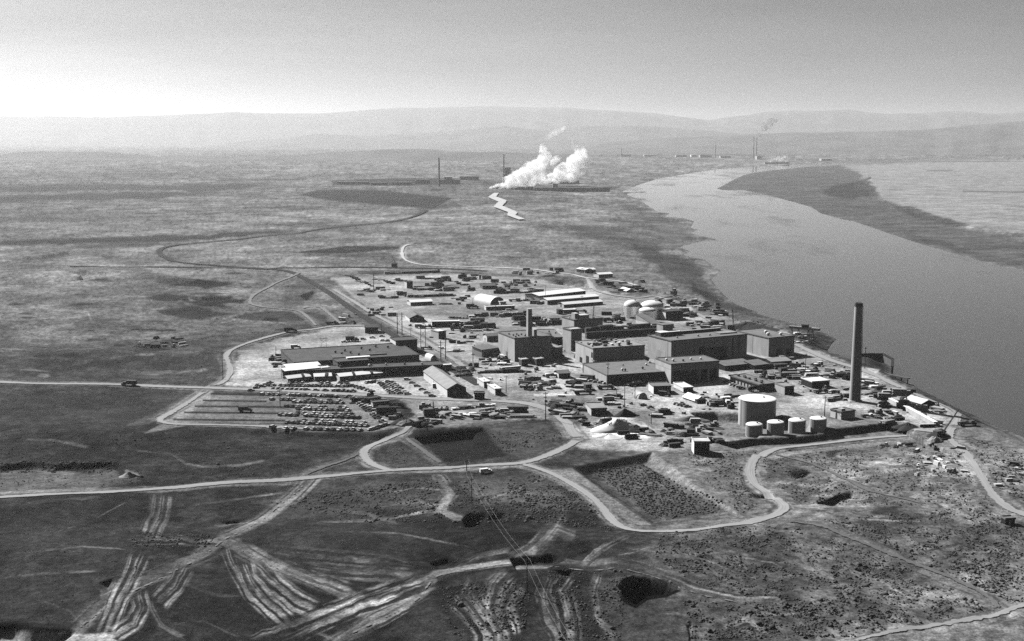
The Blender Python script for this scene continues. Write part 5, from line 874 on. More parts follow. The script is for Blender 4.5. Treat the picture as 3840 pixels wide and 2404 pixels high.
def car_row(where, p0, p1, n, head, skip=.08, group='parked cars', jit=.15, bend=None):
    f = np.linspace(0, 1, n); keep = [k for k in range(n) if random.random() > skip]
    pts = []
    for k in keep:
        bx = 0 if bend is None else bend * math.sin(math.pi * f[k])
        pts.append((p0[0] + (p1[0] - p0[0]) * f[k], p0[1] + (p1[1] - p0[1]) * f[k] + bx))
    W = ground_pts(pts); order = sorted(range(len(pts)), key=lambda i: pts[i][0])
    for j, i in enumerate(order):
        kd = random.choices(['sedan', 'wagon', 'pickup'], [6, 2, 2])[0]; pn = random.choices(list(PAINT), [2, 3, 3, 5, 4])[0]
        o = bpy.data.objects.new('car' if kd != 'pickup' else 'pickup_truck', CARS[kd, pn]); COL.objects.link(o)
        x, y, z = W[i]; o.location = (x + random.uniform(-jit, jit), y + random.uniform(-jit, jit), z + .02); o.rotation_euler.z = R(head + random.uniform(-3, 3)); s = random.uniform(.95, 1.06); o.scale = (s, s, s)
        e = 'left end' if j < (len(order) + 1) // 2 else 'right end'; kk = j if e == 'left end' else len(order) - 1 - j
        tag(o, f'{pn} {"estate" if kd == "wagon" else kd}, {ORD[kk]} from the {e}, {where}', 'car' if kd != 'pickup' else 'pickup truck', group)
G_ = 'cars in the car park'
J = lambda x, y: q('J', x, y)
car_row('nearest car park row', J(105, 915), J(1650, 948), 15, 66, .14, G_)
car_row('front line of second car park row', J(350, 818), J(1640, 872), 16, 66, .06, G_); car_row('back line of second car park row', J(520, 784), J(1600, 824), 12, 66, .2, G_)
car_row('front line of third car park row', J(145, 690), J(1510, 738), 17, 66, .08, G_); car_row('back line of third car park row', J(520, 662), J(1480, 697), 12, 66, .18, G_)
car_row('front line of fourth car park row', J(530, 595), J(1345, 622), 10, 66, .05, G_); car_row('back line of fourth car park row', J(250, 548), J(1300, 580), 13, 66, .25, G_)
car_row('front line of fifth car park row', J(460, 478), J(1240, 498), 10, 66, .05, G_); car_row('back line of fifth car park row', J(10, 436), J(1200, 458), 15, 66, .3, G_)
car_row('furthest car park row along the road', J(-60, 352), J(1400, 400), 18, 66, .08, G_)
car_row('curving car row at the bottom corner', J(1720, 935), J(1960, 855), 7, 40, .1, G_)
car_row('angled car row, outer line', J(1390, 395), J(1900, 800), 15, 12, .08, G_); car_row('angled car row, inner line', J(1480, 450), J(1840, 650), 9, 12, .2, G_)
G2 = 'cars beside the left warehouses'
car_row('roadside line of upper car park', J(120, 262), J(1420, 305), 18, 30, .25, G2); car_row('middle line of upper car park', J(-150, 205), J(1330, 220), 24, 70, .12, G2); car_row('hut side line of upper car park', J(380, 180), J(1320, 165), 10, 70, .3, G2)
car_row('left end cluster of upper car park', J(-260, 290), J(60, 170), 8, 20, .2, G2); car_row('small cluster below the longest hut', J(1420, 215), J(1720, 300), 6, 20, .1, G2); car_row('short line at the longest hut', J(1650, 160), J(1840, 140), 4, 70, 0, G2)
car_row('white topped line beside the dark warehouse', q('B', 300, 1278), q('B', 820, 1252), 8, 75, .0, G2)
car_row('left column of the shed car park', J(1870, 165), J(2060, 330), 8, 20, .05, G2); car_row('middle column of the shed car park', J(1990, 140), J(2200, 335), 9, 20, .05, G2); car_row('right column of the shed car park', J(2070, 165), J(2320, 345), 7, 20, .1, G2)
car_row('column along the white shed wall', q('K', 130, 375), q('K', 600, 690), 6, 15, 0, G2)
G3 = 'vehicles behind the left warehouses'
car_row('line behind the broad warehouse roof', q('A', 1290, 705), q('A', 2180, 570), 6, 10, .1, G3); car_row('pair beside the plant road', q('B', 180, 650), q('B', 470, 660), 4, 15, 0, G3); car_row('scattered line left of the asphalt road', q('A', 1180, 340), q('A', 1640, 300), 4, 10, 0, G3)
G4 = 'vehicles in the yards'
car_row('line in front of the workshop', q('M', 280, 330), q('M', 700, 270), 6, 60, .1, G4); car_row('line of vehicles along the vented building', q('N', 120, 390), q('N', 370, 500), 6, 15, 0, G4); car_row('pair beside the white tent', q('M', 1190, 690), q('M', 1400, 740), 4, 10, 0, G4); car_row('line behind the long dark shed', q('B', 1400, 215), q('B', 1760, 228), 7, 60, .05, G4)
car_row('line below the workshop corner', q('L', 1600, 260), q('L', 1880, 300), 4, 10, 0, G4); car_row('pair on the dusty yard', q('M', 560, 710), q('M', 700, 760), 2, 30, 0, G4)

def truck(label, px, py, ang, kind='flatbed', tone='dark', s=1.0, nm='truck'):
    x, y, z = P3(px, py); t = empty(nm, (x, y, z), R(ang)); tag(t, label, 'truck', 'trucks about the site')
    pm = {'dark': M['dark'], 'white': M['white'], 'mid': M['mid'], 'black': M['black'], 'light': M['light']}[tone]
    MB().box(2.0 * s, 3.9 * s, -1.1 * s, 1.1 * s, .8 * s, 2.6 * s).box(3.92 * s, 5.1 * s, -1 * s, 1 * s, .8 * s, 1.7 * s).build('cab', pm, t)
    MB().box(2.5 * s, 3.93 * s, -1.13 * s, 1.13 * s, 1.8 * s, 2.4 * s).build('window', M['glass'], t)
    if kind == 'flatbed': MB().box(-4 * s, 1.9 * s, -1.2 * s, 1.2 * s, 1.0 * s, 1.3 * s).box(-4 * s, 1.9 * s, -1.2 * s, -1.1 * s, 1.31 * s, 1.8 * s).box(-4 * s, 1.9 * s, 1.1 * s, 1.2 * s, 1.31 * s, 1.8 * s).build('bed', M['wood'], t)
    elif kind == 'box': MB().box(-4.2 * s, 1.9 * s, -1.25 * s, 1.25 * s, 1.0 * s, 3.5 * s).build('cargo_box', pm, t)
    else: smooth(MB().hexa([(-4 * s, 1.1 * s * math.cos(a), 2 * s + 1.1 * s * math.sin(a)) for a in np.linspace(0, 2 * math.pi, 13)[:-1]][::-1], [(1.8 * s, 1.1 * s * math.cos(a), 2 * s + 1.1 * s * math.sin(a)) for a in np.linspace(0, 2 * math.pi, 13)[:-1]][::-1]).build('barrel', pm, t))
    for sx in (-3.0, -1.8, 4.2):
        for sy in (-1, 1):
            n = 10; w = MB(); r = .5 * s; w.hexa([(sx * s + r * math.cos(2 * math.pi * k / n), sy * 1.05 * s - .18, r + r * math.sin(2 * math.pi * k / n)) for k in range(n)], [(sx * s + r * math.cos(2 * math.pi * k / n), sy * 1.05 * s + .18, r + r * math.sin(2 * math.pi * k / n)) for k in range(n)]); w.build('wheel', M['tyre'], t)
for a in [('dark lorry driving on the county road at the far left', 487, 1447, 176, 'box', 'dark', 1.1), ('dark flatbed lorry parked right of the large dark box trailer', *J(2100, 560), 350, 'flatbed', 'black', 1.3), ('dark flatbed lorry at the foot of the angled car row', *J(2090, 720), 340, 'flatbed', 'dark', 1.2), ('black lorry between the box trailer and the angled cars', *J(1960, 640), 5, 'box', 'black', 1.1),
          ('dark lorry in the middle of the dirt yard near the pale strip', *q('L', 1420, 495), 10, 'flatbed', 'black', 1.3), ('dark lorry right of the pale strip near the workshop', *q('L', 1850, 400), 8, 'flatbed', 'dark', 1.2), ('lorry with white cab near the workshop corner', *q('L', 2020, 570), 340, 'flatbed', 'dark', 1.2), ('black lorry with pale load among the yard stacks', *q('L', 440, 405), 5, 'flatbed', 'light', 1.2),
          ('concrete lorry left of the white peaked hut', *q('L', 840, 180), 10, 'barrel', 'white', 1.0), ('dark lorry in front of the white roofed trailer', *q('M', 960, 530), 330, 'box', 'dark', .9), ('lorry at the corner of the workshop shadow', *q('M', 400, 340), 20, 'flatbed', 'black', 1.2),
          ('white lorry beside the workshop end hut', *q('M', 1280, 250), 15, 'barrel', 'dark', 1.1), ('dark lorry beside the large tank wall', *q('M', 2060, 650), 12, 'flatbed', 'dark', 1.2), ('lorry with long white bed beside the large tank', *q('M', 2040, 715), 5, 'flatbed', 'white', 1.4), ('dark barrel lorry at the end of the vented building', *q('N', 600, 540), 20, 'barrel', 'black', 1.2),
          ('dark lorry behind the left warehouse fence', *q('A', 1610, 655), 8, 'box', 'black', 1.2), ('white lorry at the back corner of the left warehouse', *q('A', 540, 790), 20, 'box', 'white', .9), ('dark lorry on the rough ground beside the looping track', *q('A', 1220, 335), 5, 'flatbed', 'black', 1.2), ('dark lorry near the gatehouse on the perimeter road', *q('A', 440, 480), 12, 'box', 'black', 1.2),
          ('dark lorry beside the long dark shed', *q('B', 980, 410), 8, 'flatbed', 'dark', 1.3), ('lorry with white load in front of the long dark shed', *q('B', 870, 400), 8, 'box', 'white', 1.0), ('black lorry right of the boxy hut', *q('B', 1560, 450), 5, 'flatbed', 'black', 1.2), ('dark lorry at the plant road below the double pole', *q('B', 990, 805), 5, 'flatbed', 'black', 1.0),
          ('dark lorry in the car park behind the empty rows', 918, 1544, 0, 'box', 'black', .9), ('dark lorry beside the bottom road of the chimney yard', *q('N', 1720, 570), 20, 'flatbed', 'dark', 1.1), ('white lorry near the white end hut', *q('O', 600, 1055), 15, 'flatbed', 'white', .9), ('lorry with pale bed on the riverside below the fork', *q('O', 2080, 1180), 10, 'flatbed', 'dark', 1.2),
          ('lorry beside the round topped white hut', *q('G', 1480, 700), 10, 'flatbed', 'dark', 1.2), ('dark lorry in the shade left of the round topped hut', *q('G', 640, 840), 5, 'box', 'dark', 1.3), ('black lorry before the short white topped shed', *q('H', 680, 1035), 5, 'flatbed', 'dark', 1.2), ('dark lorry beside the rear grey block', *q('H', 1230, 1220), 20, 'box', 'black', 1.1)]:
    truck(*a)
truck('small white van parked alone below the foreground road', 1820, 1774, 25, 'box', 'white', .7, 'van')
# ------------------------------------------------------------------ stacks and heaps of building material
def st_lumber(s, m):
    b = MB(); n = random.randint(2, 4)
    for k in range(n): b.obox(random.uniform(-.3, .3), 0, s * random.uniform(3.6, 5), s * 1.6, k * .62 * s, k * .62 * s + .55 * s, random.uniform(-.03, .03))
    return b
def st_pipe(s, m):
    b = MB(); r = .42 * s; L = s * 5
    for row, cnt in enumerate((4, 3, 2)):
        for i in range(cnt): b.bar((-L / 2, (i - (cnt - 1) / 2) * 2 * r, r + row * 1.73 * r), (L / 2 + random.uniform(-.4, .4), (i - (cnt - 1) / 2) * 2 * r, r + row * 1.73 * r), r, 8)
    return b
def st_crate(s, m):
    b = MB(); b.obox(0, 0, 2.4 * s, 2.0 * s, 0, 1.7 * s, 0)
    for y in (-.8, 0, .8): b.obox(0, y * s, 2.5 * s, .18 * s, 1.702 * s, 1.78 * s, 0)
    if random.random() < .5: b.obox(.4 * s, .1 * s, 1.3 * s, 1.2 * s, 1.79 * s, 2.7 * s, .2)
    return b
def st_steel(s, m):
    b = MB()
    for i in range(6): b.obox(random.uniform(-.5, .5), (i - 2.5) * .5 * s, 6 * s, .3 * s, .0, .35 * s, random.uniform(-.05, .05))
    for i in range(4): b.obox(random.uniform(-.5, .5), (i - 1.5) * .6 * s, 5 * s, .3 * s, .36 * s, .7 * s, random.uniform(-.12, .12))
    return b
def st_heap(s, m):
    b = MB(); n = 14; prof = [(2.6, -.3), (2.2, .35), (1.5, 1.05), (.8, 1.5), (.2, 1.68)]; vs = []
    for j, (r, z) in enumerate(prof): vs += [(s * r * math.cos(2 * math.pi * k / n) * random.uniform(.85, 1.25) * 1.25, s * r * math.sin(2 * math.pi * k / n) * random.uniform(.85, 1.2), s * z * random.uniform(.9, 1.1)) for k in range(n)]
    fs = [(j * n + k, j * n + (k + 1) % n, (j + 1) * n + (k + 1) % n, (j + 1) * n + k) for j in range(4) for k in range(n)] + [tuple(range(n))[::-1], tuple(range(4 * n, 5 * n))]
    return b.add(vs, fs)
def st_spool(s, m):
    b = MB(); b.lathe(0, 0, [(1.2 * s, 0), (1.2 * s, .15 * s), (.6 * s, .16 * s), (.6 * s, 1.2 * s), (1.2 * s, 1.21 * s), (1.2 * s, 1.36 * s)], 14); return b
def st_plate(s, m):
    b = MB()
    for k in range(5): b.obox(random.uniform(-.4, .4), random.uniform(-.2, .2), 4 * s, 2.6 * s, k * .22, k * .22 + .2, random.uniform(-.1, .1))
    return b
def st_drum(s, m):
    b = MB()
    for i in range(3):
        for j in range(2): b.lathe((i - 1) * 1.1 * s, (j - .5) * 1.1 * s, [(.5 * s, 0), (.52 * s, .5 * s), (.5 * s, 1.3 * s)], 10)
    return b
KIND = dict(lumber=(st_lumber, 'lumber_stack', 'lumber stack', 'timber stack'), pipe=(st_pipe, 'pipe_stack', 'pipe stack', 'pipe stack'), crate=(st_crate, 'crate', 'crate', 'crate'), steel=(st_steel, 'steel_stack', 'steel stack', 'steel beam stack'), heap=(st_heap, 'spoil_heap', 'heap', 'heap'), spool=(st_spool, 'cable_spool', 'spool', 'cable spool'), plate=(st_plate, 'panel_stack', 'panel stack', 'panel stack'), drum=(st_drum, 'drum_group', 'drums', 'drum group'))
TONE = {'dark': ['steel', 'dark', 'pipe', 'darksoil'], 'black': ['black', 'darksoil', 'steel'], 'pale': ['palewood', 'light', 'palesteel'], 'white': ['white', 'tarp'], 'grey': ['wood', 'mid']}
MESHES = {}
def piece(kind, tone):
    k = (kind, tone, random.randint(0, 2))
    if k not in MESHES:
        m = 'soil' if kind == 'heap' and tone == 'pale' else ('darksoil' if kind == 'heap' and tone in ('dark', 'black') else random.choice(TONE[tone]))
        MESHES[k] = KIND[kind][0](1.0, m).mesh(KIND[kind][1], M[m])
    return MESHES[k]
def scatter(where, pts, kinds, tones, ang=20, s=1.0, group=None, spread=12):
    """one object for every stack; the label names its place in the row it belongs to"""
    W = ground_pts(pts); order = sorted(range(len(pts)), key=lambda i: pts[i][0]); n = len(order); made = []
    for j, i in enumerate(order):
        kd = random.choice(kinds); tn = random.choice(tones + ['pale', 'grey', tones[0]]); me = piece(kd, tn); o = bpy.data.objects.new(KIND[kd][1], me); COL.objects.link(o)
        x, y, z = W[i]; o.location = (x, y, z); o.rotation_euler.z = R(ang + random.uniform(-spread, spread)); k = .85 * s * random.uniform(.6, 1.35); o.scale = (k * random.uniform(.9, 1.3), k, k * random.uniform(.8, 1.15))
        e = 'left' if j < (n + 1) // 2 else 'right'; kk = j if e == 'left' else n - 1 - j
        tag(o, f'{tn} {KIND[kd][3]}, {ORD[kk]} from {e} {where}', KIND[kd][2], group or 'stacked building material'); made.append(o)
    return made
def line(c, p0, p1, n, j=3.0):
    a, b = q(c, *p0), q(c, *p1)
    return [(a[0] + (b[0] - a[0]) * k / max(1, n - 1) + random.uniform(-j, j), a[1] + (b[1] - a[1]) * k / max(1, n - 1) + random.uniform(-j, j) * .5) for k in range(n)]
def blob(c, x0, y0, x1, y1, n): return [q(c, random.uniform(x0, x1), random.uniform(y0, y1)) for _ in range(n)]
ALLK = ['lumber', 'pipe', 'crate', 'steel', 'plate']
# upper storage yard, from the back fence forward
U = 'stacks in the upper storage yard'
scatter('in the back fence line of the upper yard', line('F', (1080, 150), (2100, 120), 11) , ALLK, ['black', 'dark'], 18, 1.7, U)
scatter('in the second line of the upper yard', line('F', (880, 265), (1200, 345), 5) + line('F', (1270, 270), (1400, 290), 4) , ALLK, ['dark', 'black', 'grey'], 20, 1.7, U)
scatter('in the line right of the box cabin', line('F', (1750, 240), (2340, 290), 8, 5), ALLK, ['dark', 'black'], 20, 2.0, U)
scatter('in the middle line of the upper yard', line('F', (1690, 410), (2280, 380), 7, 4), ALLK, ['black', 'dark', 'grey'], 12, 2.0, U)
scatter('in the low line of the upper yard', line('F', (1660, 470), (2400, 480), 9, 4), ALLK, ['dark', 'black', 'grey'], 12, 1.9, U)
scatter('beside the wide crossarm pole', blob('F', 430, 440, 1000, 620, 13), ALLK + ['heap'], ['dark', 'pale', 'white', 'black'], 20, 1.5, U, 40)
scatter('along the front fence of the upper yard', line('F', (1000, 630), (1240, 630), 4) + line('F', (1340, 560), (1560, 620), 5) + line('F', (1650, 615), (2380, 585), 9), ALLK, ['black', 'dark'], 10, 1.5, U)
scatter('in the slanting fence by the crossarm pole', line('F', (320, 195), (780, 400), 9, 1), ['steel', 'lumber'], ['black', 'dark'], -35, 1.6, U)
scatter('at the back right of the upper yard', blob('G', 350, 140, 1050, 270, 16), ALLK, ['dark', 'black', 'pale'], 15, 1.8, U)
scatter('around the wide black roofed shed', blob('G', 0, 260, 640, 500, 16), ALLK, ['dark', 'black'], 15, 1.9, U)
scatter('behind the round topped white hut', blob('G', 940, 310, 1560, 500, 18), ALLK + ['heap'], ['dark', 'pale', 'black', 'grey'], 15, 1.7, U)
scatter('in the black line behind the round topped hut', line('G', (1120, 540), (2000, 525), 12, 3), ALLK, ['black', 'dark'], 8, 1.8, U)
scatter('among goods left of the warehouses', blob('G', 1480, 320, 1960, 500, 12), ALLK + ['crate'], ['white', 'pale', 'dark'], 15, 1.6, U, 40)
scatter('between the round topped hut and the warehouses', line('G', (1580, 680), (1900, 680), 7, 4) + blob('G', 1840, 700, 2180, 790, 5), ALLK, ['black', 'dark'], 8, 1.6, U)
scatter('left of the round topped white hut', blob('G', 100, 600, 560, 800, 7), ALLK, ['dark', 'grey'], 8, 1.5, U)
Vv = 'goods in the lines behind the cube building'
scatter('in the goods line behind the long dark shed', line('G', (560, 1010), (1180, 985), 12, 4), ALLK + ['drum'], ['white', 'dark', 'pale', 'black'], 8, 1.4, Vv)
scatter('in the goods line left of the square stack', line('G', (1180, 1020), (1790, 960), 13, 6), ALLK + ['drum'], ['dark', 'white', 'black', 'pale'], 8, 1.7, Vv)
scatter('in front of the narrow white shed', blob('G', 1300, 880, 1780, 990, 9), ALLK, ['white', 'dark', 'pale'], 8, 1.5, Vv)
scatter('among dark goods behind the cube building', blob('G', 540, 1110, 960, 1300, 20), ALLK + ['heap'], ['black', 'dark'], 10, 1.9, Vv)
scatter('right of the boxy white roofed hut', blob('B', 1450, 300, 1980, 480, 10), ALLK, ['black', 'dark', 'pale'], 10, 1.8, Vv)
scatter('behind the roof of the cube building', blob('C', 650, 240, 930, 380, 8), ALLK, ['black', 'dark', 'white'], 10, 1.9, Vv)
scatter('between the square stack and the rear block', blob('C', 1040, 250, 1580, 360, 14), ALLK, ['black', 'dark'], 8, 2.0, Vv)
scatter('in the dirt lot left of the cube building', blob('B', 1450, 580, 1900, 700, 7) + blob('B', 1450, 800, 1750, 860, 5), ALLK + ['heap'], ['dark', 'black', 'grey'], 10, 1.4, Vv)
scatter('beside the double pole on the lane', blob('F', 680, 820, 1250, 1000, 14), ALLK + ['drum'], ['dark', 'pale', 'black'], 10, 1.3, Vv)
Wf = 'goods in front of the cube building'
scatter('by the cube building left corner', blob('C', 20, 950, 520, 1110, 18), ALLK + ['drum'], ['white', 'black', 'pale', 'dark'], 10, 1.4, Wf, 40)
scatter('below the cube building shadow', line('C', (100, 1250), (840, 1235), 9, 3), ALLK, ['black', 'dark'], 8, 1.5, Wf)
scatter('in the shadowed gap right of the cube building', blob('C', 1380, 680, 1560, 960, 9), ALLK + ['heap'], ['white', 'black', 'dark', 'pale'], 10, 1.7, Wf)
scatter('around the utility pole behind the gabled shed', blob('B', 1620, 1120, 1980, 1340, 14), ALLK + ['heap'], ['black', 'dark'], 10, 1.6, Wf)
scatter('beside the yard lorries near the pale strip', blob('L', 240, 200, 960, 420, 24), ALLK + ['heap', 'drum'], ['dark', 'black', 'grey', 'pale'], 10, 1.5, Wf, 40)
scatter('left of the workshop corner', line('L', (1150, 330), (1600, 190), 8, 3) + blob('L', 1180, 300, 1460, 420, 8), ALLK, ['black', 'dark'], -18, 1.5, Wf)
scatter('in the gully strip beside the fork road', line('L', (800, 700), (1280, 880), 11, 4) + line('L', (920, 680), (1200, 800), 7, 4) + blob('L', 900, 780, 1300, 900, 8), ['heap', 'lumber', 'steel'], ['black', 'dark'], -30, 1.6, Wf)
scatter('in the second strip beside the fork road', line('L', (1190, 660), (1480, 820), 9, 3), ['lumber', 'crate', 'drum', 'steel'], ['black', 'dark'], -30, 1.5, Wf)
scatter('at the end of the gully strip', blob('L', 1090, 880, 1420, 980, 5), ALLK, ['dark', 'black'], 10, 1.6, Wf)
scatter('around the pale roofed bin', blob('L', 1650, 580, 2080, 760, 9), ALLK + ['drum'], ['black', 'dark', 'white'], 10, 1.4, Wf)
scatter('left of the white sand heap', blob('L', 1380, 1000, 1900, 1150, 10), ALLK + ['heap'], ['dark', 'grey'], 10, 1.2, Wf, 40)
scatter('in front of the white sand heap', blob('M', 180, 1200, 1020, 1340, 13), ALLK + ['heap'], ['black', 'dark', 'pale'], 10, 1.3, Wf, 40)
scatter('at the middle of the dusty yard', blob('M', 720, 820, 1020, 970, 8), ALLK + ['heap'], ['black', 'dark'], 20, 1.4, Wf, 40)
scatter('below the dusty yard near the tank slope', blob('M', 1040, 1120, 1480, 1290, 9) + blob('M', 1460, 1050, 2060, 1260, 12), ALLK + ['heap'], ['black', 'dark', 'grey'], -20, 1.4, Wf, 40)
scatter('beside the white tent and the big tank', blob('M', 1560, 560, 1980, 760, 10), ALLK, ['pale', 'grey', 'dark'], 10, 1.2, Wf)
scatter('against the left wall of the big tank', blob('N', 0, 610, 300, 840, 12), ALLK + ['drum'], ['black', 'dark', 'white'], 10, 1.5, Wf)
scatter('in the shade along the workshop front', blob('M', 250, 230, 760, 330, 9), ALLK + ['drum'], ['black', 'white', 'dark'], 10, 1.3, Wf)
scatter('around the tall white pump box', blob('M', 900, 1400, 1390, 1500, 8) + blob('M', 1560, 1380, 2240, 1440, 9), ALLK + ['heap'], ['black', 'dark'], 10, 1.4, Wf)
Lm = 'goods in the roadside lumber lot'
scatter('in the back line of the lumber lot', line('K', (1010, 940), (1780, 860), 14, 3), ALLK + ['drum', 'spool'], ['dark', 'black', 'white', 'pale'], 12, 1.2, Lm)
scatter('in the pale heap line of the lumber lot', blob('K', 700, 1020, 1500, 1130, 26), ALLK, ['white', 'pale', 'dark', 'grey'], 12, 1.2, Lm, 50)
scatter('at the right end of the lumber lot', blob('K', 1450, 970, 1960, 1120, 16), ALLK, ['white', 'pale', 'dark'], 12, 1.2, Lm, 50)
scatter('at the left end of the lumber lot', blob('K', 250, 1110, 760, 1270, 15), ALLK + ['heap'], ['dark', 'pale', 'white', 'black'], 12, 1.3, Lm, 50)
scatter('in the upright panel row', line('K', (690, 940), (880, 940), 5, 1), ['plate', 'crate'], ['pale', 'dark'], 90, 1.0, Lm)
scatter('around the dark crawler crane', blob('K', 410, 860, 720, 1060, 8), ['heap', 'crate', 'steel'], ['black', 'dark'], 10, 1.5, Lm)
scatter('in the dark racks above the sunken plot', line('K', (1880, 930), (2230, 950), 4, 1) + line('K', (1960, 1000), (2260, 1010), 4, 1) + line('K', (2010, 1070), (2268, 1080), 4, 1), ['steel', 'lumber'], ['black', 'dark'], 3, 2.0, Lm, 3)
scatter('beside the angled car row', blob('J', 1440, 400, 1760, 520, 8) + blob('J', 1860, 600, 2140, 760, 8), ALLK, ['black', 'dark'], 8, 1.5, Lm)
scatter('by the car park corner road', [J(2210, 790), J(2250, 830), J(2290, 850)], ['heap'], ['black'], 10, 1.8, Lm)
Rv = 'goods in the riverside yard'
scatter('behind the vented building', blob('N', 640, 170, 1000, 330, 12), ALLK + ['drum'], ['black', 'dark', 'pale'], 12, 1.4, Rv)
scatter('in the racks right of the vented building', line('N', (890, 130), (1360, 210), 8, 4) + line('N', (1000, 225), (1330, 215), 5, 2), ALLK, ['black', 'dark', 'white'], 8, 1.8, Rv)
scatter('in the lattice heap left of the chimney', blob('N', 1280, 60, 1720, 260, 24), ALLK + ['drum', 'spool'], ['pale', 'dark', 'white', 'black'], 12, 1.4, Rv, 60)
scatter('in the long racks behind the dark shed', line('N', (1130, 290), (1650, 310), 9, 3) + line('N', (1260, 330), (1640, 340), 6, 2), ['pipe', 'steel', 'lumber'], ['black', 'dark', 'pale'], 5, 2.0, Rv, 5)
scatter('at the foot of the tall chimney', blob('O', 0, 370, 320, 500, 14) + blob('O', 20, 600, 320, 800, 14), ALLK + ['drum', 'spool'], ['dark', 'black', 'pale'], 12, 1.4, Rv, 40)
scatter('in the crescent stack left of the chimney', blob('N', 1840, 570, 2062, 720, 8), ['plate', 'pipe', 'lumber'], ['pale', 'dark'], 20, 1.3, Rv)
scatter('right of the tall chimney', blob('O', 500, 540, 760, 640, 8) + line('O', (700, 600), (1100, 720), 9, 4), ALLK, ['black', 'dark', 'white'], -10, 1.6, Rv, 40)
scatter('among the clutter above the riverside road', blob('O', 1040, 670, 1300, 830, 12), ALLK + ['drum'], ['black', 'dark', 'pale'], 12, 1.5, Rv, 40)
scatter('on the slope below the chimney', blob('O', 500, 680, 900, 800, 10) + blob('O', 780, 830, 940, 920, 6), ALLK + ['heap'], ['dark', 'black', 'grey'], 12, 1.4, Rv, 40)
scatter('below the white end hut', blob('O', 640, 970, 1000, 1050, 8) + blob('O', 840, 1060, 1130, 1150, 6), ALLK + ['heap'], ['black', 'dark'], 12, 1.4, Rv, 40)
scatter('along the ramp wall and tent', blob('O', 1180, 830, 1560, 960, 12) + line('O', (1540, 880), (1700, 990), 6, 3), ALLK, ['black', 'dark', 'pale'], -20, 1.5, Rv, 40)
scatter('along the inside of the ramp wall', line('O', (1260, 960), (1700, 1180), 10, 4), ALLK, ['dark', 'black'], -20, 1.2, Rv, 40)
scatter('at the river fork road', blob('O', 1600, 1270, 1780, 1420, 8), ['heap', 'crate', 'steel'], ['black', 'dark'], 12, 1.8, Rv, 40)
Bk = 'goods along the river bank behind the plant'
scatter('in the bank line behind the domed tanks', blob('H', 1030, 380, 1200, 480, 6) + blob('H', 1180, 420, 2000, 640, 18), ALLK + ['heap'], ['black', 'dark', 'grey', 'pale'], 12, 1.8, Bk, 40)
scatter('on the bank right of the domed tanks', blob('I', 0, 270, 460, 560, 14), ALLK + ['heap'], ['black', 'dark'], 12, 2.0, Bk, 40)
scatter('in the bank line beyond the lane', blob('I', 480, 430, 900, 550, 14), ALLK, ['black', 'dark', 'white'], 12, 1.8, Bk, 40)
scatter('in the far bank clutter near the upright crane', blob('I', 860, 500, 1340, 640, 16), ALLK, ['black', 'dark', 'pale'], 12, 1.8, Bk, 40)
scatter('in the racks by the tank pump house', blob('I', 540, 640, 820, 800, 12), ['pipe', 'steel', 'drum'], ['black', 'dark', 'pale'], 12, 1.6, Bk)
scatter('behind the roof of the largest block', blob('I', 620, 850, 1400, 1000, 22), ALLK + ['drum'], ['black', 'dark', 'white', 'pale'], 12, 1.7, Bk, 40)
scatter('along the lane right of the rack field', line('I', (1100, 780), (1420, 940), 6, 2) + blob('I', 1150, 650, 1420, 850, 8), ALLK, ['black', 'white', 'dark'], -20, 1.6, Bk)
scatter('between the rear block and the domed tanks', blob('H', 1180, 1080, 1900, 1330, 18), ALLK + ['drum'], ['black', 'white', 'dark', 'pale'], 12, 1.5, Bk, 40)
scatter('in the pipe run behind the unfinished building', line('D', (0, 490), (1560, 400), 14, 1), ['pipe', 'steel'], ['black', 'dark'], 24, 2.2, Bk, 3)
scatter('in the far pale line behind the upper yard', blob('G', 1500, 40, 2400, 200, 16), ALLK + ['heap'], ['dark', 'pale', 'grey'], 10, 1.8, Bk)
scatter('on the bank below the intake gantry', blob('E', 1800, 480, 2260, 720, 12), ALLK, ['white', 'dark', 'pale', 'black'], 12, 1.3, Bk, 40)
scatter('in the shadow of the riverside block', blob('E', 1480, 960, 1900, 1010, 6), ALLK, ['pale', 'dark'], 10, 1.4, Bk)
Sm = 'small loose goods in the dirt yards'
scatter('on the open dirt before the workshop', blob('L', 500, 60, 2200, 640, 22), ['crate', 'drum', 'plate', 'spool'], ['white', 'black'], 15, .8, Sm, 60)
scatter('on the dusty ground near the site office', blob('M', 100, 380, 2000, 900, 26), ['crate', 'drum', 'plate', 'spool'], ['white', 'black'], 15, .8, Sm, 60)
scatter('on the dirt before the cube building', blob('C', 0, 1080, 1500, 1400, 22), ['crate', 'drum', 'plate', 'spool'], ['white', 'black'], 15, .9, Sm, 60)
scatter('on the ground behind the vented building', blob('N', 700, 60, 2000, 560, 26), ['crate', 'drum', 'plate', 'spool'], ['white', 'black'], 15, .9, Sm, 60)
scatter('around the lane left of the cube building', blob('B', 600, 150, 2000, 1300, 26), ['crate', 'drum', 'plate', 'spool'], ['white', 'black'], 15, .9, Sm, 60)
Fo = 'rubble and odd heaps in the foreground'
scatter('in the rubble beside the right road', [(random.uniform(3430, 3620), random.uniform(1680, 1785)) for _ in range(34)], ['lumber', 'plate', 'steel', 'crate'], ['white', 'pale', 'black', 'dark'], 0, .8, Fo, 90)
scatter('in the rubble line below the tank road', [(random.uniform(3310, 3430), random.uniform(1662, 1680)) for _ in range(10)], ['lumber', 'plate', 'steel'], ['black', 'white', 'dark'], 0, .9, Fo, 90)
scatter('in the rubble at the right edge', [(random.uniform(3720, 3830), random.uniform(1730, 1830)) for _ in range(16)], ['lumber', 'plate', 'steel', 'heap'], ['black', 'pale', 'dark'], 0, .8, Fo, 90)
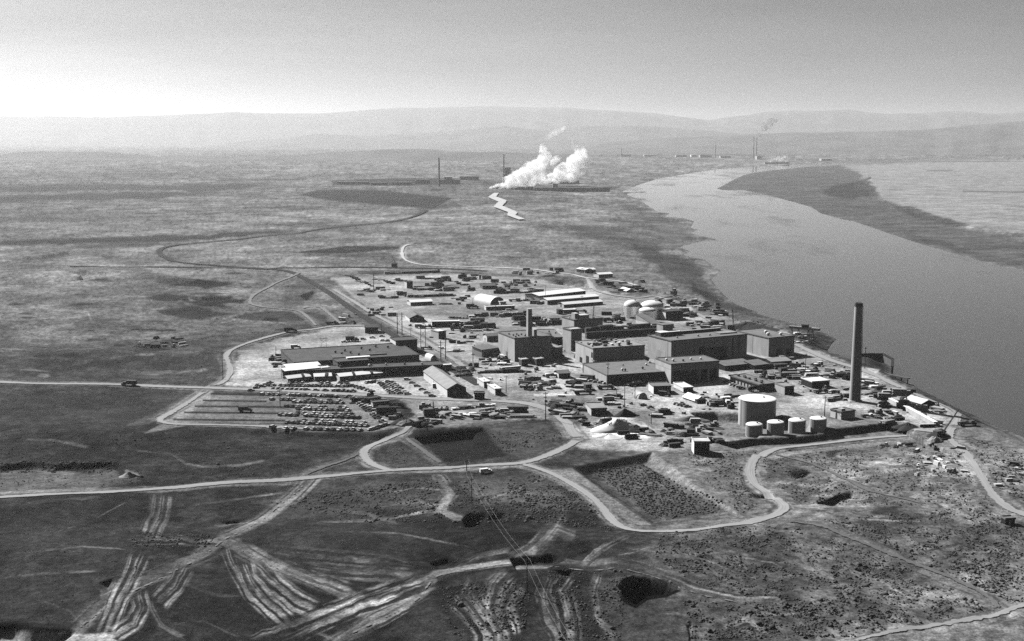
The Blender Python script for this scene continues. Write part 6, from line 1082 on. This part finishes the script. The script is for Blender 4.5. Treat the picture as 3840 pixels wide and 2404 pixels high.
scatter('in the camp on the left plain', [(random.uniform(510, 690), random.uniform(1262, 1305)) for _ in range(14)], ALLK, ['dark', 'white', 'black', 'pale'], 10, 1.4, Fo, 60)
scatter('on the wild ground left of the asphalt road', blob('A', 1380, 130, 1700, 330, 10), ALLK + ['heap'], ['dark', 'white', 'pale'], 10, 1.2, Fo, 60)
scatter('beside the left warehouse corner', blob('A', 90, 900, 260, 1150, 9) + blob('A', 320, 1040, 430, 1100, 3), ALLK, ['dark', 'pale', 'black'], 10, 1.4, Fo, 40)

# ------------------------------------------------------------------ single structures: sand heap, ramp wall, gantry, dock
def mound(name, label, cat, px, py, rx, ry, h, m, seed):
    x, y, z = P3(px, py); n, k = 40, 12; vs = [(0, 0, h)]; fs = []
    for j in range(1, k + 1):
        f = j / k
        for i in range(n):
            a = 2 * math.pi * i / n; w = 1 + .28 * math.sin(2 * a + seed) + .16 * math.sin(3 * a + seed * 2)
            hz = h * (1 - f) ** 1.15 * (1 + .25 * (random.random() - .5)) - (.6 if j == k else 0)
            vs.append((rx * f * w * math.cos(a), ry * f * w * math.sin(a), hz))
    for i in range(n): fs.append((0, 1 + i, 1 + (i + 1) % n))
    for j in range(k - 1):
        for i in range(n): fs.append((1 + j * n + i, 1 + (j + 1) * n + i, 1 + (j + 1) * n + (i + 1) % n, 1 + j * n + (i + 1) % n))
    o = MB().add(vs, fs).build(name, M[m], None, (x, y, z)); smooth(o); tag(o, label, cat); return o
mound('sand_heap', 'long bright white sand heap in the middle of the dirt yard', 'sand heap', 2320, 1606, 14, 9, 6.0, 'sand', 1)
mound('sand_heap', 'small white sand heap at the left edge of the bright sand area', 'sand heap', 2285, 1640, 8, 5, 2.2, 'sand', 3)
mound('gravel_heap', 'dark gravel heap right of the white sand heap', 'gravel heap', 2385, 1614, 8, 5, 3.4, 'darksoil', 5)
mound('gravel_heap', 'square topped dark gravel heap behind the white sand heap', 'gravel heap', 2343, 1560, 7, 5, 4.6, 'darksoil', 7)
mound('soil_heap', 'brown soil heap beside the big tank slope', 'soil heap', 2590, 1575, 9, 6, 2.6, 'wood', 8)
mound('soil_heap', 'dark oval soil heap beside the river above the largest block', 'soil heap', 2810, 1233, 26, 16, 6, 'darksoil', 9)
mound('soil_heap', 'dark round heap at the end of the ramp below the chimney', 'soil heap', 3405, 1606, 9, 5, 3.4, 'darksoil', 4)
mound('soil_heap', 'pale heap on the slope at the left of the twin tracks', 'soil heap', 482, 1788, 5, 3, 2.5, 'soil', 6)
def wall(name, label, p0, p1, h, th, m, cat='wall', z0=-1.0):
    a = P3(*p0); b = P3(*p1); L = math.hypot(b[0] - a[0], b[1] - a[1]); an = math.atan2(b[1] - a[1], b[0] - a[0])
    t = empty(name, a, an); tag(t, label, cat)
    MB().box(0, L, -th / 2, th / 2, z0, h).build('face', M[m], t); MB().box(-.1, L + .1, -th / 2 - .15, th / 2 + .15, h + .01, h + .35).build('coping', M['white'], t); return t
wall('retaining_wall', 'long white topped concrete ramp wall running down below the riverside tent', q('O', 1160, 935), q('O', 1625, 1190), 2.4, 2.2, 'light')
wall('retaining_wall', 'short white topped concrete wall above the ramp wall', q('O', 945, 830), q('O', 1070, 895), 2.4, 2.0, 'light')
wall('retaining_wall', 'short low white curb wall left of the ramp wall', q('O', 985, 990), q('O', 1055, 1020), 1.2, 1.6, 'light')
wall('boundary_fence', 'dark straight fence along the foot of the ramp', q('O', 1390, 1205), q('O', 1620, 1200), 1.6, .4, 'dark', 'fence')
wall('boundary_fence', 'black fence line along the back of the upper storage yard', q('F', 1380, 145), q('F', 2110, 118), 2.6, .4, 'black', 'fence')
wall('boundary_fence', 'black fence line along the front of the upper storage yard', q('F', 1640, 618), q('F', 2415, 590), 2.4, .4, 'black', 'fence')
def gantry():
    a = P3(2968, 1262); b = P3(3046, 1286); L = math.hypot(b[0] - a[0], b[1] - a[1]); an = math.atan2(b[1] - a[1], b[0] - a[0])
    t = empty('intake_gantry', a, an); tag(t, 'pale lattice gantry standing over the river water intake', 'gantry crane')
    H = zat(a[0], a[1], 1222) - a[2]
    MB().box(-2, L + 6, -1.4, -.4, H - 2, H).box(-2, L + 6, .4, 1.4, H - 2, H).build('beam', M['light'], t)
    for x in (0, L * .33, L * .8, L):
        l = MB(); l.bar((x, -3, -2), (x, -.8, H - 2), .35, 6); l.bar((x, 3, -2), (x, .8, H - 2), .35, 6); l.bar((x, -2, H * .4), (x, 2, H * .4), .25, 5); l.build('leg', M['light'], t)
    br = MB(); br.bar((L * .8, -2, 1), (L, -1, H - 2.5), .2, 5); br.bar((L, -2, 1), (L * .8, -1, H - 2.5), .2, 5); br.build('brace', M['light'], t)
    MB().box(L * .5, L * .5 + 5, -2, 2, H + .02, H + 2.4).build('hoist_house', M['dark'], t)
gantry()
def dock():
    P = [(3222, 1354), (3262, 1352), (3310, 1353), (3347, 1373), (3345, 1402)]; W = pw(P, WATER + 1)
    t = empty('sheet_pile_dock', (W[0][0], W[0][1], WATER)); tag(t, 'dark curved sheet pile dock wall beside the tall chimney', 'dock wall'); o = W[0]
    b = MB(); c = MB()
    for p, q2 in zip(W[:-1], W[1:]):
        L = math.hypot(*(q2 - p)); a = math.atan2(q2[1] - p[1], q2[0] - p[0]); m = (p + q2) / 2 - o
        b.obox(m[0], m[1], L + .4, 1.2, -3, 6.2, a); c.obox(m[0], m[1], L + .6, 2.2, 6.22, 6.8, a)
    b.build('face', M['dark'], t); c.build('deck', M['black'], t)
    a0 = P3(3290, 1395); W2 = pw([(3290, 1398), (3350, 1412), (3407, 1424)], WATER + 4)
    t2 = empty('pier', (W2[0][0], W2[0][1], WATER)); tag(t2, 'narrow dark pier sticking out along the bank below the dock wall', 'pier')
    d = MB(); lg = []
    for p, q2 in zip(W2[:-1], W2[1:]):
        L = math.hypot(*(q2 - p)); a = math.atan2(q2[1] - p[1], q2[0] - p[0]); m = (p + q2) / 2 - W2[0]; d.obox(m[0], m[1], L + .3, 3, 4.4, 5.2, a)
        for f in (.15, .55, .95): lg.append((p + (q2 - p) * f - W2[0]))
    d.build('deck', M['dark'], t2)
    for p in lg: MB().bar((p[0], p[1], -3), (p[0], p[1], 4.4), .4, 7).build('pile', M['pole'], t2)
dock()
# ------------------------------------------------------------------ the plants far up the plain
def far_block(name, label, cat, px0, px1, yb, yt, depth, m='mid', roof='roof', ext=()):
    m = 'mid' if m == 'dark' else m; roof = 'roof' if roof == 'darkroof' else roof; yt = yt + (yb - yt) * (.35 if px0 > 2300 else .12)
    (x0, x1), (y0, y1) = G0([px0, px1], [yb, yb]); H = zat(x0, y0, yt)
    t = empty(name, (x0, y0, 0)); tag(t, label, cat); L = x1 - x0
    MB().box(0, L, 0, depth, -6, H).build('wall', M[m], t); MB().box(-.6, L + .6, -.6, depth + .6, H + .05, H + 1).build('roof', M[roof], t)
    for e in ext: MB().box(e[0] * L, e[1] * L, depth * .2, depth * .7, H + 1.05, H + e[2]).build('upper_block', M[m], t)
    return t
def far_stack(label, px, yb, yt, r, m='dark'):
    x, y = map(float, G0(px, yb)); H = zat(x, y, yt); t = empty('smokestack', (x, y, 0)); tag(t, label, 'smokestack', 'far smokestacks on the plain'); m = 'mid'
    MB().lathe(0, 0, [(r, -6), (r * .85, H * .5), (r * .7, H * .97)], 20).build('shaft', M[m], t); MB().lathe(0, 0, [(r * .75, H * .97 + .05), (r * .75, H)], 20).build('rim', M['black'], t)
far_stack('thin dark smokestack furthest left on the plain', 1647, 700, 592, 3.6); far_stack('thin dark smokestack just left of the steam clouds', 1889, 662, 578, 3.6)
far_stack('left one of two close thin stacks beyond the river bend', 2825, 592, 513, 5.5); far_stack('right one of two close thin stacks beyond the river bend', 2836, 592, 516, 5.5); far_stack('single faint stack left of the close pair of stacks', 2682, 592, 545, 5); far_stack('faintest short stack far up the plain behind the steam', 2330, 588, 558, 5)
far_block('reactor_block', 'dark stepped block at the foot of the leftmost far stack', 'factory building', 1651, 1724, 690, 672, 50, 'dark', 'darkroof', [(.2, .6, 10)])
far_block('reactor_block', 'dark tower like block rising behind the left steam cloud', 'factory building', 1886, 1922, 672, 650, 45, 'dark', 'darkroof', [(.2, .8, 26)])
far_block('far_shed', 'long low dark shed right of the leftmost far stack', 'shed', 1724, 1795, 674, 661, 40)
for i, (a, b, yb, yt, lab) in enumerate([(1264, 1380, 690, 682, 'leftmost long dark shed of the far plant'), (1392, 1450, 694, 684, 'second dark shed of the far plant from its left'), (1470, 1545, 692, 683, 'third dark shed of the far plant from its left'), (1560, 1610, 688, 672, 'dark shed just left of the leftmost far stack')]):
    far_block('far_shed', lab, 'shed', a, b, yb, yt, 30)
far_block('white_shed', 'tiny white shed left of the leftmost far stack', 'shed', 1558, 1584, 684, 677, 20, 'white', 'whiteroof')
far_block('retention_basin', 'dark walled basin under the left steam cloud', 'basin', 1846, 2000, 708, 700, 60, 'dark', 'darkroof'); far_block('retention_basin', 'dark walled basin under the right steam cloud', 'basin', 2033, 2172, 684, 676, 60, 'dark', 'darkroof')
far_block('low_wall', 'low dark wall running right from the left steaming basin', 'wall', 2004, 2288, 712, 705, 10); far_block('white_shed', 'small white shed below the right steaming basin', 'shed', 2072, 2092, 697, 688, 14, 'white', 'whiteroof')
for i, (a, b, yb, yt, m, lab) in enumerate([(2535, 2575, 588, 579, 'dark', 'dim dark block left of the single faint stack'), (2592, 2612, 588, 577, 'white', 'bright white block left of the single faint stack'), (2625, 2670, 590, 578, 'dark', 'dim block immediately left of the single faint stack'), (2702, 2740, 592, 582, 'dark', 'dim block right of the single faint stack'), (2838, 2856, 596, 580, 'dark', 'dark block at the foot of the close pair of stacks'), (2415, 2460, 585, 578, 'light', 'pale low block far up the plain right of the steam'), (2330, 2366, 588, 576, 'dark', 'dim dark block at the foot of the faintest short stack'), (3080, 3120, 600, 594, 'light', 'pale low block on the far bank right of the small steam puff')]):
    far_block('far_building', lab, 'building', a, b, yb, yt, 60, m, 'darkroof' if m == 'dark' else 'whiteroof')
far_block('retention_basin', 'dark basin wall under the small distant steam puff', 'basin', 2868, 2960, 611, 608, 20)

# ------------------------------------------------------------------ steam and smoke: closed clouds of real vapour
def vapour(name, label, cat, balls, dens, alb, vox, seed, disp):
    b = bmesh.new()
    for (px, py, dist, rad, sq) in balls:
        k = (px - CX) / F_PX; x = k * dist; z = zat(x, dist, py)
        m = bmesh.ops.create_icosphere(b, subdivisions=2, radius=rad)
        for v in m['verts']: v.co = Vector((v.co.x * sq + x, v.co.y * sq + dist, v.co.z + z))
    me = bpy.data.meshes.new(name); b.to_mesh(me); b.free()
    o = bpy.data.objects.new(name, me); COL.objects.link(o)
    r = o.modifiers.new('join', 'REMESH'); r.mode = 'VOXEL'; r.voxel_size = vox
    for sz, st in ((disp * 5.0, disp * 1.7), (disp * 2.0, disp * 1.1), (disp * .8, disp * .5)):
        tx = bpy.data.textures.new(name, 'CLOUDS'); tx.noise_scale = sz; tx.noise_depth = 3
        d = o.modifiers.new('billow', 'DISPLACE'); d.texture = tx; d.strength = st; d.texture_coords = 'GLOBAL'; d.mid_level = .5
    m = bpy.data.materials.new(name); m.use_nodes = True; N, Lk = m.node_tree.nodes, m.node_tree.links; N.remove(N['Principled BSDF'])
    v = N.new('ShaderNodeVolumePrincipled'); v.inputs['Color'].default_value = (alb, alb, alb, 1); v.inputs['Density'].default_value = dens; v.inputs['Anisotropy'].default_value = .2
    ge = N.new('ShaderNodeNewGeometry'); nz = N.new('ShaderNodeTexNoise'); nz.inputs['Scale'].default_value = 1.0 / (disp * 2.2); nz.inputs['Detail'].default_value = 6; nz.inputs['Roughness'].default_value = .62
    Lk.new(ge.outputs['Position'], nz.inputs['Vector'])
    mr = N.new('ShaderNodeMapRange'); mr.inputs['From Min'].default_value = .44; mr.inputs['From Max'].default_value = .66; mr.inputs['To Min'].default_value = 0; mr.inputs['To Max'].default_value = dens; Lk.new(nz.outputs['Fac'], mr.inputs['Value']); Lk.new(mr.outputs[0], v.inputs['Density'])
    Lk.new(v.outputs[0], N['Material Output'].inputs['Volume']); me.materials.append(m)
    tag(o, label, cat); return o
random.seed(31)
def trail(pts, n, jit):
    """billows strung along a rising path: pixel x, pixel y, distance, radius m"""
    P = np.array(pts, float); out = []
    for f in np.linspace(0, len(P) - 1, n):
        i = min(int(f), len(P) - 2); t = f - i; c = P[i] * (1 - t) + P[i + 1] * t
        out.append((c[0] + random.uniform(-1, 1) * jit * c[3], c[1] + random.uniform(-1, 1) * jit * c[3], c[2] + random.uniform(-1, 1) * c[3], c[3] * random.uniform(.7, 1.2), random.uniform(.9, 1.3)))
    return out
D1, D2 = 3960, 4330
vapour('steam_cloud', 'left billowing white steam cloud rising from the far basin', 'steam', trail([(1842, 704, D1, 5), (1860, 700, D1, 7), (1880, 697, D1, 8), (1905, 694, D1, 9)], 16, .3) + trail([(1850, 699, D1, 5), (1890, 690, D1, 11), (1935, 676, D1, 18), (1975, 655, D1, 27), (2012, 632, D1, 27), (2038, 606, D1, 19), (2040, 580, D1, 10), (2034, 562, D1, 7), (2034, 545, D1, 4)], 50, .5) + trail([(1880, 698, D1, 6), (1940, 695, D1, 9), (1985, 690, D1, 14), (2030, 665, D1, 22)], 20, .3), .13, .999, 2.5, 1, 16)
vapour('steam_cloud', 'right billowing white steam cloud rising from the far basin', 'steam', trail([(2045, 675, D2, 8), (2090, 664, D2, 20), (2130, 645, D2, 28), (2165, 615, D2, 26), (2180, 585, D2, 20), (2170, 560, D2, 14), (2145, 556, D2, 9)], 40, .42) + trail([(2060, 675, D2, 8), (2110, 672, D2, 14), (2150, 665, D2, 18), (2185, 610, D2, 14), (2205, 595, D2, 8)], 22, .3), .13, .999, 2.5, 2, 16)
vapour('steam_wisp', 'low bright tail of steam trailing left at the foot of the steam clouds', 'steam', trail([(1842, 704, D1, 5), (1868, 700, D1, 8), (1900, 695, D1, 11), (1930, 690, D1, 13)], 26, .35), .16, .999, 1.6, 9, 5)
vapour('steam_wisp', 'thin torn wisp of steam drifting above the left steam cloud', 'steam', trail([(2050, 520, D1, 7), (2075, 500, D1, 9), (2100, 487, D1, 8), (2125, 470, D1, 4)], 14, .5), .07, .99, 3.0, 3, 8)
vapour('steam_wisp', 'faint steam wisp between the two steam clouds', 'steam', trail([(2075, 615, D2, 10), (2085, 590, D2, 12), (2100, 600, D2, 9)], 8, .5), .07, .99, 3.0, 5, 8)
vapour('steam_wisp', 'small thin wisp at the top of the right steam cloud', 'steam', trail([(2146, 548, D2, 5), (2142, 530, D2, 4), (2146, 518, D2, 2.5)], 7, .4), .03, .98, 2.5, 6, 5)
vapour('steam_puff', 'small distant white steam puff beside the far river bend', 'steam', trail([(2866, 606, 8300, 4), (2885, 602, 8300, 10), (2905, 599, 8300, 14), (2917, 592, 8300, 11), (2930, 601, 8300, 12), (2952, 607, 8300, 4)], 26, .9), .045, .99, 2.5, 4, 6)
vapour('smoke_trail', 'thin dark smoke trailing from the close pair of far stacks', 'smoke', trail([(2838, 512, 9500, 8), (2842, 498, 9500, 14), (2852, 480, 9500, 22), (2868, 466, 9500, 28), (2885, 456, 9500, 22)], 22, .35), .03, .25, 6.0, 7, 14)

# ------------------------------------------------------------------ sagebrush
def brush():
    base = bmesh.new(); bmesh.ops.create_icosphere(base, subdivisions=1, radius=1.0)
    tv = np.array([v.co[:] for v in base.verts]); tf = np.array([[v.index for v in f.verts] for f in base.faces]); base.free()
    zones = [([(2480, 1995), (2800, 1975), (2960, 1965), (3250, 2060), (3500, 2160), (3720, 2280), (3500, 2330), (3200, 2390), (2600, 2400), (2560, 2250), (2750, 2260), (2450, 2100)], 5200, .8), ([(2900, 1960), (3700, 1900), (3840, 2000), (3840, 2280), (3500, 2130), (3100, 1980)], 3000, .8),
             ([(2215, 1770), (2400, 1740), (2730, 1920), (2460, 1955)], 500, .7), ([(2850, 1700), (3500, 1640), (3660, 1800), (3740, 1900), (3000, 1890), (2880, 1800)], 2600, .8), ([(1000, 1880), (1640, 1790), (2180, 1880), (2080, 1960), (1300, 1960)], 2400, .9),
             ([(1900, 1790), (2050, 1780), (2230, 1900), (2300, 2000), (2080, 1960), (1900, 1880)], 1500, .8), ([(2560, 1700), (2840, 1690), (2790, 1800), (2860, 1880), (2780, 1930), (2640, 1800)], 700, .8), ([(0, 1735), (420, 1728), (500, 1760), (250, 1785), (0, 1770)], 420, 1.1), ([(2050, 2140), (2350, 2140), (2330, 2400), (2100, 2400)], 800, .7),
             ([(1640, 2200), (2000, 2170), (1960, 2400), (1700, 2400)], 900, .7), ([(480, 1990), (840, 2010), (840, 2060), (500, 2050)], 500, .8), ([(0, 1600), (900, 1640), (1300, 1700), (1100, 1780), (500, 1820), (0, 1840)], 900, .7), ([(1830, 1620), (2100, 1620), (2110, 1650), (1900, 1700)], 300, .9), ([(3620, 1640), (3840, 1700), (3840, 1880), (3740, 1830)], 700, .8),
             ([(450, 1330), (840, 1320), (850, 1400), (600, 1410)], 300, .6), ([(600, 1050), (900, 1050), (1180, 1190), (700, 1200), (540, 1120)], 260, .8), ([(0, 1900), (800, 2050), (400, 2300), (0, 2330)], 400, .4), ([(1450, 1660), (1640, 1740), (1480, 1760), (1420, 1720)], 260, .5),
             ([(3050, 1340), (3220, 1390), (3560, 1540), (3640, 1590), (3500, 1500)], 160, 1.0), ([(2300, 1040), (2900, 1225), (2860, 1240), (2500, 1110)], 300, 1.4)]
    PX, PY, S = [], [], []
    for poly, n, s in zones:
        P = np.array(poly, float); m = 0
        while m < n:
            x = RNG.uniform(P[:, 0].min(), P[:, 0].max(), n * 2); y = RNG.uniform(P[:, 1].min(), P[:, 1].max(), n * 2)
            k = inpoly(x, y, P) & (fbm(x / 50, y / 24, 303, 3) + RNG.uniform(-.12, .12, len(x)) > .44); x, y = x[k][:n - m], y[k][:n - m]
            PX += x.tolist(); PY += y.tolist(); S += (.33 * s * RNG.lognormal(0, .42, len(x))).tolist(); m += len(x)
    PX, PY, S = map(np.array, (PX, PY, S)); X, Y, Z = Gh(PX, PY, 4); n = len(PX)
    # planted rows in the sunken rectangular plot
    Q = pw([(2222, 1768), (2408, 1738), (2728, 1918), (2462, 1952)], -3.6); du = (Q[1] - Q[0]) / np.hypot(*(Q[1] - Q[0])); dv = np.array([-du[1], du[0]])
    gu, gv = np.meshgrid(np.arange(-60, 140, 1.5), np.arange(-140, 60, 2.6)); gx = Q[0][0] + gu.ravel() * du[0] + gv.ravel() * dv[0]; gy = Q[0][1] + gu.ravel() * du[1] + gv.ravel() * dv[1]
    gx = gx + RNG.uniform(-.45, .45, len(gx)); gy = gy + RNG.uniform(-.3, .3, len(gy)); k = inpoly(gx, gy, Q) & (RNG.uniform(0, 1, len(gx)) < .8); gx, gy = gx[k], gy[k]
    X = np.concatenate([X, gx]); Y = np.concatenate([Y, gy]); Z = np.concatenate([Z, hgt(gx, gy)]); S = np.concatenate([S, RNG.uniform(.35, .75, len(gx))]); n = len(X)
    ok = np.ones(n, bool)
    for lab, w, tone, se, pts in ROADS: ok &= polydist(X, Y, pw(pts))[0] > w * .62 + S * .5
    X, Y, Z, S = X[ok], Y[ok], Z[ok], S[ok]; n = len(X)
    rot = RNG.uniform(0, 6.28, n); jit = RNG.uniform(.65, 1.35, (n, len(tv))); sx = S * RNG.uniform(.8, 1.3, n); sz = S * RNG.uniform(.55, .85, n)
    V = tv[None] * jit[..., None]; c, s = np.cos(rot)[:, None], np.sin(rot)[:, None]
    vx = (V[..., 0] * c - V[..., 1] * s) * sx[:, None] + X[:, None]; vy = (V[..., 0] * s + V[..., 1] * c) * sx[:, None] + Y[:, None]; vz = (V[..., 2] + .45) * sz[:, None] + Z[:, None]
    co = np.stack([vx, vy, vz], -1).reshape(-1, 3); F = (tf[None] + (np.arange(n) * len(tv))[:, None, None]).reshape(-1, 3)
    me = bpy.data.meshes.new('sagebrush'); nf = len(F)
    me.vertices.add(len(co)); me.vertices.foreach_set('co', co.astype(np.float32).ravel()); me.loops.add(nf * 3); me.loops.foreach_set('vertex_index', F.astype(np.int32).ravel())
    me.polygons.add(nf); me.polygons.foreach_set('loop_start', np.arange(0, nf * 3, 3, dtype=np.int32)); me.update(calc_edges=True)
    me.materials.append(mat('sagebrush_leaves', .085, 1, .5, .35, .03)); o = bpy.data.objects.new('sagebrush', me); COL.objects.link(o)
    tag(o, 'low dark sagebrush scattered over the dry ground', None, None, 'stuff')
brush()
# ------------------------------------------------------------------ air
def haze():
    hm_ = bpy.data.materials.new('haze_air'); hm_.use_nodes = True; N, Lk = hm_.node_tree.nodes, hm_.node_tree.links
    N.remove(N['Principled BSDF']); v = N.new('ShaderNodeVolumePrincipled'); v.inputs['Color'].default_value = (.92, .92, .92, 1)
    v.inputs['Density'].default_value = HAZE; v.inputs['Anisotropy'].default_value = .45
    Lk.new(v.outputs[0], N['Material Output'].inputs['Volume'])
    b = MB(); b.box(-45000, 45000, -3000, 40000, -40, 850); o = b.build('haze', hm_); tag(o, 'pale haze filling the air over the plain', None, None, 'stuff')
    o.visible_shadow = True
HAZE = 3.3e-5
haze()
